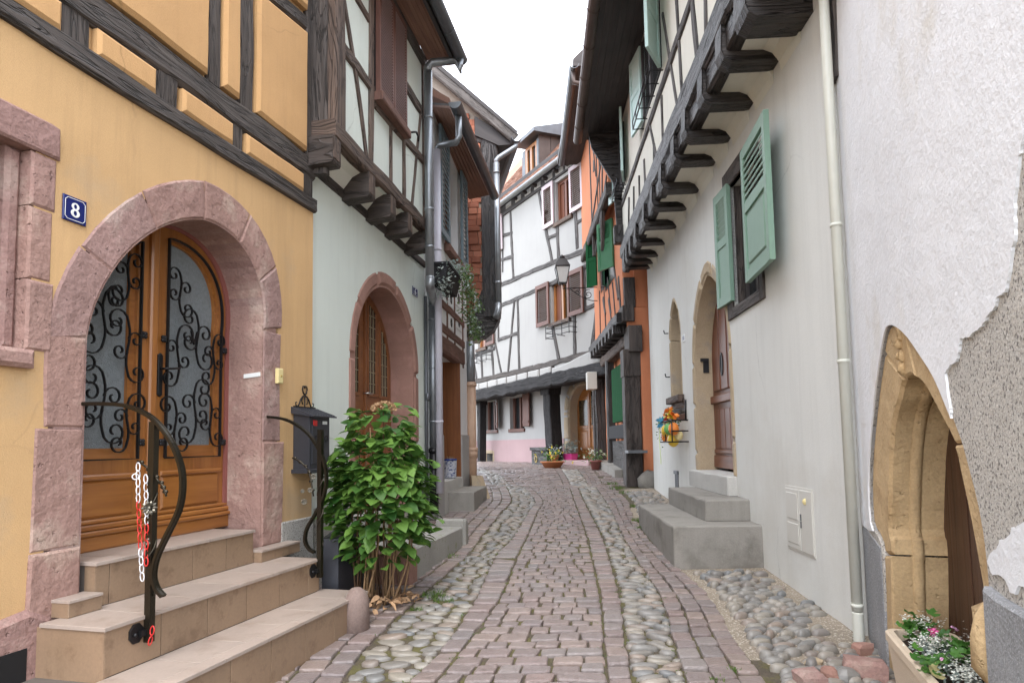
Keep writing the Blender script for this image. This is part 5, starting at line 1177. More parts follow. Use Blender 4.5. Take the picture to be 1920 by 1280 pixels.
# heavy rough bressummer, joist ends and plaster blocks above it
bt = [FC.px(889, 741, .12), FC.px(1033, 711, .12), FC.px(1132, 689, .12)]
mb = MB()
mb.beam(FC, (bt[0][0] - 1.2, bt[0][1] - .02), (bt[1][0], bt[1][1]), .40, .38, -.25, .14, rough=.16, seed=8.); mb.build('bressummer', 'charred_timber', HC)
mb = MB(); mb.beam(FC, bt[1], (cR, bt[2][1]), .38, .36, -.25, .14, rough=.16, seed=8.); mb.build('bressummer', 'charred_timber', HC)
xs = [872, 889, 897, 913, 931, 949, 968, 988, 1010, 1033]
jy = lambda x: 727 - (x - 889) * .235
for a, b in zip(xs, xs[1:] + [1126]):
    pa, pb = FC.px(a, jy(a), .1), FC.px(b, jy(b) if b < 1100 else 676, .1); hh = .105
    za, zb = pa[1], pb[1]; g = .035
    if b - a < 30:
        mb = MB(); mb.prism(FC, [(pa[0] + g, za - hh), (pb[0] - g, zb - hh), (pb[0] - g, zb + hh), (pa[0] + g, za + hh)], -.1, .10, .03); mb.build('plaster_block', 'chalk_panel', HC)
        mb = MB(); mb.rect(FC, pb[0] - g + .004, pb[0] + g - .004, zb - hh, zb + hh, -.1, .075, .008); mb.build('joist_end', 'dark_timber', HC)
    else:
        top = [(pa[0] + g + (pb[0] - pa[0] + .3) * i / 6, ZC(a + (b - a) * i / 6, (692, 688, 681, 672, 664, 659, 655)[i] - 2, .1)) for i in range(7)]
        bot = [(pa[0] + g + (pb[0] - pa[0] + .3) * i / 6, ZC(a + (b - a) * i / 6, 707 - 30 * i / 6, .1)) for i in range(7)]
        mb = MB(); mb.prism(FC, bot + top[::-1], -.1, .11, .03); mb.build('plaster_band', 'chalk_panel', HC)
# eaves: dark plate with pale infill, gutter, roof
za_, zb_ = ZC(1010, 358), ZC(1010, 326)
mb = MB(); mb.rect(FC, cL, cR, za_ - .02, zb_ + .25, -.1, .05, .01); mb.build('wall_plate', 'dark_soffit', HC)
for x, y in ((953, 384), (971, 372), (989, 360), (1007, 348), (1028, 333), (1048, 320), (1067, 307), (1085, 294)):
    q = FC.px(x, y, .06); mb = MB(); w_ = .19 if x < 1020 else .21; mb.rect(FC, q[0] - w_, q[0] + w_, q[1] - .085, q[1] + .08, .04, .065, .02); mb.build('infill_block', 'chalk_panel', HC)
for x, y in ((962, 377), (980, 366), (998, 353), (1018, 340), (1038, 326), (1058, 313), (1077, 300)):
    q = FC.px(x, y, .2); mb = MB(); mb.box(FC.P(q[0], q[1] + .10, .12), FC.u * .05, FC.n * .10, Vector((0, 0, .04))); mb.build('rafter_end', 'dark_soffit', HC)
zg_ = ZC(1000, 333, .3)
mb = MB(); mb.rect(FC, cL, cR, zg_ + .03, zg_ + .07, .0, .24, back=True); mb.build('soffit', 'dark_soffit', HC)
GC = thing('gutter', 'long zinc gutter below the tiled roof of the white house across the bend', 'gutter', FC.P(-4, cz1, .5))
mb = MB(); gutter(mb, [FC.P(cL, zg_ - .02, .3), FC.P(cR, zg_ - .02, .3)], .10); mb.build('channel', 'zinc', GC)
# tiled roof, tiles in courses
RS = math.radians(50); nr, ns_ = 22, 0
mb = MB(); mb.loft([[FC.P(s, zg_ + .06, .26), FC.P(s, zg_ + .06 + 3.46 * math.tan(RS), -3.2), FC.P(s, zg_ + .05, -3.2)] for s in (cL, cR)]); mb.build('roof', 'roof_tile', HC)
mb = MB(); ca, sa = math.cos(RS), math.sin(RS)
def RP(s, t, h): return FC.P(s, zg_ + .06 + t * sa + h * ca, .26 - t * ca + h * sa)
for r in range(20):
    t = r * .165; off = (r % 2) * .09
    s = SC_(930, 330, .4) - 2.4 + off
    while s < SC_(1000, 330, .4) + .6:
        a, b = s + .004, s + .176; jt = random.uniform(-.006, .006)
        mb.loft([[RP(a, t, .035 + jt), RP(b, t, .035 + jt), RP(b, t, .018 + jt), RP(a, t, .018 + jt)], [RP(a, t + .26, .008), RP(b, t + .26, .008), RP(b, t + .26, -.006), RP(a, t + .26, -.006)]]); s += .18
mb.build('roof_tiles', 'roof_tile', HC, kind='stuff')
# dormer
dq = FC.px(986, 318, -.15); dr = FC.px(1008, 300, -.15); dzb = zg_ + .25; dzt = FC.px(1008, 262, -.15)[1]
s0, s1 = dq[0], dr[0]
mb = MB(); mb.rect(FC, s0 - .05, s1 + .06, dzb - .2, dzt + .05, -.45, -.20, back=True); mb.build('dormer_front', 'dark_soffit', HC)
dm = MB()
for a, b, c_, d_ in ((s0, s0 + .14, dzb, dzt), (s1 - .10, s1, dzb, dzt), (s0, s1, dzb, dzb + .1), (s0, s1, dzt - .1, dzt), ((s0 + s1) / 2 - .06, (s0 + s1) / 2 + .06, dzb, dzt)): dm.rect(FC, a, b, c_, d_, -.205, -.13 - random.random() * .006, .004)
dw = dm.build('dormer_window', 'honey_wood', HC); mb = MB(); mb.rect(FC, s0, s1, dzb, dzt, -.21, -.19); mb.build('pane', 'dark_glass', dw)
mb = MB(); mb.rect(FC, s1, s1 + .09, dzb - .05, dzt + .02, -.3, -.12, .004); mb.rect(FC, s0 - .22, s0 - .02, dzb - .05, dzt, -.3, -.14, .004); mb.build('dormer_post', 'blue_grey_paint', HC, kind='stuff') if False else mb.build('dormer_post', 'dark_zinc', HC)
FD = FC.side(s1 + .08)
for k in range(6):
    a, b = -.16 - .42 * k, -.16 - .42 * (k + 1) + .02; mb = MB(); mb.loft([[FC.P(s1 + .03, z, d), FC.P(s1 + .10, z, d)] for z, d in ((dzb - .6, a), (dzt + .25 + .04 * k, a), (dzt + .25 + .04 * k, b), (dzb - .6, b))] if False else [[FC.P(s1 + .03, dzb - .6, a), FC.P(s1 + .10, dzb - .6, a), FC.P(s1 + .10, dzb - .6, b), FC.P(s1 + .03, dzb - .6, b)], [FC.P(s1 + .03, dzt + .3, a), FC.P(s1 + .10, dzt + .3, a), FC.P(s1 + .10, dzt + .3, b), FC.P(s1 + .03, dzt + .3, b)]]); mb.build('cheek_panel', 'brown_zinc', HC)
mb = MB(); mb.loft([[FC.P(s, dzt + .12, .12), FC.P(s, dzt + .24, .12), FC.P(s, dzt + .75, -1.4), FC.P(s, dzt + .75, -3.), FC.P(s, dzt + .3, -3.)] for s in (s0 - .25, s1 + .28)]); mb.build('dormer_roof', 'dark_zinc', HC)
# windows and shutters
def cwin(o, sh0, sh1, mat, smat, th=.045, sill=True, ns=18):
    s0, s1, z0, z1 = o[0][0], o[1][0], o[0][1], o[2][1]; m_ = (s0 + s1) / 2
    mb = MB(); mb.rect(FC, s0, s1, z0, z1, -.2, -.14); pn = mb.build('window_pane', 'leaded_glass', HC)
    mb = MB(); mb.rect(FC, s0 + .02, m_ - .14, z0 + .04, z1 - .04, -.139, -.12); mb.build('curtain', 'mahogany_wood', HC)
    mb = MB()
    for a, b, c_, d_ in ((s0, s0 + .09, z0, z1), (s1 - .09, s1, z0, z1), (m_ - .05, m_ + .05, z0, z1)): mb.rect(FC, a, b, c_, d_, -.14, -.08, .006)
    mb.rect(FC, s0 + .09, s1 - .09, z1 - .08, z1, -.14, -.085); mb.build('window_frame', mat, HC)
    mb = MB(); mb.rect(FC, s0 - .08, s1 + .08, z0 - .11, z0, -.08, .08, .01); mb.build('window_sill', 'brown_timber', HC)
    if sh0: louver(HC, FC, s0 - sh0, s0 - .03, z0 + .0, z1 + .08, .05, th, smat, fr=.09, ns=ns, slat_mat='shutter_brown')
    if sh1: louver(HC, FC, s1 + .03, s1 + sh1, z0 + .0, z1 + .08, .05, th, smat, fr=.09, ns=ns, slat_mat='shutter_brown')
cwin(up_open, .62, .66, 'mahogany_wood', 'lilac_paint'); cwin(lo_open, .76, .78, 'honey_wood', 'shutter_brown'); cwin(lf_open, 0, .72, 'honey_wood', 'shutter_brown')
q = FC.px(938, 440); louver(HC, FC, q[0] - .35, q[0] + .26, FC.px(940, 470)[1], FC.px(940, 404)[1], .05, .045, 'lilac_paint', fr=.09, ns=18, slat_mat='shutter_brown')
for o, sh in ((gw1, 1), (gw2, 2)):
    s0, s1, z0, z1 = o[0][0], o[1][0], o[0][1], o[2][1]
    mb = MB(); mb.rect(FC, s0, s1, z0, z1, GD - .25, GD - .2); mb.build('window_pane', 'dark_glass', HC)
    mb = MB(); mb.rect(FC, s0 - .05, s1 + .05, z0 - .12, z0 - .002, GD - .05, GD + .06, .01); mb.build('window_sill', 'shutter_brown', HC)
    mb = MB()
    for a, b in ((s0, s0 + .1), ((s0 + s1) / 2 - .05, (s0 + s1) / 2 + .05), (s1 - .08, s1)): mb.rect(FC, a, b, z0, z1, GD - .2, GD - .13, .006)
    mb.build('window_frame', 'shutter_brown', HC)
    mb = MB(); w_ = .58 if sh == 2 else .5; FT = FC.turned(s1 + .02, GD + .06, math.radians(8 if sh == 2 else 22))
    mb.rect(FT, 0, w_, z0 + .05, z1 + .06, -.02, .02, .006, back=True)
    for zz in (z0 + .2, z1 - .15): mb.rect(FT, .02, w_ - .02, zz - .035, zz + .035, .019, .038, .004, grain=None)
    mb.build('shutter', 'shutter_brown', HC)
# posts carrying the jetty
def cpost(xt, xb, w, m='charred_timber', d=-.05, zt=None, zb=None):
    a = FC.px(xb, 845, d); b = FC.px(xt, 735, d)
    mb = MB(); mb.beam(FC, (a[0], zb if zb else .85), (b[0], cz0 + .05), w, w * 1.15, d - w, d, rough=.05, ch=.06); mb.build('post', m, HC)
    mb = MB(); mb.beam(FC, (b[0] - w * .02, cz0 - .38), (b[0], cz0 + .0), w * 1.3, w * 1.6, d - w * 1.1, d + .03, rough=.05, ch=.06); mb.build('post_head', m, HC)
cpost(1022, 1030, .36, d=-.15); cpost(897, 897, .25, d=-.25)
# arched doorway
joint_fill(HC, FC, g0_, g1_, .9, zdp, zda, .2, GD - .3, GD - .01, 'tan_sandstone')
surround(HC, FC, 'tan_sandstone', g0_, g1_, .88, zdp, zda, .30, GD - .32, GD + .02, 6, [[1.6, 2.3], [1.6, 2.3]], ch=.05, wob=.01)
dz = GD - .28
pol = [(g0_ - .02, zdb)] + arch(g0_ - .02, g1_ + .02, zdp, zda + .02, 24) + [(g1_ + .02, zdb)]
mb = MB(); mb.prism(FC, pol, dz - .05, dz); DC = mb.build('door', 'honey_wood', HC)
gm = (g0_ + g1_) / 2 - .05
for a, b, zt in ((g0_ + .12, gm - .08, zda - .62), (gm + .10, g1_ - .12, zda - .36)):
    mb = MB(); mb.rect(FC, a, b, zdb + 1.0, zt + .22, dz, dz + .008); mb.build('door_pane', 'leaded_glass', DC)
    mb = MB(); mb.rect(FC, a - .03, b + .03, zdb + .91, zdb + .99, dz, dz + .03, .008, grain=None); mb.build('rail', 'honey_wood', DC)
    mb = MB(); mb.rect(FC, a, b, zdb + .28, zdb + .84, dz, dz + .025, .03); mb.build('door_panel', 'honey_wood', DC)
mb = MB(); mb.rect(FC, gm - .05, gm + .05, zdb, zda - .1, dz, dz + .035, .01); mb.build('meeting_stile', 'honey_wood', DC)
mb = MB(); mb.rect(FC, g0_, g1_, zdb, zdb + .16, dz, dz + .045, .02, grain=None); mb.build('kick_board', 'honey_wood', DC)
mb = MB(); mb.rect(FC, g0_ - .35, g1_ + .2, .6, zdb, GD - .3, GD + .45, .02, back=True); mb.rect(FC, g0_ - .32, g1_ + .17, zdb + .0005, zdb + .012, GD - .3, GD + .43, .004)
o = mb.build('door_step', 'pink_plinth', loc=FC.P(gm, gz(18), GD + .2)); tag(o, 'low pinkish step below the arched honey wood door across the bend', 'step')
# wire balcony baskets
def basket(x0, x1, yt, yb, label):
    a, b = SC_(x0, (yt + yb) / 2, .2), SC_(x1, (yt + yb) / 2, .2); z1, z0 = ZC((x0 + x1) / 2, yt, .2), ZC((x0 + x1) / 2, yb, .2)
    mb = MB(); r = .011
    for z in (z0, (z0 + z1) / 2, z1):
        mb.tube([FC.P(a, z, .0), FC.P(a, z, .24), FC.P(a + (b - a) * .3, z - .0, .26), FC.P(a + (b - a) * .5, z + .03, .26), FC.P(a + (b - a) * .7, z, .26), FC.P(b, z, .24), FC.P(b, z, .0)], r, 5)
    for f in (0., .3, .7, 1.): mb.tube([FC.P(a + (b - a) * f, z0 - .04, .25), FC.P(a + (b - a) * f, z1 + .05, .25)], r, 5)
    for f in (0., .5, 1.): mb.tube([FC.P(a + (b - a) * f, z0, .25), FC.P(a + (b - a) * f, z0, .0)], r, 5)
    o = mb.build('flower_box_holder', 'iron', loc=FC.P((a + b) / 2, z0, .12)); tag(o, label, 'wire holder')
basket(1026, 1070, 609, 628, 'empty black wire flower box holder under the lower brown-shuttered window of the white house'); basket(889, 914, 661, 677, 'empty black wire flower box holder beside the ivy on the white house')
# rubbish box by the post
q0, q1 = FC.px(997, 855, -.05), FC.px(1026, 855, -.05); BX = thing('bin_box', 'dark brown box with an oval pale emblem at the foot of the leaning black post', 'bin', FC.P((q0[0] + q1[0]) / 2, gz(20), .1))
mb = MB(); mb.rect(FC, q0[0], q1[0], .8, ZC(1010, 844, -.05), -.5, -.04, .01, back=True); mb.build('body', 'black_timber', BX)
mb = MB(); mb.rect(FC, q0[0] - .04, q1[0] + .04, ZC(1010, 844, -.05), ZC(1010, 840, -.05) + .03, -.54, .0, .01, back=True); mb.build('lid', 'black_timber', BX)
mb = MB(); c_ = FC.px(1005, 860, -.04); ringpoly(mb, FC, c_, (.075, .11), (.05, .085), -.041, -.03, 14); mb.build('emblem', 'brass', BX)

# ------------------------------------------------------------------ orange house
H5 = thing('orange_house', 'orange half-timbered house with dark posts, green shutters and a jetty ledge', 'house', FR3.P(-2, .7))
S5 = lambda x, y=700, d=0.: FR3.px(x, y, d)[0]
Z5 = lambda x, y, d=0.: FR3.px(x, y, d)[1]
f0, f1 = -4.6, -.02
z51 = 3.9; z52 = 6.35; zE5 = 8.95; d51, d52 = .12, .34
def box5(name, mat, x0, x1, y0, y1, z0, z1):
    mb = MB(); mb.loft([[(x0, y0, z), (x1, y0, z), (x1, y1, z), (x0, y1, z)] for z in (z0, z1)]); return mb.build(name, mat, H5)
XG = 2.27
box5('ground_floor_wall', 'orange_plaster', XG + .18, 6., 12.02, 16.9, .2, z51)
box5('first_floor_wall', 'orange_plaster', XG - d51, 6., 12.04, 16.9, z51 + .002, z52)
box5('second_floor_wall', 'orange_plaster', XG - d52, 6., 12.06, 16.7, z52 + .002, zE5)
def tim5(p, q, w, d, m='dark_timber', d1=.02, name='timber', **k):
    a, b = FR3.px(*p, d), FR3.px(*q, d); mb = MB(); mb.beam(FR3, a, b, w, w, d - .05, d + d1, rough=.15, **k); return mb.build(name, m, H5)
for p, q, w in (((1105, 250), (1113, 480), .10), ((1131, 245), (1128, 470), .0 + .10), ((1117, 250), (1125, 470), .035), ((1123, 250), (1127, 440), .03), ((1110, 250), (1118, 330), .05), ((1134, 262), (1107, 440), .09), ((1114, 300), (1114, 322), .16), ((1138, 330), (1118, 470), .09)):
    tim5(p, q, w, d52)
mb = MB(); mb.beam(FR3, (f0, z52 + .02), (f1, z52 + .02), .24, .24, d52 - .1, d52 + .05, rough=.15); mb.build('jetty_beam', 'dark_timber', H5)
for p, q, w in (((1125, 545), (1127, 665), .06), ((1133, 540), (1138, 650), .05), ((1140, 520), (1150, 640), .05), ((1149, 530), (1157, 620), .05), ((1142, 560), (1146, 590), .14), ((1160, 520), (1166, 600), .12), ((1131, 560), (1136, 590), .12), ((1152, 500), (1160, 560), .10)):
    tim5(p, q, w, d51)
mb = MB(); mb.beam(FR3, (f0, z51 - .03), (f1, z51 - .03), .2, .2, d51 - .1, d51 + .14, rough=.2); mb.build('jetty_beam', 'black_timber', H5)
for k in range(9):
    s = f0 + .25 + k * .5; mb = MB(); mb.box(FR3.P(s, z51 - .22, d51 + .0), FR3.u * .07, FR3.n * .17, Vector((0, 0, .09)), ch=.1); mb.build('joist_end', 'black_timber', H5)
mb = MB(); mb.beam(FR3, (f0, z51 - .42), (f1, z51 - .42), .22, .22, -.15, .06, rough=.1); mb.build('arcade_beam', 'brown_timber', H5)
# green shutters of the upper floor, turned out from the wall
def leafshut(F, s, d, ang, w, z0, z1, mat, name='shutter', each=True, ns=6, solid=.6):
    FT = F.turned(s, d, ang); return louver(H5, FT, 0, w, z0, z1, -.02, .045, mat, fr=.07, ns=ns, each=False, solid=solid)
q = FR3.px(1157, 440, d52 + .05)
leafshut(FR3, -.85, d51 + .03, math.radians(150), .50, Z5(1150, 488, d51 + .1), Z5(1150, 388, d51 + .1), 'green_paint')
leafshut(FR3, -3.0, d51 + .08, math.radians(140), .32, Z5(1120, 545, d51), Z5(1120, 455, d51), 'deep_green_paint')
mb = MB(); mb.rect(FR3, -2.2, -.9, Z5(1150, 488, d52), Z5(1150, 390, d52), d51 - .02, d51 + .012); mb.build('window_pane', 'dark_glass', H5)
mb = MB(); mb.rect(FR3, -2.9, -1.6, Z5(1130, 545, d51), Z5(1130, 470, d51), d51 - .02, d51 + .012); mb.build('window_pane', 'dark_glass', H5)
# near return: posts, consoles
def p5(x0, x1, y0, z0, z1, dep=.3, m='corbel_timber', name='post', rough=.03):
    mb = MB(); FN = Fr(x0, y0, 1, 0); mb.beam(FN, ((x1 - x0) / 2, z0), ((x1 - x0) / 2, z1), x1 - x0, x1 - x0, -dep, 0, rough=rough, ch=.05); mb.build(name, m, H5)
FN = Fr(2.0, 11.95, 1, 0)
nx = lambda x, y=800: 2.0 + FN.px(x, y)[0]
nz_ = lambda x, y: FN.px(x, y)[1]
p5(nx(1174, 880), nx(1205, 880), 11.90, gz(11.9) + .0, nz_(1190, 846), .34); p5(nx(1173), nx(1203), 11.92, nz_(1190, 845), nz_(1190, 703), .30); p5(nx(1168, 680), nx(1201, 680), 11.89, nz_(1190, 705), nz_(1190, 655), .36)
mb = MB(); mb.box((nx(1189, 846), 11.76, nz_(1190, 846)), Vector(((nx(1207) - nx(1172)) / 2, 0, 0)), Vector((0, .18, 0)), Vector((0, 0, .025))); mb.build('post_band', 'dark_zinc', H5)
p5(nx(1176, 630), nx(1201, 630), 11.8, nz_(1190, 660), nz_(1190, 612), .5, name='beam_end'); p5(nx(1166, 590), nx(1188, 590), 11.85, nz_(1175, 603), nz_(1175, 574), .5, name='beam_end'); p5(nx(1170, 550), nx(1191, 550), 11.93, nz_(1180, 576), nz_(1180, 520), .3)
box5('pier', 'orange_plaster', nx(1204), nx(1226), 11.88, 12.01, .3, nz_(1210, 660)); box5('pier', 'orange_plaster', nx(1176, 600), nx(1216, 600), 11.96, 12.03, nz_(1200, 665), nz_(1200, 575)); box5('pier', 'orange_plaster', nx(1190, 550), nx(1216, 550), 11.98, 12.035, nz_(1200, 574), nz_(1200, 470))
mb = MB(); mb.blob((nx(1214, 905), 11.84, gz(11.9) + .08), .20, .12, .22, 10, 5, jit=.2); mb.build('foot_render', 'concrete', H5)
# second post, dark green shop shutter, black box
s_ = -1.6
mb = MB(); mb.beam(FR3, (-2.95, gz(14.9)), (-2.95, z51 - .5), .24, .24, -.12, .06, rough=.05); mb.build('post', 'black_timber', H5)
zg0, zg1 = Z5(1160, 790, 0.), Z5(1160, 684, 0.)
mb = MB(); mb.rect(FR3, -2.5, -.5, zg0, zg1, -.1, -.01, .004)
for k in range(8): mb.rect(FR3, -2.5 + .25 * k + .004, -2.5 + .25 * (k + 1) - .004, zg0, zg1, -.011, .0, .004)
mb.build('shutter', 'deep_green_paint', H5)
mb = MB(); mb.rect(FR3, -2.6, -.5, Z5(1160, 822), Z5(1160, 797), -.1, .07, .01, back=True); mb.build('letter_box', 'black_plastic', H5)
mb = MB(); mb.rect(FR3, -2.6, -1.0, gz(12.5), Z5(1160, 826), -.16, .0, .01); mb.build('base_board', 'black_timber', H5)
mb = MB(); mb.loft([[FR3.P(-3.6, .2, -.2), FR3.P(-3.6, .2, .22), FR3.P(-3.6, gz(15.6) + .20, .20), FR3.P(-3.6, gz(15.6) + .22, -.2)], [FR3.P(-1.38, .2, -.2), FR3.P(-1.38, .2, .18), FR3.P(-1.38, gz(13.4) + .16, .16), FR3.P(-1.38, gz(13.4) + .18, -.2)]])
o = mb.build('kerb_stone', 'concrete', loc=FR3.P(-2.4, gz(14.4), 0)); tag(o, 'long worn kerb stone along the foot of the orange house posts', 'kerb')
p5(nx(1118, 790) + .5, nx(1118, 790) + .78, 16.2, .7, 3.7, .2)
mb = MB(); mb.box((nx(1109, 714) + .28, 16.0, FN.px(1109, 714)[1] * 1.0 - .0 + .0), Vector((.12, 0, 0)), Vector((0, .1, 0)), Vector((0, 0, .22)))
q_ = ray(1109, 714); c_ = EYE + q_ * (16.0 / q_.y)
mb = MB(); mb.box(c_, Vector((.12, 0, 0)), Vector((0, .14, 0)), Vector((0, 0, .215)), ch=.04); o = mb.build('wall_box', 'pale_box', loc=c_); tag(o, 'pale grey cabinet hung high on the dark post near the arched door', 'cabinet')
q_ = ray(1127, 790); c_ = EYE + q_ * (16.1 / q_.y); mb = MB(); FB = Fr(c_.x, c_.y, 1, 0); mb.beam(FB, (0, gz(16)), (0, 3.6), .26, .26, -.26, 0, rough=.04); mb.build('post', 'black_timber', H5)
# roof and eaves
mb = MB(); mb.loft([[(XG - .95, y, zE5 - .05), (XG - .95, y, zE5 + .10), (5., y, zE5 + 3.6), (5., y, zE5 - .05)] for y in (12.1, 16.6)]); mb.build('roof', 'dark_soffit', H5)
G5 = thing('gutter', 'dark zinc gutter along the eaves of the orange house', 'gutter', (XG - .95, 14, zE5))
mb = MB(); gutter(mb, [(XG - .93, 12.1, zE5), (XG - .84, 16.6, zE5)], .095); mb.build('channel', 'dark_zinc', G5)
mb = MB(); mb.tube([(XG - .93, 12.25, zE5 - .08), (XG - .93, 12.25, zE5 - .3), (XG - .7, 12.25, zE5 - .36), (XG - .36, 12.2, zE5 - .34)], .05, 9); mb.build('elbow', 'brown_zinc', G5)

# ------------------------------------------------------------------ street lantern on its scroll bracket
r_ = ray(1055, 540); LP = EYE + r_ * (15.6 / r_.y)
LT = thing('street_lantern', 'four-sided black street lantern on a scrolled wall bracket by the orange house', 'street lamp', LP)
def zat(y): q = ray(1055, y); return (EYE + q * (15.6 / q.y)).z
zt0, zt1, zb0 = zat(487), zat(502), zat(531)
def sq(w, z): return [LP.xy.to_3d() + Vector((x * w, y * w, z)) for x, y in ((-1, -1), (1, -1), (1, 1), (-1, 1))]
mb = MB(); mb.loft([sq(.175, zt1), sq(.185, zt1 + .02), sq(.10, zt0), sq(.085, zt0 + .02)]); mb.lathe(Vector((LP.x, LP.y, zt0 + .02)), [(.05, 0), (.07, .02), (.07, .06), (.03, .09), (.01, .11)], 10); mb.build('cap', 'iron', LT)
mb = MB(); mb.loft([sq(.09, zb0 + .012), sq(.158, zt1 - .003)]); mb.build('glass', 'lamp_glass', LT)
mb = MB()
for i in range(4): mb.tube([sq(.095, zb0)[i], sq(.168, zt1)[i]], .012, 5)
mb.loft([sq(.10, zb0 - .02), sq(.10, zb0 + .01)]); mb.build('cage', 'iron', LT)
mb = MB(); xw = XG - .1; zb_ = zat(541)
mb.tube([(LP.x, LP.y, zb0 - .02), (LP.x, LP.y, zb_), (xw, LP.y, zb_ + .02)], .014, 6)
FL = Fr(LP.x, LP.y, 1, 0); L_ = xw - LP.x
mb.tube(spiral(FL, (L_ * .72, zb_ - .16), .13, .02, 1.6, 1.2, 0, 30), .010, 5); mb.tube(spiral(FL, (L_ * .42, zb_ - .09), .07, .015, 1.4, 1.2, 0, 22, -1), .009, 5)
mb.tube(smooth([FL.P(L_ * .2, zb_), FL.P(L_ * .45, zb_ - .17), FL.P(L_ * .75, zb_ - .30), FL.P(L_, zb_ - .32)], 4), .010, 5); mb.build('bracket', 'iron', LT)
random.seed(31)
# ------------------------------------------------------------------ cream house with the black corbels
JR = .42
H6 = thing('cream_house', 'cream house with black corbelled jetty, sage green shutters and pointed stone doorway', 'house', FR2.P(-2, .5))
S6 = lambda x, y=700, d=0.: FR2.px(x, y, d)[0]
Z6 = lambda x, y, d=0.: FR2.px(x, y, d)[1]
r0 = S6(1223, 800); r1 = S6(1600, 1000)
zc = Z6(1318, 213, JR); zb6 = zc + .30                      # corbel underside, jetty beam underside
zE6 = 1.5 + (832 - 246 + 7) / 1200 * 11.8
# pointed doorway
p0, p1 = S6(1304, 720), S6(1369, 720); zsp = Z6(1336, 668); zap = Z6(1330, 510); zsl6 = Z6(1330, 879)
# lancet
q0, q1 = S6(1258, 680), S6(1277, 680); zq0, zqs, zqa = Z6(1266, 744), Z6(1266, 632), Z6(1265, 563)
# window
v0, v1 = S6(1372, 450), S6(1424, 450); zv0, zv1 = Z6(1376, 578), Z6(1372, 345)
wall(H6, FR2, [(r0, 0), (r1, 0), (r1, zb6), (r0, zb6)], [arch_poly(p0 - .1, p1 + .1, .5, zsp, zap + .1, 30), arch_poly(q0 - .05, q1 + .05, zq0 - .05, zqs, zqa + .05, 24), rectp(v0, v1, zv0, zv1)], 'cream_plaster', rev=.4)
wall(H6, FR2, [(r0 - .05, zb6), (r1, zb6), (r1, zE6 + .1), (r0 - .05, zE6 + .1)], [], 'cream_panel', d=JR - .012, rev=.3, name='upper_wall')
core(H6, FR2, r0, r1 - .05, 0, zE6 + .1, -.45, -5.0)
mb = MB(); mb.rect(FR2, r0, r1, zb6 - .03, zb6 + .02, -.1, JR - .1, back=True); mb.build('jetty_soffit', 'cream_panel', H6)
mb = MB(); mb.prism(FR2.side(r0 - .3), [(1.12, zE6 - .04), (1.12, zE6 + .08), (-2, zE6 + 2.9), (-5, zE6 + .1), (-.2, zE6 + .0)], 0, -(r1 - r0 + .5) * 1, back=True) if False else None
FE = FR2
mb = MB(); mb.loft([[FR2.P(s, zE6 - .02, 1.10), FR2.P(s, zE6 + .10, 1.10), FR2.P(s, zE6 + 3.1, -2.4), FR2.P(s, zE6 + .1, -5.), FR2.P(s, zE6 + .05, JR)] for s in (r0 - .35, r1 + .3)]); mb.build('roof', 'roof_tile', H6)
for k in range(7):
    a, b = JR + .1 * k, JR + .1 * (k + 1) - .004; mb = MB(); mb.loft([[FR2.P(s, zE6 + .0 - .03 * k / 7, a), FR2.P(s, zE6 - .03 * k / 7, b), FR2.P(s, zE6 + .045, b), FR2.P(s, zE6 + .045, a)] for s in (r0 - .34, r1 + .3)]); mb.build('soffit_board', 'dark_soffit', H6)
G6 = thing('gutter', 'long brown-grey gutter along the dark eaves of the cream house', 'gutter', FR2.P(-2, 5, 1.1))
mb = MB(); gutter(mb, [FR2.P(r0 - .4, zE6 - .0, 1.18), FR2.P(r1 + .3, zE6 - .0, 1.18)], .085); mb.build('channel', 'brown_zinc', G6)
for k in range(9):
    mb = MB(); s = r0 + .2 + k * .8; mb.tube([FR2.P(s, zE6 + .088 * math.sin(t), 1.18 + .088 * math.cos(t)) for t in [math.pi + math.pi * i / 8 for i in range(9)]], .006, 5); mb.build('bracket', 'brown_zinc', G6)
# end board closing the eaves at the far end
mb = MB(); mb.prism(FR2.side(r0 - .06), [(JR - .05, zE6), (1.0, zE6), (.95, zE6 - .3), (JR + .14, zE6 - 1.0), (JR + .10, zE6 - 1.9), (JR - .05, zE6 - 1.9)], 0, .06, back=True); mb.build('end_board', 'black_timber', H6)
mb = MB(); mb.box(FR2.P(r0 - .06, zE6 - 2.0, JR + .02), FR2.u * .08, FR2.n * .14, Vector((0, 0, .17)), ch=.1); mb.build('bracket', 'black_timber', H6)
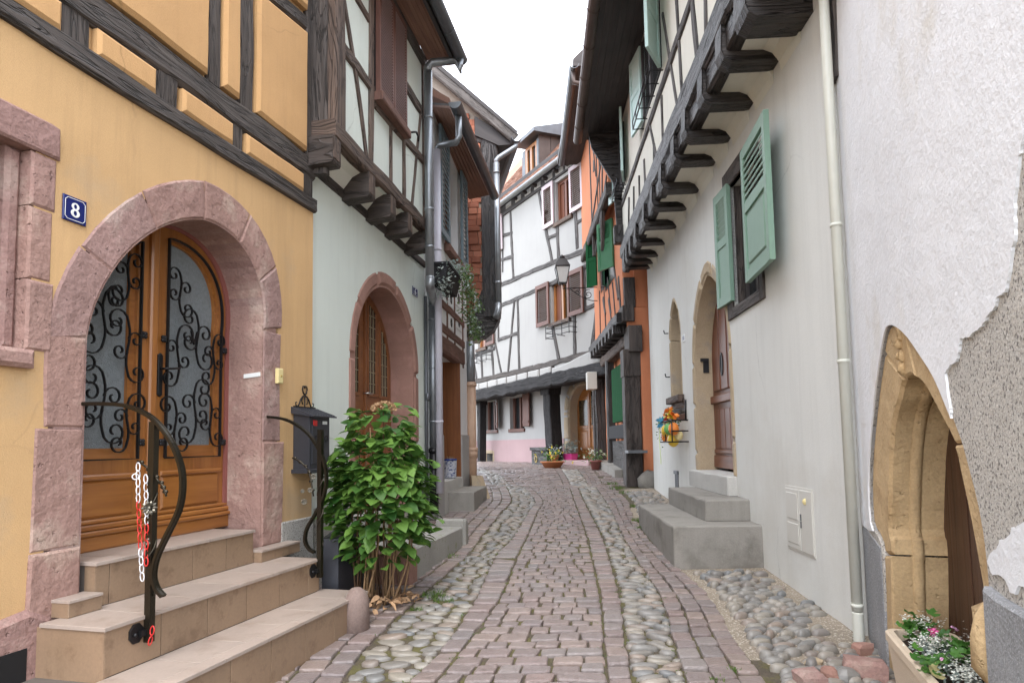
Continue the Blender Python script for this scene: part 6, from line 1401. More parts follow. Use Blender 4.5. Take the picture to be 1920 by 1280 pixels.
# jetty beam, corbels
FB6 = FR2
mb = MB(); mb.beam(FR2, (r0 - .1, zb6 + .13), (r1 + .6, zb6 + .13), .27, .27, JR - .25, JR + .05, rough=.16, step=.12); mb.build('jetty_beam', 'black_timber', H6)
mb = MB(); mb.beam(FR2, (r0 - .1, zb6 + .29), (r1 + .6, zb6 + .29), .10, .10, JR - .1, JR + .03, rough=.2, step=.12); mb.build('jetty_beam', 'black_timber', H6)
cx6 = []
for x, y in ((1395, 72), (1354, 146), (1318, 213), (1287, 284), (1266, 334), (1242, 380), (1225, 414), (1210, 449), (1194, 474), (1184, 496), (1177, 513), (1173, 531)):
    cx6.append(FR2.px(x, y, JR + .03)[0])
cx6 = sorted(set(cx6))
for i, c_ in enumerate(cx6):
    w_ = .085 if i < len(cx6) - 1 else .13; mb = MB(); hz_ = zc + random.uniform(-.012, .012) - (.05 if i == len(cx6) - 1 else 0)
    mb.prism(FR2.side(c_ + w_), [(-.02, zb6 + .02), (JR + .05, zb6 + .02), (JR + .06, hz_ + .10), (JR + .035, hz_ + .035), (JR - .03, hz_), (.05, hz_ + .004), (-.02, hz_ + .02)], 0, 2 * w_, .012, back=True) if False else mb.prism(FR2.side(c_ - w_), [(-.02, zb6 + .02), (JR + .05, zb6 + .02), (JR + .06, hz_ + .10), (JR + .035, hz_ + .035), (JR - .03, hz_), (.05, hz_ + .004), (-.02, hz_ + .02)], 0, -2 * w_, .012, back=True)
    mb.build('corbel', 'black_timber', H6)
for a, b in zip(cx6, cx6[1:]):
    mb = MB(); mb.loft([[FR2.P(s, zc - .10, .002), FR2.P(s, zc - .02, .02), FR2.P(s, zc + .055, .07), FR2.P(s, zc + .085, .14), FR2.P(s, zc + .09, JR - .05), FR2.P(s, zb6, JR - .05), FR2.P(s, zb6, .0)][::-1] for s in (a + .087, b - .087)]); mb.build('cove', 'cream_panel', H6)
mb = MB(); mb.beam(FR2, (r0 - .1, zc + .20), (r1 + .6, zc + .20), .24, .24, JR - .1, JR + .015, rough=.14, step=.12); mb.build('jetty_beam', 'black_timber', H6)
# upper timber: thin dark members almost flush
def tim6(p, q, w, m='grey_timber', d1=.010, name='timber', **k):
    a, b = FR2.px(*p, JR), FR2.px(*q, JR); k.setdefault('rough', .2); mb = MB(); mb.beam(FR2, a, b, w, w, JR - .05, JR + d1, **k); return mb.build(name, m, H6)
for p, q, w in (((1268, -5), (1281, 228), .07), ((1297, -5), (1311, 155), .10), ((1322, -5), (1325, 128), .05), ((1242, 26), (1276, 240), .05), ((1240, 180), (1244, 310), .05), ((1218, 235), (1238, 330), .05), ((1226, 270), (1226, 350), .06), ((1207, 300), (1212, 400), .06), ((1198, 330), (1200, 430), .06), ((1188, 350), (1188, 455), .06), ((1179, 370), (1178, 470), .06)):
    tim6(p, q, w, name='post')
za6 = Z6(1265, 90, JR)
mb = MB(); mb.beam(FR2, (r0, za6), (r1, za6), .11, .11, JR - .05, JR + .014, rough=.18); mb.build('rail', 'grey_timber', H6)
# upper windows with pale green shutters swung out, black rails under them
def shut6(s, d, ang, w, z0, z1, mat, solid=.5, ns=8, each=False): return louver(H6, FR2.turned(s, d, ang), 0, w, z0, z1, -.02, .04, mat, fr=.07, ns=ns, solid=solid, each=each)
wzb = Z6(1222, 152, JR + .08); wzt = min(zE6 - .1, wzb + 1.5)
def upwin(a, b, near_ang, far_ang, w):
    mb = MB(); mb.rect(FR2, a, b, wzb + .05, wzt, JR - .02, JR + .012); mb.build('window_pane', 'dark_glass', H6)
    mb = MB()
    for u, v in ((a, a + .07), (b - .07, b), ((a + b) / 2 - .04, (a + b) / 2 + .04)): mb.rect(FR2, u, v, wzb + .05, wzt, JR + .012, JR + .03, .004)
    mb.build('window_frame', 'dark_soffit', H6)
    shut6(b + .02, JR + .03, near_ang, w, wzb + .02, wzt, 'pale_sage_paint'); shut6(a - .02, JR + .03, far_ang, w, wzb + .02, wzt, 'pale_sage_paint')
    z = wzb - .06; mb = MB()
    for zz, dd_ in ((z, .03), (z, .16), (z + .12, .16)): mb.tube([FR2.P(a - .1, zz, JR + dd_), FR2.P(b + .1, zz, JR + dd_)], .010, 5)
    for k in range(6):
        s = a - .1 + (b - a + .2) * k / 5; mb.tube([FR2.P(s, z, JR), FR2.P(s, z, JR + .16), FR2.P(s, z + .13, JR + .16)], .009, 5)
    mb.build('flower_rail', 'iron', H6)
b0_ = S6(1239, 100, JR); a0__ = S6(1207, 160, JR)
upwin(a0__, b0_, math.radians(27), math.radians(171), .50)
b1_ = S6(1169, 250, JR)
upwin(b1_ - .6, b1_, math.radians(10), math.radians(165), .5)
# doorway stones
joint_fill(H6, FR2, p0, p1, .9, zsp, zap, .10, -.24, -.006, 'tan_sandstone')
surround(H6, FR2, 'tan_sandstone', p0, p1, zsl6 - .06, zsp, zap, .125, -.26, .014, 5, [[1.35, 1.95], [1.5]], ch=.04, wob=.008, wj=.02, wtop=.20)
pd = -.22
pol = [(p0 - .02, zsl6)] + arch(p0 - .02, p1 + .02, zsp, zap + .02, 30) + [(p1 + .02, zsl6)]
mb = MB(); mb.prism(FR2, pol, pd - .05, pd, grain='z'); D6 = mb.build('door', 'mahogany_wood', H6)
def ztop(s, k=.1):
    A = arch(p0 + k, p1 - k, zsp, zap - k * 1.3, 40)
    for (x0, y0), (x1, y1) in zip(A, A[1:]):
        if x0 <= s <= x1: return y0 + (y1 - y0) * (s - x0) / max(1e-6, x1 - x0)
    return zsp
wdt = p1 - p0
for k in range(4):
    a, b = p0 + .10 + (wdt - .2) * k / 4 + .015, p0 + .10 + (wdt - .2) * (k + 1) / 4 - .015; mb = MB()
    mb.prism(FR2, [(a, zsl6 + .95), (b, zsl6 + .95), (b, ztop(b)), (a, ztop(a))], pd - .01, pd + .022, .014, grain='z'); mb.build('door_panel', 'mahogany_wood', D6)
mb = MB(); mb.rect(FR2, p0, p1, zsl6 + .80, zsl6 + .90, pd, pd + .04, .012, grain=None); mb.build('rail', 'mahogany_wood', D6)
for k in range(6):
    a = p0 + .1 + (wdt - .2) * k / 6; mb = MB(); mb.rect(FR2, a + .006, a + (wdt - .2) / 6 - .006, zsl6 + .24, zsl6 + .72, pd, pd + .016, .006); mb.build('door_board', 'mahogany_wood', D6)
mb = MB(); mb.rect(FR2, p0 + .06, p1 - .06, zsl6 + .18, zsl6 + .23, pd, pd + .03, .01, grain=None); mb.rect(FR2, p0, p1, zsl6, zsl6 + .155, pd, pd + .022, .008, grain=None); mb.build('kick_board', 'mahogany_wood', D6)
for f in (.35, .68):
    mb = MB(); c_ = (p0 + wdt * f, Z6(1345, 672)); ringpoly(mb, FR2, c_, (.055, .14), (.035, .115), pd + .022, pd + .035, 16); mb.rect(FR2, c_[0] - .008, c_[0] + .008, c_[1] - .12, c_[1] + .12, pd + .022, pd + .03); mb.build('oval_grille', 'iron', D6)
mb = MB(); hq = (p0 + wdt * .80, Z6(1358, 716)); mb.tube([FR2.P(hq[0], hq[1], pd), FR2.P(hq[0], hq[1], pd + .07)], .012, 7); mb.blob(FR2.P(hq[0], hq[1], pd + .08), .035, .035, .035, 8, 5); mb.build('knob', 'iron', D6)
i0 = FR2.px(1320, 684, -.12); FJ = FR2.side(p0 - .0 + .016)
mb = MB(); mb.box(FR2.P(p0 + .012, i0[1] - .03, -.14), FR2.u * .012, FR2.n * .035, Vector((0, 0, .075))); mb.box(FR2.P(p0 + .02, i0[1] + .06, -.12), FR2.u * .03, FR2.n * .05, Vector((0, 0, .018)))
o = mb.build('intercom', 'black_plastic', loc=FR2.P(p0, i0[1], -.1)); tag(o, 'black intercom with a small hood on the pointed doorway jamb', 'intercom')
# lancet window in pale stone
surround(H6, FR2, 'tan_sandstone', q0, q1, zq0, zqs, zqa, .05, -.26, .010, 4, [[1.9], [1.9]], ch=.03, wob=.004, wj=.008, wtop=.09)
mb = MB(); mb.prism(FR2, arch_poly(q0 - .02, q1 + .02, zq0 - .02, zqs, zqa + .02), -.30, -.2); mb.build('lancet_pane', 'dark_glass', H6)
mb = MB(); mb.rect(FR2, q0 - .05, q1 + .12, zq0 - .10, zq0 - .002, -.1, .09, .012); mb.build('window_sill', 'brown_timber', H6)
for k in range(3):
    z = zq0 - .13 - .09 * k; mb = MB(); mb.rect(FR2, q0 - .02, q1 + .22, z - .045, z + .040, -.02, .012, .006); mb.build('sill_board', ('brown_timber', 'dark_timber', 'red_brown_timber')[k], H6)
for zz in (Z6(1253, 625), Z6(1253, 708)):
    mb = MB(); s = q0 - .12; mb.tube([FR2.P(s, zz, 0), FR2.P(s, zz, .06), FR2.P(s, zz + .05, .07)], .010, 6); mb.build('hinge_pin', 'iron', H6)
n_ = FR2.px(1282.5, 634); mb = MB(); mb.rect(FR2, n_[0] - .075, n_[0] + .075, n_[1] - .05, n_[1] + .05, .002, .009, .002)
o = mb.build('number_plate', 'white_enamel', loc=FR2.P(n_[0], n_[1], .01)); tag(o, 'small pale number plate between the lancet and the pointed doorway', 'number plate')
mb = MB()
for a, b, c_, d_ in ((-.05, -.036, -.03, .03), (-.004, .01, -.03, .03), (.03, .044, -.03, .03)): mb.rect(FR2, n_[0] + a, n_[0] + b, n_[1] + c_, n_[1] + d_, .0092, .011)
mb.build('numeral', 'navy_enamel', o)
# shuttered window in a dark frame
mb = MB()
fw0, fw1 = S6(1362, 450), S6(1431, 450); zf0, zf1 = Z6(1376, 597), Z6(1362, 326)
mb.rect(FR2, fw0, v0, zf0, zf1, -.04, .022, .006); mb.rect(FR2, v1, fw1, zf0, zf1, -.04, .022, .006)
mb.rect(FR2, v0, v1, zf0, zv0, -.04, .022, .006, grain=None); mb.rect(FR2, v0, v1, zv1, zf1, -.04, .022, .006, grain=None); mb.build('window_frame', 'dark_timber', H6, kind=None)
mb = MB(); mb.rect(FR2, v0 - .001, v0 + .02, zv0, zv1, -.38, -.04); mb.rect(FR2, v1 - .02, v1 + .001, zv0, zv1, -.38, -.04); mb.rect(FR2, v0 + .02, v1 - .02, zv0 - .001, zv0 + .02, -.38, -.04); mb.build('window_lining', 'dark_timber', H6)
mb = MB(); mb.rect(FR2, v0, v1, zv0, zv1, -.2, -.14); mb.build('window_pane', 'dark_glass', H6)
mb = MB(); vm = (v0 + v1) / 2
for a, b in ((v0, v0 + .06), (vm - .03, vm + .03), (v1 - .06, v1)): mb.rect(FR2, a + .001, b - .001, zv0, zv1, -.139, -.10, .004)
mb.build('casement', 'dark_soffit', H6)
hs = FR2.px(1397, 400, .10); sw = .52
shz0, shz1 = FR2.px(1408, 527, .10)[1], FR2.px(1394, 283, .10)[1]
he = FR2.px(1448, 400, .14)
FSH = FR2.turned(hs[0], .10, math.atan2(.05, he[0] - hs[0]))
louver(H6, FSH, 0, math.hypot(he[0] - hs[0], .05), shz0, shz1, -.02, .045, 'sage_paint', fr=.075, ns=7, solid=.55, each=True)
hl = FR2.px(1370, 450, .03); fl = FR2.px(1350, 450, .16)
FSL = FR2.turned(hl[0] - .02, .03, math.radians(177))
louver(H6, FSL, 0, .42, shz0, shz1, -.02, .045, 'sage_paint', fr=.075, ns=7, solid=.55, each=True)
# steps of the cream house
t1 = topz_at((1265, 1065), (1265, 986)); foot = ground(1265, 1065); sd1 = ((foot - FR2.o).dot(FR2.u), (foot - FR2.o).dot(FR2.n))
far1 = FR2.at(1200, 945, t1); 
a2 = FR2.at(1322, 937, t1 + .205) ; t2 = t1 + .205
f2 = FR2.at(1253, 913, t2); t3 = zsl6 - .03
block(FR2, far1[0], sd1[0], .05, t1, -.05, sd1[1], 'concrete', 'concrete_step', 'lowest and widest concrete step of the pointed doorway', 'step', .02)
block(FR2, f2[0], a2[0], t1 + .004, t2, -.05, a2[1], 'concrete', 'concrete_step', 'middle concrete step of the pointed doorway', 'step', .015)
block(FR2, p0 - .12, p1 + .10, t2 + .004, t3, -.26, .10, 'pale_concrete', 'concrete_step', 'topmost concrete step right under the mahogany door', 'step', .015)
# utility box, vent
u0, u1 = FR2.px(1476, 965), FR2.px(1527, 970); uz0, uz1 = Z6(1483, 1028), Z6(1476, 909)
UB = thing('utility_box', 'beige double-door utility box set in the cream wall', 'utility box', FR2.P(u0[0], uz0, .02))
um = u0[0] + (u1[0] - u0[0]) * .55
mb = MB(); mb.rect(FR2, u0[0], u1[0], uz0, uz1, -.01, .006, .002); mb.build('frame', 'pale_box', UB)
for a, b in ((u0[0] + .012, um - .006), (um + .006, u1[0] - .012)):
    mb = MB(); mb.rect(FR2, a, b, uz0 + .02, uz1 - .02, .006, .013, .003); mb.build('door', 'pale_box', UB)
for a, b in ((u0[0] + .035, um - .03),):
    for c_, d_ in ((uz0 + .06, uz0 + .22), (uz0 + .25, uz1 - .05)):
        mb = MB(); mb.rect(FR2, a, b, c_, d_, .013, .017, .004); mb.build('pressed_panel', 'pale_box', UB)
mb = MB(); mb.blob(FR2.P((um + u1[0]) / 2, uz1 - .10, .012), .026, .012, .026, 10, 4); mb.build('badge', 'cream_flower', UB)
for z in (uz0 + .2, (uz0 + uz1) / 2):
    mb = MB(); mb.rect(FR2, um + .015, um + .03, z, z + .05, .013, .018); mb.build('latch', 'dark_zinc', UB)
g_ = FR2.px(1270, 901); mb = MB(); 
for k in range(4): mb.rect(FR2, g_[0] - .11 + .055 * k, g_[0] - .07 + .055 * k, g_[1] - .13, g_[1] + .13, .0, .014, .003)
mb.rect(FR2, g_[0] - .12, g_[0] + .12, g_[1] + .10, g_[1] + .15, .0, .03, .004)
o = mb.build('vent_grate', 'dark_zinc', loc=FR2.P(g_[0], g_[1], 0)); tag(o, 'small grey vent grate low on the cream wall by the steps', 'vent')
# downpipe at the near corner
pp0 = FR2.px(1597, 950, .06)
PD = thing('downpipe', 'cream downpipe with a ribbed foot at the corner of the cream house', 'downpipe', FR2.P(pp0[0], .3, .06))
mb = MB(); mb.tube([FR2.P(pp0[0], 8., .06), FR2.P(pp0[0], Z6(1604, 1142, .06), .06)], .033, 14)
for y in (406, 675, 1125): collar(mb, FR2.P(pp0[0], Z6(1590, y, .06), .06), .034, .022, 14)
mb.build('pipe', 'cream_pipe', PD)
mb = MB(); za, zb = Z6(1606, 1145, .06), gz(4.1) + .0
mb.lathe(FR2.P(pp0[0], 0, .06), [(r, zb + (za - zb) * i / 24) for i, r in [(i, .036 if i % 2 else .031) for i in range(25)]], 14); mb.build('ribbed_foot', 'cream_pipe', PD)

# ------------------------------------------------------------------ white wall with the sandstone doorway
H7 = thing('white_wall_house', 'white rough-plastered house with peeling render and yellow sandstone gothic doorway', 'house', FR1.P(1, .2))
S7 = lambda x, y, d=0.: FR1.px(x, y, d)
k0 = -.10; k1 = 3.6
inner = [(1672, 1290), (1668, 1040), (1662, 990), (1663, 875), (1669, 790), (1679, 751), (1687, 718), (1699, 703), (1712, 708), (1728, 724), (1751, 767), (1784, 833), (1797, 885), (1817, 980), (1835, 1080), (1848, 1160), (1868, 1300)]
outer = [(1662, 1290), (1658, 1100), (1652, 1020), (1634, 978), (1631, 875), (1640, 764), (1650, 685), (1661, 623), (1671, 609), (1686, 614), (1705, 632), (1728, 665), (1755, 708), (1787, 784), (1804, 830), (1820, 889), (1830, 928), (1843, 994), (1853, 1080), (1859, 1160), (1885, 1300)]
I7 = [S7(*p) for p in inner]; O7 = [S7(*p) for p in outer]
def smooth2(pts, k=3): return [(v.x, v.y) for v in smooth([(a, b, 0) for a, b in pts], k)]
Ih = smooth2(I7); Oh = smooth2(O7)
Oh = [(s, max(z, .02)) for s, z in Oh]; Ih = [(s, max(z, .02)) for s, z in Ih]
mid = [((a[0]), (a[1])) for a in Oh]
wall(H7, FR1, [(k0, -.3), (mid[0][0], -.3)] + [(mid[0][0], .02)] + mid[1:-1] + [(mid[-1][0], .02), (mid[-1][0], -.3), (k1, -.3), (k1, 9), (k0, 9)], [], 'bare_render', rev=.45)
core(H7, FR1, k0 + .02, k1, 0, 9, -.6, -4)
mb = MB(); mb.rect(FR1, k0, k1, 9, 9.3, -4, .5, back=True); mb.build('roof', 'roof_tile', H7)
# remaining coat of white plaster: upper sheet down to the broken edge, and the patch by the plinth
edge = [(1787, 784), (1786, 765), (1781, 740), (1776, 700), (1785, 685), (1797, 678), (1802, 660), (1805, 634), (1822, 632), (1832, 622), (1846, 612), (1858, 590), (1871, 575), (1876, 556), (1890, 548), (1898, 510), (1903, 470), (1909, 440), (1907, 380), (1916, 300), (1922, 270), (1935, 180), (1950, -60)]
E7 = []
for p, q in zip(edge, edge[1:]):
    a, b = S7(*p), S7(*q)
    for i in range(5):
        f = i / 5; j = .0035 if i else 0; E7.append((a[0] + (b[0] - a[0]) * f + random.uniform(-j, j), a[1] + (b[1] - a[1]) * f + random.uniform(-j, j)))
zpl7 = S7(1625, 990)[1]
left_ = [(k0, zpl7 + .01), (S7(1633, 1000)[0], zpl7 - .0)] + [p for p in Oh if p[1] > zpl7 and p[0] < S7(1787, 784)[0] - .001]
def rough_coat(F, pts, d0, d1, m): 
    mb = MB(); mb.prism(F, pts, d0, d1, .0); return mb.build('plaster_coat', m, H7)
rough_coat(FR1, left_ + E7 + [(E7[-1][0], 8.9), (k0, 8.9)], -.02, .009, 'white_plaster')
pt = [(1857, 1052), (1862, 1035), (1874, 1028), (1881, 1012), (1898, 1004), (1903, 990), (1918, 986), (1935, 975), (1960, 960), (1990, 1160), (1960, 1130), (1938, 1108), (1925, 1098), (1916, 1100), (1908, 1113), (1899, 1108), (1892, 1090), (1878, 1076), (1866, 1078)]
P7 = []
for p, q in zip(pt, pt[1:] + pt[:1]):
    a, b = S7(*p), S7(*q)
    for i in range(3): P7.append((a[0] + (b[0] - a[0]) * i / 3 + random.uniform(-.004, .004), a[1] + (b[1] - a[1]) * i / 3 + random.uniform(-.004, .004)))
rough_coat(FR1, P7, -.02, .009, 'white_plaster')
mb = MB(); mb.prism(FR1, [(k0, .0), (S7(1657, 1100)[0] - .004, .0), (S7(1652, 1020)[0] - .004, zpl7 - .06), (S7(1636, 985)[0], zpl7 - .03), (k0 + .1, zpl7 - .0), (k0, zpl7)], -.02, .006, .004); mb.build('plinth', 'grey_render', H7)
pz = S7(1860, 1110)
mb = MB(); mb.prism(FR1, [(S7(1862, 1200)[0], .0), (k1, .0), (k1, S7(1990, 1175)[1]), S7(1920, 1140), S7(1885, 1120), (S7(1860, 1110)[0], pz[1] + .02)], -.02, .03, .012); mb.build('plinth', 'grey_render', H7)
# the stones of the doorway, cut from the two outlines
DR7 = -.27
def near(poly, p): return min(range(len(poly)), key=lambda i: (poly[i][0] - p[0]) ** 2 + (poly[i][1] - p[1]) ** 2)
def stone7(i0, i1, o0, o1, ch=.05, d1=.0, name='arch_stone', extra=0.):
    def trim(L):
        L = [Vector(p) for p in L]; g = .0045
        L[0] = L[0] + (L[1] - L[0]).normalized() * min(g, (L[1] - L[0]).length * .4); L[-1] = L[-1] + (L[-2] - L[-1]).normalized() * min(g, (L[-2] - L[-1]).length * .4); return [tuple(p) for p in L]
    mb = MB(); pts = trim(Ih[i0:i1 + 1]) + trim(Oh[o0:o1 + 1])[::-1]
    mb.prism(FR1, pts, DR7 - .05, d1, ch); return mb.build(name, 'yellow_sandstone', H7)
cutsI = [(1672, 1290), (1668, 1040), (1690, 712), (1712, 708), (1786, 838), (1868, 1300)]
cutsO = [(1662, 1290), (1654, 1040), (1655, 650), (1690, 617), (1804, 830), (1885, 1300)]
ii = [near(Ih, S7(*p)) for p in cutsI]; oo = [near(Oh, S7(*p)) for p in cutsO]
ii[0] = 0; oo[0] = 0; ii[-1] = len(Ih) - 1; oo[-1] = len(Oh) - 1
for k in range(5): stone7(ii[k], ii[k + 1], oo[k], oo[k + 1], ch=(.012, .02, .014, .012, .012)[k], d1=(-.008, -.014, -.010, -.012, -.006)[k], name='jamb_stone' if k in (0, 4) else 'arch_stone')
# inner moulded order on the left reveal
Im = [(s + .075, z) for s, z in Ih]
il = [i for i, p in enumerate(Ih) if i <= ii[3]]
mb = MB()
for i in il[1:-1]:
    a, b = Ih[i], Ih[i + 1]
    mb.loft([[FR1.P(a[0] - .02, a[1], -.10), FR1.P(a[0] + .012, a[1], -.115), FR1.P(a[0] + .022, a[1], -.145), FR1.P(a[0] + .004, a[1], -.165), FR1.P(a[0] - .02, a[1], -.17)], [FR1.P(b[0] - .02, b[1], -.10), FR1.P(b[0] + .012, b[1], -.115), FR1.P(b[0] + .022, b[1], -.145), FR1.P(b[0] + .004, b[1], -.165), FR1.P(b[0] - .02, b[1], -.17)]], cap0=False, cap1=False, sm=True)
mb.build('roll_moulding', 'yellow_sandstone', H7)
# worn carving at the apex
a_ = S7(1683, 650); mb = MB()
for k in range(14): mb.blob(FR1.P(a_[0] + random.uniform(-.035, .045), a_[1] - .11 + .016 * k, -.022), random.uniform(.018, .04), .016, random.uniform(.03, .05), 7, 5, jit=.7, seed=k * 3.1)
mb.build('worn_carving', 'yellow_sandstone', H7)
mb = MB(); dl = Ih[:]
nB = 6; x0 = min(p[0] for p in Ih) - .08; x1 = max(p[0] for p in Ih) + .05; zt7 = max(p[1] for p in Ih) + .1
for k in range(nB):
    a, b = x0 + (x1 - x0) * k / nB, x0 + (x1 - x0) * (k + 1) / nB; mb = MB(); mb.rect(FR1, a + .002, b - .002, 0, zt7, DR7 - .06, DR7 - random.uniform(.0, .004), .003); mb.build('door_plank', 'dark_door', H7)
mb = MB(); mb.blob(FR1.P(*S7(1852, 1195), -.02), .07, .06, .16, 9, 6, jit=.4); mb.build('broken_stone', 'yellow_sandstone', H7)
t_a, t_b = S7(1600, -30), S7(1566, 170)
mb = MB(); mb.beam(FR1, (k0 + .08, t_a[1] + .4), (k0 + .04, t_b[1]), .20, .12, -.05, .03, rough=.3); mb.build('corner_timber', 'dark_timber', H7)
random.seed(47)
# ------------------------------------------------------------------ the paved lane
def noise2(x, y, k=0.): return noise.noise((x, y, k))
def gh(x, y): return gz(y) + .012 * noise2(x * .7, y * .5, 3.)
mb = MB()
nx_, ny_ = 26, 60
xs = [-14 + 28 * i / nx_ for i in range(nx_ + 1)]; ys = [-6 + 40 * j / ny_ for j in range(ny_ + 1)]
ids = [[mb.vert((x, y, gz(y) - .013)) for x in xs] for y in ys]
for j in range(ny_):
    for i in range(nx_): mb.face((ids[j][i], ids[j][i + 1], ids[j + 1][i + 1], ids[j + 1][i]))
STREET = mb.build('street', 'earth_joint', kind='structure')
mb = MB(); far = [mb.vert(p) for p in ((-250, -120, -3.5), (250, -120, -3.5), (250, 300, -3.5), (-250, 300, -3.5))]; mb.face(far); mb.build('terrain', 'sandy_dirt', kind='structure')
# band edges read along the lane, from the near end to the bend: left edge of each band at successive rows
ROWS = [1280, 1200, 1115, 1040, 1000, 960, 937, 909, 895, 887, 880]
EDGE = {
 'a': [640, 700, 791, 876, 908, 940, 959, 947, 925, 907, 880],
 'b': [765, 840, 895, 930, 966, 990, 1003, 977, 958, 938, 908],
 'c': [817, 880, 942, 972, 992, 1008, 1018, 990, 972, 951, 920],
 'd': [1138, 1131, 1124, 1108, 1098, 1084, 1076, 1066, 1058, 1050, 1040],
 'e': [1187, 1172, 1161, 1140, 1127, 1106, 1094, 1081, 1071, 1062, 1052],
 'f': [1290, 1262, 1237, 1190, 1167, 1148, 1135, 1115, 1105, 1096, 1084],
 'g': [1440, 1380, 1326, 1248, 1209, 1184, 1177, 1145, 1132, 1122, 1110]}
CUR = {}
for k, v in EDGE.items():
    P = [ground(x, y) for x, y in zip(v, ROWS)]
    P = [P[0] + (P[0] - P[1]) * 1.5] + P
    CUR[k] = smooth(P, 10)
NROW = len(CUR['c'])
def bandpt(k, t):
    c = CUR[k]; t = max(0, min(NROW - 1.001, t)); i = int(t); return c[i] + (c[i + 1] - c[i]) * (t - i)
def between(k0, k1, f, t): return bandpt(k0, t) * (1 - f) + bandpt(k1, t) * f
arc = [0.]
for i in range(NROW - 1): arc.append(arc[-1] + ((CUR['c'][i + 1] + CUR['d'][i + 1]) / 2 - (CUR['c'][i] + CUR['d'][i]) / 2).length)
def t_at(s):
    for i in range(NROW - 1):
        if arc[i + 1] >= s: return i + (s - arc[i]) / max(1e-6, arc[i + 1] - arc[i])
    return NROW - 1.001
TOT = arc[-1]
SETTS = []; STONES = []
def quad_sett(q, rnd_=.18, h=None, gap=.0045):
    """q: four corners in plan"""
    c = (q[0] + q[1] + q[2] + q[3]) / 4; c = Vector((c.x, c.y, 0)); pts = []
    for i in range(4):
        p = Vector((q[i].x, q[i].y, 0)); v = c - p; p = p + v.normalized() * (gap * 1.4) + Vector((random.gauss(0, .0045), random.gauss(0, .0045), 0)); pts.append(p)
    ring = []
    for i in range(4):
        p, a, b = pts[i], pts[i - 1], pts[(i + 1) % 4]; r = rnd_
        ring += [p + (a - p) * (r * random.uniform(.5, 1)), p + ((a - p) + (b - p)) * (r * .18), p + (b - p) * (r * random.uniform(.5, 1))]
    SETTS.append((c, ring, h if h is not None else random.gauss(.0, .004), (random.gauss(0, .025), random.gauss(0, .025))))
def sett_mesh(mb, s):
    c, ring, h, tl = s; g = gh(c.x, c.y); R = []
    for sc_, dz in ((1.0, -.035), (1.0, -.007), (.955, .002), (.82, .0045)):
        R.append([Vector((c.x + (p.x - c.x) * sc_, c.y + (p.y - c.y) * sc_, g + h + dz + tl[0] * (p.x - c.x) * sc_ + tl[1] * (p.y - c.y) * sc_)) for p in ring])
    mb.loft(R, cap0=False, sm=False)
def column(k0, k1, f0, f1, L, stag=0., jl=.25):
    s = .0 + stag * L
    while s < TOT - L:
        l = L * random.uniform(1 - jl, 1 + jl); ta, tb = t_at(s), t_at(s + l); j = random.uniform(-.01, .01)
        quad_sett([between(k0, k1, f0 + j, ta), between(k0, k1, f1 + j, ta), between(k0, k1, f1 + j, tb), between(k0, k1, f0 + j, tb)]); s += l
def rows(k0, k1, L, n, miss=.0):
    s = .0; r = 0
    while s < TOT - L:
        l = L * random.uniform(.85, 1.15); ta, tb = t_at(s), t_at(s + l); f = 0. - (random.random() * .12 if r % 2 else .0); sl_ = random.gauss(0, .05)
        while f < .985:
            w = (1 / n) * random.uniform(.7, 1.35); g = min(1., f + w)
            if 1 - g < .4 / n: g = 1.
            f0 = max(0, f)
            if g - f0 > .25 / n: quad_sett([between(k0, k1, f0, ta), between(k0, k1, g, ta), between(k0, k1, g, tb), between(k0, k1, f0, tb)])
            f = g + random.choice((0, 0, 0, .02))
        s += l; r += 1
rows('c', 'd', .138, 5.6); column('b', 'c', 0, .96, .17); column('d', 'e', .06, 1, .14)
column('f', 'g', .0, .34, .15); column('f', 'g', .34, .68, .16, .4); column('f', 'g', .68, 1.0, .15, .2)
for k in range(9): 
    s = random.random() * .1
    while s < TOT - .2:
        l = .15 * random.uniform(.75, 1.3); ta, tb = t_at(s), t_at(s + l)
        def off(t, m): p = bandpt('a', t); q = bandpt('b', t); v = (p - q).normalized(); return p + v * m
        m0, m1 = .005 + k * .155, (k + 1) * .155
        q = [off(ta, m1), off(ta, m0), off(tb, m0), off(tb, m1)]; s += l
        if q[0].x > -2.6: quad_sett(q, h=random.gauss(-.002, .004))
# the bend and beyond: courses across the wide part
y = 12.2
while y < 23:
    L = .15 * random.uniform(.9, 1.1); x = -4.5 + random.random() * .1
    while x < 2.9:
        w = random.uniform(.14, .22); cx_, cy_ = x + w / 2, y + L / 2 - .05 * x
        inband = False
        for k0, k1 in (('a', 'g'),):
            for t in range(NROW - 1):
                a, b = CUR['a'][t], CUR['g'][t]
                if abs((a.y + (b.y - a.y) * max(0, min(1, (cx_ - a.x) / max(.1, b.x - a.x)))) - cy_) < .25 and a.x - .25 < cx_ < b.x + .03: inband = True; break
        if not inband: quad_sett([Vector((x, y - .05 * x, 0)), Vector((x + w, y - .05 * x, 0)), Vector((x + w, y + L - .05 * x, 0)), Vector((x, y + L - .05 * x, 0))], h=random.gauss(-.004, .004))
        x += w
    y += L
def pebble(c, rx, ry, rz, ang, h=0.): STONES.append((Vector((c.x, c.y, 0)), rx, ry, rz, ang, h, random.random() * 50))
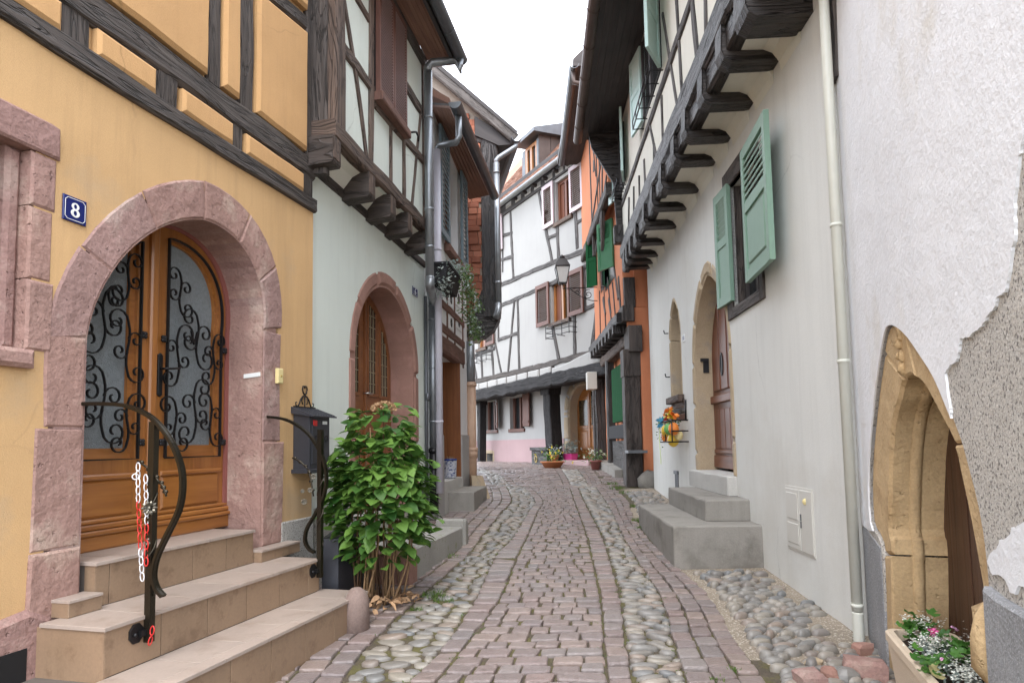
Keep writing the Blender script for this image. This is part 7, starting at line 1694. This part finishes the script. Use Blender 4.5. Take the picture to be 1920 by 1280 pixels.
def stone_mesh(mb, s):
    c, rx, ry, rz, ang, h, sd_ = s; rot = Matrix.Rotation(ang, 3, 'Z'); g = gh(c.x, c.y); rings = []
    n = 9; sq_ = random.uniform(.85, 1.12)
    for k, (rr, zz) in enumerate(((1.0, -.03), (1.0, .0), (.86, .55), (.55, .88), (.18, 1.0))):
        ring = []
        for j in range(n):
            t = 6.2832 * j / n; v = Vector((math.copysign(abs(math.cos(t)) ** sq_, math.cos(t)), math.copysign(abs(math.sin(t)) ** sq_, math.sin(t)), 0)); w = 1 + .26 * noise.noise((v.x + sd_, v.y, sd_ * .3))
            q = rot @ Vector((v.x * rx * rr * w, v.y * ry * rr * w, 0)); ring.append(Vector((c.x + q.x, c.y + q.y, g + h + (zz if k == 0 else zz * rz) + .1 * q.x * math.sin(sd_))))
        rings.append(ring)
    mb.loft(rings, cap0=False, sm=True)
def river(k0, k1, n, L, rz=.016, big=1.0):
    s = .02; r = 0
    while s < TOT - L:
        l = L * random.uniform(.8, 1.25); t = t_at(s + l / 2); d = bandpt(k1, t) - bandpt(k0, t); W_ = d.length; ang = math.atan2(d.y, d.x); f = random.uniform(-.02, .06)
        while f < .93:
            w = random.uniform(.65, 1.45) / n; w = min(w, 1.02 - f)
            if w > .3 / n:
                c = between(k0, k1, f + w / 2, t); c = c + Vector((random.gauss(0, .006), random.gauss(0, .006), 0))
                pebble(c, W_ * w * .47, l * random.uniform(.40, .54), rz * random.uniform(.7, 1.3), ang + random.gauss(0, .22), random.gauss(-.005, .004))
            f += w + .006
        s += l * .93; r += 1
river('a', 'b', 3.0, .092, .010); river('e', 'f', 2.1, .07, .016)
# rounded stones set on edge in the sandy margin by the cream house
y = 2.6
while y < 11.2:
    l = random.uniform(.050, .070); t0 = min(range(NROW), key=lambda i: abs(CUR['g'][i].y - y)); xg = CUR['g'][t0].x + .06; xw = (2.0 + .045 * y) - (.16 + .12 * noise2(y * 2, 1.)) if y > 4 else 2.1
    x = xg + random.uniform(0, .05)
    while x < xw:
        w = random.uniform(.085, .155)
        if y > 5.75 and x > sd1[1] * 0 + (2.225 - sd1[1] - .12) + .045 * (y - 5) and y < 8.6: break
        if random.random() > .08 + max(0, (x - xw + .25)) * 1.6: pebble(Vector((x + w / 2, y + random.gauss(0, .01), 0)), w * .50, l * .56, random.uniform(.020, .038), random.gauss(.15, .25), random.gauss(0, .005))
        x += w * .98
    y += l * .92
# sandy margin sheet
mb = MB(); PL = []; PR = []
for i in range(60):
    y = 1.6 + i * .17; t0 = min(range(NROW), key=lambda j: abs(CUR['g'][j].y - y)); PL.append((max(CUR['g'][t0].x - .01, .9), y)); PR.append((3.2, y))
grid = [[mb.vert((PL[i][0] + (PR[i][0] - PL[i][0]) * (j / 14) ** 1.3, PL[i][1], gh(PL[i][0], PL[i][1]) - .014 + .03 * (j / 14) ** 1.3 + .006 * noise2(j * .9, i * .8))) for j in range(15)] for i in range(60)]
for i in range(59):
    for j in range(14): mb.face((grid[i][j], grid[i][j + 1], grid[i + 1][j + 1], grid[i + 1][j]), sm=True)
mb.build('sandy_margin', 'sandy_dirt', STREET)
_cf = camo.matrix_world.inverted()
def seen(c):
    v = c - EYE; z = v.dot(_F)
    if z < .1: return False
    x = CX + FPX * v.dot(_R) / z; y = CY - FPX * v.dot(_U) / z
    return -30 < x < 1950 and 800 < y < 1310
def emit(items, fn, pname, sname, mat):
    near = sorted(items, key=lambda s: (not seen(Vector((s[0].x, s[0].y, gz(s[0].y)))), (s[0] - EYE).length)); big = near[:300]; rest = near[300:]
    for s in big:
        mb = MB(); fn(mb, s); mb.build(pname, mat, STREET)
    mb = MB()
    for s in rest: fn(mb, s)
    mb.build(sname, mat, STREET, kind='stuff')
emit(SETTS, sett_mesh, 'sett', 'setts', 'sett'); emit(STONES, stone_mesh, 'river_stone', 'river_stones', 'river_stone')
# moss and grass in the joints
mb = MB()
def tuft(c, n, r, h):
    for i in range(n):
        t = random.random() * 6.283; d = random.random() ** .6 * r; p = Vector((c.x + d * math.cos(t), c.y + d * math.sin(t), gh(c.x, c.y) - .004)); a = random.random() * 6.283; hh = h * random.uniform(.5, 1.2); w = Vector((math.cos(a), math.sin(a), 0)) * .004; l = Vector((random.gauss(0, .4), random.gauss(0, .4), 1)) * hh
        i0 = [mb.vert(p - w), mb.vert(p + w), mb.vert(p + l * .6 + w * .8), mb.vert(p + l)]; mb.face(i0, sm=True)
for x, y, n, r, h in ((812, 1118, 90, .10, .05), (782, 1145, 40, .05, .04), (832, 1125, 60, .09, .03), (1148, 908, 60, .13, .07), (1158, 916, 80, .14, .08), (1170, 924, 60, .12, .05), (1186, 950, 30, .05, .05), (1193, 978, 50, .06, .06), (1198, 990, 30, .05, .04), (846, 1042, 40, .08, .04), (1378, 1257, 20, .03, .03), (1345, 1276, 24, .04, .03), (1118, 878, 30, .1, .05)): tuft(ground(x, y), n, r, h)
for i in range(420):
    k = random.choice('abcdef'); t = random.uniform(6, NROW - 20); c = bandpt(k, t) + Vector((random.gauss(0, .03), random.gauss(0, .05), 0)); tuft(c, 5, .022, .008)
mb.build('joint_moss', 'moss_leaf', STREET, kind='stuff')

# ------------------------------------------------------------------ loose blocks and guard stones
def rock(name, label, x, y, rx, ry, rz, mat, cat='stone', seed=1, ang=0., up=0., jit=.35, n=10, k=6, group=None):
    c = ground(x, y); mb = MB(); mb.blob(c + Vector((0, 0, up)), rx, ry, rz, n, k, jit=jit, seed=seed, sm=False, rot=Matrix.Rotation(ang, 3, 'Z')); o = mb.build(name, mat, loc=c); return tag(o, label, cat, group)
def chunk(name, label, x, y, w, d, h, mat, ang, ch=.18):
    c = ground(x, y); F = Fr(c.x, c.y, math.cos(ang), math.sin(ang)); mb = MB()
    R = [[F.P(sx * w / 2 * e + random.uniform(-.012, .012), c.z + z + random.uniform(-.01, .01), sy * d / 2 * e) for sx, sy in ((-1, -1), (1, -1), (1, 1), (-1, 1))] for z, e in ((-.05, 1), (h * .75, 1), (h, 1 - ch))]
    mb.loft([r[::-1] for r in R]); o = mb.build(name, mat, loc=c); return tag(o, label, 'stone')
chunk('sandstone_block', 'square red sandstone block among the pebbles at the front edge', 1519, 1290, .12, .12, .09, 'pink_sandstone', .1)
chunk('sandstone_block', 'broken red sandstone slab lying against the beige trough', 1622, 1266, .22, .13, .09, 'pink_sandstone', -.45, .1)
chunk('sandstone_block', 'small red sandstone offcut at the foot of the ribbed pipe', 1618, 1222, .10, .08, .05, 'red_sandstone', .3)
rock('pale_rock', 'creamy yellow quartz lump between pebbles and red slab', 1527, 1243, .055, .04, .035, 'tan_sandstone', seed=4)
rock('cobble', 'large grey cobble leaning beside the square red block', 1588, 1272, .075, .06, .065, 'river_stone', seed=6, jit=.12)
rock('cobble', 'reddish cobble wedged between the square red block and the grey cobble', 1556, 1268, .05, .075, .06, 'red_sandstone', seed=9, jit=.15)
def bollard(name, label, x, y, w, d, h, mat, rnd_=.5):
    c = ground(x, y); mb = MB(); R = []
    for z, e in ((-.06, 1), (h * .62, .97), (h * .78, .86), (h * .90, .66), (h * .98, .34), (h, .08)):
        R.append([c + Vector((w / 2 * e * math.cos(t) * (1 + .05 * noise2(math.cos(t) + z, math.sin(t), 2.)), d / 2 * e * math.sin(t), z)) for t in [6.283 * i / 14 for i in range(14)]])
    mb.loft(R, sm=True); o = mb.build(name, mat, loc=c); return tag(o, label, 'guard stone')
bollard('guard_stone', 'round-topped pinkish guard stone at the end of the lowest tiled step', 668, 1178, .18, .21, .28, 'guard_stone')
cb = F1.at(243, 1268, .40); qq = F1.P(cb[0], 0, cb[1])
mb = MB(); R = []
for z, e in ((.0, 1), (.33, .98), (.385, .9), (.40, .7), (.402, .1)): R.append([qq + Vector((.095 * e * math.cos(t), .095 * e * math.sin(t), z)) for t in [6.283 * i / 14 for i in range(14)]])
mb.loft(R, sm=True); o = mb.build('guard_stone', 'mossy_concrete', loc=qq); tag(o, 'grey-brown stump of a guard stone before the left end of the tiled steps', 'guard stone')

# ------------------------------------------------------------------ bush in its dark planter
def leaf_mesh(mb, base, dirv, up, L, W_, fold=.25, droop=.35, rows_=(0., .22, .5, .78, 1.), wid=(.06, .82, 1., .6, .0)):
    dirv = dirv.normalized(); side = dirv.cross(up).normalized(); nrm = side.cross(dirv).normalized(); R = []
    for t, w in zip(rows_, wid):
        c = base + dirv * (L * t) - nrm * (droop * L * t * t); e = side * (W_ * .5 * w); R.append([mb.vert(c - e + nrm * (fold * W_ * .5 * w)), mb.vert(c), mb.vert(c + e + nrm * (fold * W_ * .5 * w))])
    for a, b in zip(R, R[1:]):
        mb.face((a[0], a[1], b[1], b[0]), sm=True); mb.face((a[1], a[2], b[2], b[1]), sm=True)
by = 5.05
def at_y(x, y, Y): r = ray(x, y); return EYE + r * (Y / r.y)
BC = at_y(716, 900, by); bz0 = gz(by)
BU = thing('hydrangea_bush', 'big leafy green hydrangea bush with bare brown canes and one dried bloom', 'bush', (BC.x, BC.y, bz0))
tmpl = []
for i in range(6):
    mb = MB(); leaf_mesh(mb, Vector((0, 0, 0)), Vector((1, 0, 0)), Vector((0, 0, 1)), 1., random.uniform(.66, .90), random.uniform(.1, .35), random.uniform(.1, .45)); tmpl.append(mb.mesh('leaf', 'bush_leaf'))
prof = ((1.86, .09), (1.78, .17), (1.62, .24), (1.45, .295), (1.28, .34), (1.1, .375), (.92, .37), (.74, .33), (.52, .22))
def brad(z):
    for (z1, r1), (z0, r0) in zip(prof, prof[1:]):
        if z0 <= z <= z1: return r0 + (r1 - r0) * (z - z0) / (z1 - z0)
    return .1
def rand_leaf():
    z = random.triangular(.54, 1.84, 1.15); r = brad(z) * random.uniform(.62, 1.06); t = random.random() * 6.283
    lx = .16 * noise2(z * 2.6, t * 1.1) ; p = Vector((BC.x + (r + lx) * 1.0 * math.cos(t) + (z - 1.2) * -.02, BC.y + (r + lx) * .85 * math.sin(t), z))
    out = Vector((math.cos(t), math.sin(t), 0)); d = (out + Vector((random.gauss(0, .45), random.gauss(0, .45), random.gauss(.05, .35)))).normalized()
    up = (Vector((0, 0, 1)) + out * random.uniform(.0, .9) + Vector((random.gauss(0, .25), random.gauss(0, .25), 0))).normalized()
    return p, d, up, random.uniform(.07, .135)
def frame_of(d, up):
    x = d.normalized(); y = up.cross(x).normalized(); z = x.cross(y); return Matrix((x, y, z)).transposed()
cand = [rand_leaf() for _ in range(1350)]
cand.sort(key=lambda c: (c[0] - EYE).length)
for p, d, up, L in cand[:300]:
    o = bpy.data.objects.new('leaf', random.choice(tmpl)); COL.objects.link(o); o.parent = BU
    o.matrix_local = Matrix.Translation(p - BU.location) @ (frame_of(d, up) * L).to_4x4()
mb = MB()
for p, d, up, L in cand[300:]: leaf_mesh(mb, p, d, up, L, L * .7)
mb.build('foliage', 'bush_leaf', BU, kind='stuff')
for i in range(34):
    t = random.random() * 6.283; r0_ = random.uniform(.02, .20); z1 = random.uniform(.9, 1.65); r1_ = brad(z1) * random.uniform(.2, .8)
    a = Vector((BC.x - .02 + r0_ * math.cos(t), BC.y + r0_ * math.sin(t), bz0 - .02)); b = Vector((BC.x + r1_ * math.cos(t), BC.y + r1_ * .8 * math.sin(t), z1)); m_ = (a + b) / 2 + Vector((random.gauss(0, .04), random.gauss(0, .04), .0)); mb = MB(); mb.tube(smooth([a, m_, b], 3), [.009 - .0008 * k for k in range(7)], 5); mb.build('cane', random.choice(('stem', 'cane')), BU)
mb = MB()
for i in range(90):
    t = random.random() * 6.283; r = random.random() ** .5 * .26; p = Vector((BC.x + r * math.cos(t), BC.y + r * math.sin(t), bz0 + random.uniform(.0, .10) * (1 - r))); leaf_mesh(mb, p, Vector((random.gauss(0, 1), random.gauss(0, 1), random.gauss(.2, .4))), Vector((random.gauss(0, .4), random.gauss(0, .4), 1)), random.uniform(.05, .09), random.uniform(.03, .05), .4, .5)
mb.build('dead_leaves', 'dry_bloom', BU, kind='stuff')
bp_ = at_y(719, 772, by - .1); mb = MB()
for i in range(130):
    v = Vector((random.gauss(0, 1), random.gauss(0, 1), abs(random.gauss(0, .8)))).normalized(); p = bp_ + Vector((v.x * .085, v.y * .085, v.z * .06 + .01)); leaf_mesh(mb, p, v, Vector((random.gauss(0, 1), 1, random.gauss(0, 1))), .022, .02, .2, .2)
mb.build('dried_bloom', 'dry_bloom', BU)
mb = MB(); mb.tube([bp_, bp_ - Vector((0, 0, .25))], .005, 5); mb.build('cane', 'stem', BU)
pa = ground(612, 1108); PFr = Fr(BC.x - .50, by + .02, .22, 1)
pl0 = at_y(611, 1006, by - .05); pl1 = at_y(641, 1006, by - .05)
mb = MB(); FP = Fr(pl0.x, by - .05, 1, 0)
pw = pl1.x - pl0.x; zt = pl0.z
for a, b, c_, d_ in ((0, pw + .62, .22, .25), (0, .03, -.35, .22), (pw + .59, pw + .62, -.35, .22)): pass
mb.loft([[FP.P(0, gz(by) - .02, .1), FP.P(pw, gz(by) - .02, .1), FP.P(pw, zt, .1), FP.P(0, zt, .1)], [FP.P(-.06, gz(by) - .02, -.45), FP.P(pw + .14, gz(by) - .02, -.45), FP.P(pw + .14, zt, -.45), FP.P(-.06, zt, -.45)]][::-1])
o = mb.build('planter_box', 'blue_grey_paint' if False else 'mail_metal', loc=(pl0.x, by, bz0)); tag(o, 'dark slate planter box beside the tiled steps behind the hydrangea', 'planter')

# ------------------------------------------------------------------ window box and trailing ivy on the narrow house
fb0, fb1 = F3.px(838, 505, .30), F3.px(868, 545, .30)
WB = thing('window_box', 'black window box on the narrow house with pale trailing plants', 'window box', F3.P(fb0[0], fb1[1], .2))
zt_b = F3.px(850, 508, .3)[1]; bs0, bs1 = fb0[0], fb0[0] + .85
mb = MB(); mb.loft([[F3.P(s, zt_b - .26, .10), F3.P(s, zt_b - .26, .26), F3.P(s, zt_b, .32), F3.P(s, zt_b, .06)] for s in (bs0, bs1)]); mb.build('box', 'black_plastic', WB)
mb = MB(); mb.rect(F3, bs0 - .02, bs1 + .02, zt_b - .02, zt_b + .012, .05, .335, back=True); mb.build('rim', 'black_plastic', WB)
mb = MB()
for i in range(2):
    s = bs0 + .15 + .5 * i; mb.tube([F3.P(s, zt_b - .05, .0), F3.P(s, zt_b - .28, .05), F3.P(s, zt_b - .28, .28)], .01, 5)
mb.build('bracket', 'iron', WB)
def clump(mb, c, n, sx, sy, sz, L, spread=1.):
    for i in range(n):
        p = c + Vector((random.gauss(0, sx), random.gauss(0, sy), random.gauss(0, sz))); leaf_mesh(mb, p, Vector((random.gauss(0, 1), random.gauss(0, 1), random.gauss(-.1, .7))), Vector((random.gauss(0, .6), random.gauss(0, .6), 1)), L * random.uniform(.6, 1.3), L * random.uniform(.5, .9), .2, .3, (0, .5, 1.), (.1, 1., .0))
mb = MB()
for x, y, n in ((840, 503, 60), (852, 501, 70), (864, 503, 60), (832, 512, 50), (830, 530, 50), (834, 548, 40)): clump(mb, F3.P(*F3.px(x, y, .25), .25), n, .06, .12, .05, .05)
mb.build('foliage', 'silver_leaf', WB, kind='stuff')
IV = thing('trailing_ivy', 'long trailing ivy hanging from the window box corner past the bricks', 'ivy', F3.P(bs1, zt_b - 1.2, .3))
mb = MB()
for i in range(46):
    f = i / 45; x = 872 + 20 * f + random.gauss(0, 3 + 5 * math.sin(f * 3.14)); y = 505 + 128 * f; clump(mb, F3.P(*F3.px(x, y, .3), .3), 20, .05, .11, .08, .05)
mb.build('foliage', 'ivy_leaf', IV, kind='stuff')
mb = MB()
for i in range(26):
    f = i / 25; clump(mb, F3.P(*F3.px(872 + 22 * f + random.gauss(0, 6), 508 + 120 * f, .34), .34), 7, .05, .10, .08, .045)
mb.build('pale_foliage', 'silver_leaf', IV, kind='stuff')
for i in range(5):
    mb = MB(); mb.tube(smooth([F3.P(*F3.px(868 + 2 * i, 510, .28), .28), F3.P(*F3.px(876 + 3 * i, 570, .3), .3), F3.P(*F3.px(878 + 4 * i, 640 - 6 * i, .25), .25)], 4), .006, 5); mb.build('stem', 'stem', IV)

# ------------------------------------------------------------------ wire basket with easter eggs on the cream house
bk = FR2.px(1262, 800, .22); zb_0, zb_1 = FR2.px(1262, 828, .22)[1], FR2.px(1262, 787, .22)[1]; ks0, ks1 = FR2.px(1236, 800, .22)[0], FR2.px(1268, 800, .16)[0]
FBK = thing('easter_basket', 'wire holder full of orange flowers, yellow eggs and ribbons under the lancet window', 'flower basket', FR2.P(bk[0], zb_0, .1))
mb = MB()
for z in (zb_0, (zb_0 + zb_1) / 2, zb_1): mb.tube([FR2.P(ks0, z, .0), FR2.P(ks0, z, .22), FR2.P(ks1, z, .22), FR2.P(ks1, z, .0)], .010, 5)
for f in (0, .5, 1): mb.tube([FR2.P(ks0 + (ks1 - ks0) * f, zb_0, .22), FR2.P(ks0 + (ks1 - ks0) * f, zb_1, .22)], .009, 5)
mb.tube([FR2.P(ks1 - .05, zb_1, .02), FR2.P(ks1 - .05, zb_1 + .28, .01)], .012, 5); mb.build('wire_frame', 'iron', FBK)
def bk_p(f, g, d): return FR2.P(ks0 + (ks1 - ks0) * f, zb_0 + (zb_1 - zb_0) * g, d)
for f, g, d, m, r in ((.70, .10, .15, 'egg_yellow', .085), (.45, .55, .20, 'egg_yellow', .075), (.92, .60, .18, 'orange_flower', .075), (.72, .62, .21, 'leaf_fabric', .07), (.55, .62, .12, 'orange_flower', .08), (.22, .35, .16, 'orange_flower', .07), (.35, .2, .2, 'orange_flower', .05), (.85, .3, .1, 'cream_flower', .06)):
    mb = MB(); mb.blob(bk_p(f, g, d), r, r, r * 1.2, 9, 6); mb.build('egg', m, FBK)
for f, g, m in ((.25, 1.35, 'orange_flower'), (.45, 1.5, 'orange_flower'), (.62, 1.25, 'yellow_flower'), (.75, 1.3, 'orange_flower'), (.12, 1.15, 'ribbon_lime'), (.3, 1.1, 'ribbon_red'), (.55, 1.2, 'egg_yellow'), (.35, 1.55, 'cream_flower')):
    c_ = bk_p(f, g, .14); mb = MB()
    for k in range(9): v = Vector((random.gauss(0, 1), random.gauss(0, 1), random.gauss(.3, .8))).normalized(); leaf_mesh(mb, c_, v, Vector((random.gauss(0, 1), random.gauss(0, 1), 1)), .085, .06, .2, .2)
    mb.build('flower', m, FBK)
mb = MB(); c_ = bk_p(.25, .95, .22)
for k in range(8): v = Vector((random.gauss(0, 1), random.gauss(0, 1), random.gauss(0, 1))).normalized(); leaf_mesh(mb, c_, v, Vector((random.gauss(0, 1), 1, 1)), .10, .05, .1, .4)
mb.build('bow', 'ribbon_blue', FBK)
mb = MB(); mb.strip([bk_p(.14, .7, .24), bk_p(.15, .1, .25), bk_p(.17, -.6, .245), bk_p(.16, -1.1, .24)], FR2.u, .05, .004); mb.build('ribbon', 'ribbon_lime', FBK)
mb = MB(); clump(mb, bk_p(.06, .6, .2), 60, .04, .06, .09, .035); clump(mb, bk_p(.5, 1.0, .12), 40, .05, .15, .05, .05); mb.build('foliage', 'ivy_leaf', FBK, kind='stuff')

# ------------------------------------------------------------------ planted trough in front of the sandstone doorway
ztr = .50
tA_ = FR1.at(1662, 1180, ztr); tB_ = FR1.at(1782, 1180, ztr)
ts0 = (tA_[0] + tB_[0]) / 2; td1, td0 = tA_[1], tB_[1]; ts1 = ts0 + 1.15; zb_t = gz(3.4) - .02
TR = thing('planted_trough', 'beige stone trough with soil, geraniums and white alyssum by the sandstone doorway', 'planter', FR1.P(ts0 + .5, zb_t, (td0 + td1) / 2))
def rr_(s0, s1, d0, d1, z, r, n=4):
    out = []
    for cx, cy, a0 in ((s1 - r, d1 - r, 0), (s0 + r, d1 - r, 1), (s0 + r, d0 + r, 2), (s1 - r, d0 + r, 3)):
        for i in range(n + 1): t = (a0 + i / n) * math.pi / 2; out.append(FR1.P(cx + r * math.cos(t), z, cy + r * math.sin(t)))
    return out
mb = MB(); w_ = .028
mb.loft([rr_(ts0 + .04, ts1 - .04, td0 + .03, td1 - .03, zb_t, .04), rr_(ts0, ts1, td0, td1, ztr - .05, .06), rr_(ts0 - .008, ts1, td0 - .008, td1 + .008, ztr - .045, .06), rr_(ts0 - .008, ts1, td0 - .008, td1 + .008, ztr - .008, .06), rr_(ts0 + .002, ts1, td0 + .002, td1 - .002, ztr, .055),
         rr_(ts0 + w_, ts1 - w_, td0 + w_, td1 - w_, ztr, .04), rr_(ts0 + w_ + .006, ts1 - w_, td0 + w_ + .006, td1 - w_ - .006, ztr - .12, .04)][::-1], cap0=False, sm=False); mb.build('trough', 'pale_trough', TR)
mb = MB(); g_ = [[mb.vert(FR1.P(ts0 + w_ + (ts1 - ts0 - 2 * w_) * i / 30, ztr - .055 + .02 * noise2(i * .7, j * 1.1) + .012 * random.random(), td0 + w_ + (td1 - td0 - 2 * w_) * j / 10)) for j in range(11)] for i in range(31)]
for i in range(30):
    for j in range(10): mb.face((g_[i][j], g_[i + 1][j], g_[i + 1][j + 1], g_[i][j + 1]), sm=True)
mb.build('soil', 'soil', TR)
def tp(x, y, z=ztr + .02): a = FR1.at(x, y, z); return FR1.P(a[0], z, a[1])
def gleaf(mb, c, r):
    d = Vector((random.gauss(0, .5), random.gauss(0, .5), 1)).normalized(); q = d.to_track_quat('Z', 'Y').to_matrix(); ct = mb.vert(c); ring = [mb.vert(c + q @ Vector((r * (1 + .14 * math.cos(5 * t)) * math.cos(t), r * (1 + .14 * math.cos(5 * t)) * math.sin(t), .18 * r * math.cos(5 * t) + .1 * r))) for t in [.35 + 5.6 * i / 14 for i in range(15)]]
    for a, b in zip(ring, ring[1:]): mb.face((ct, a, b), sm=True)
for x, y, n in ((1716, 1188, 16), (1738, 1178, 14), (1778, 1215, 18), (1800, 1228, 20), (1818, 1236, 14), (1765, 1245, 14), (1750, 1252, 9)):
    c_ = tp(x, y, ztr + .03)
    for i in range(n):
        mb = MB(); gleaf(mb, c_ + Vector((random.gauss(0, .028), random.gauss(0, .04), random.gauss(.02, .025))), random.uniform(.016, .032)); mb.build('leaf', 'geranium_leaf', TR)
mb = MB()
for x, y, n, s in ((1722, 1170, 90, .03), (1742, 1168, 80, .03), (1705, 1166, 40, .02), (1745, 1205, 130, .04), (1765, 1212, 110, .035), (1735, 1225, 50, .03), (1810, 1265, 120, .04), (1830, 1270, 80, .035), (1795, 1250, 60, .03), (1820, 1198, 30, .03), (1718, 1212, 30, .015)):
    c_ = tp(x, y, ztr + .05)
    for i in range(n):
        p = c_ + Vector((random.gauss(0, s), random.gauss(0, s * 1.2), random.gauss(.01, .018)))
        for k in range(2): leaf_mesh(mb, p, Vector((random.gauss(0, 1), random.gauss(0, 1), .4)), Vector((0, 0, 1)), .0085, .0075, .1, .1, (0, .5, 1.), (.3, 1., .2))
mb.build('alyssum_bloom', 'white_flower', TR, kind='stuff')
mb = MB()
for x, y, n in ((1722, 1176, 60), (1748, 1210, 110), (1768, 1225, 90), (1812, 1270, 90), (1790, 1255, 60), (1735, 1218, 60)): clump(mb, tp(x, y, ztr + .02), n, .035, .04, .015, .022)
mb.build('fine_foliage', 'silver_leaf', TR, kind='stuff')
for x, y, m, r in ((1750, 1185, 'pink_flower', .026), (1788, 1176, 'pale_pink_flower', .012), (1763, 1236, 'pale_pink_flower', .014), (1793, 1180, 'pale_pink_flower', .012)):
    c_ = tp(x, y, ztr + .08); mb = MB()
    for k in range(12 if r > .02 else 6): leaf_mesh(mb, c_, Vector((random.gauss(0, 1), random.gauss(0, 1), random.gauss(.5, .5))), Vector((random.gauss(0, .5), random.gauss(0, .5), 1)), r, r * .9, .1, .2, (0, .5, 1.), (.3, 1., .6))
    mb.build('blossom', m, TR)
c_ = tp(1757, 1258, ztr + .01); mb = MB(); gleaf(mb, c_, .035); mb.build('dead_leaf', 'cream_flower', TR)

# ------------------------------------------------------------------ pots by the arched door across the bend
def gp(x, y, d): q = FC.px(x, y, d); return q
a_, b_ = FC.px(1051, 860, GD + .25), FC.px(1075, 860, GD + .25)
MP = thing('magenta_planter', 'magenta planter box with silvery leaves on the pink step', 'planter', FC.P((a_[0] + b_[0]) / 2, zdb + .012, GD + .2))
mb = MB(); mb.loft([[FC.P(s, zdb + .012, GD + .12), FC.P(s, zdb + .012, GD + .30), FC.P(s, zdb + .19, GD + .33), FC.P(s, zdb + .19, GD + .09)] for s in (a_[0], b_[0])]); mb.build('box', 'magenta_pot', MP)
mb = MB(); clump(mb, FC.P((a_[0] + b_[0]) / 2 + .12, zdb + .36, GD + .2), 150, .12, .1, .10, .09); mb.build('foliage', 'silver_leaf', MP, kind='stuff')
def pot(name, label, x, y, r, h, mat, fol, fm, n, extra=None, spread=.1, base=None):
    c = ground(x, y) if base is None else base; T = thing(name, label, 'flower pot', c); mb = MB()
    mb.lathe(c, [(r * .65, 0), (r * .95, h * .8), (r * 1.05, h * .82), (r * 1.05, h), (r * .85, h), (r * .8, h * .8)], 14); mb.build('pot', mat, T)
    mb = MB(); clump(mb, c + Vector((0, 0, h + spread * .8)), n, spread, spread, spread * .6, .06); mb.build('foliage', fol, T, kind='stuff')
    if fm:
        for i in range(14):
            mb = MB(); p = c + Vector((random.gauss(0, spread), random.gauss(0, spread), h + spread * 1.2 + random.gauss(0, spread * .5)))
            for k in range(6): leaf_mesh(mb, p, Vector((random.gauss(0, 1), random.gauss(0, 1), random.gauss(.3, .6))), Vector((0, 0, 1)), .05, .045, .1, .2, (0, .5, 1.), (.3, 1., .4))
            mb.build('blossom', fm, T)
    return T
pot('flower_pot', 'terracotta bowl of yellow pansies by the dark brown bin box', 1036, 877, .30, .17, 'terracotta', 'geranium_leaf', 'yellow_flower', 130, spread=.17)
pot('flower_pot', 'red pot with white and pink flowers beside the kerb of the orange house', 1117, 880, .14, .22, 'red_paint', 'ivy_leaf', 'white_flower', 130, spread=.14)
cq = ground(1042, 873); pot('flower_pot', 'pot of silvery ragwort between the yellow pansies and the pink step', 1040, 872, .12, .30, 'weathered_board' if False else 'terracotta', 'silver_leaf', None, 110, spread=.12)
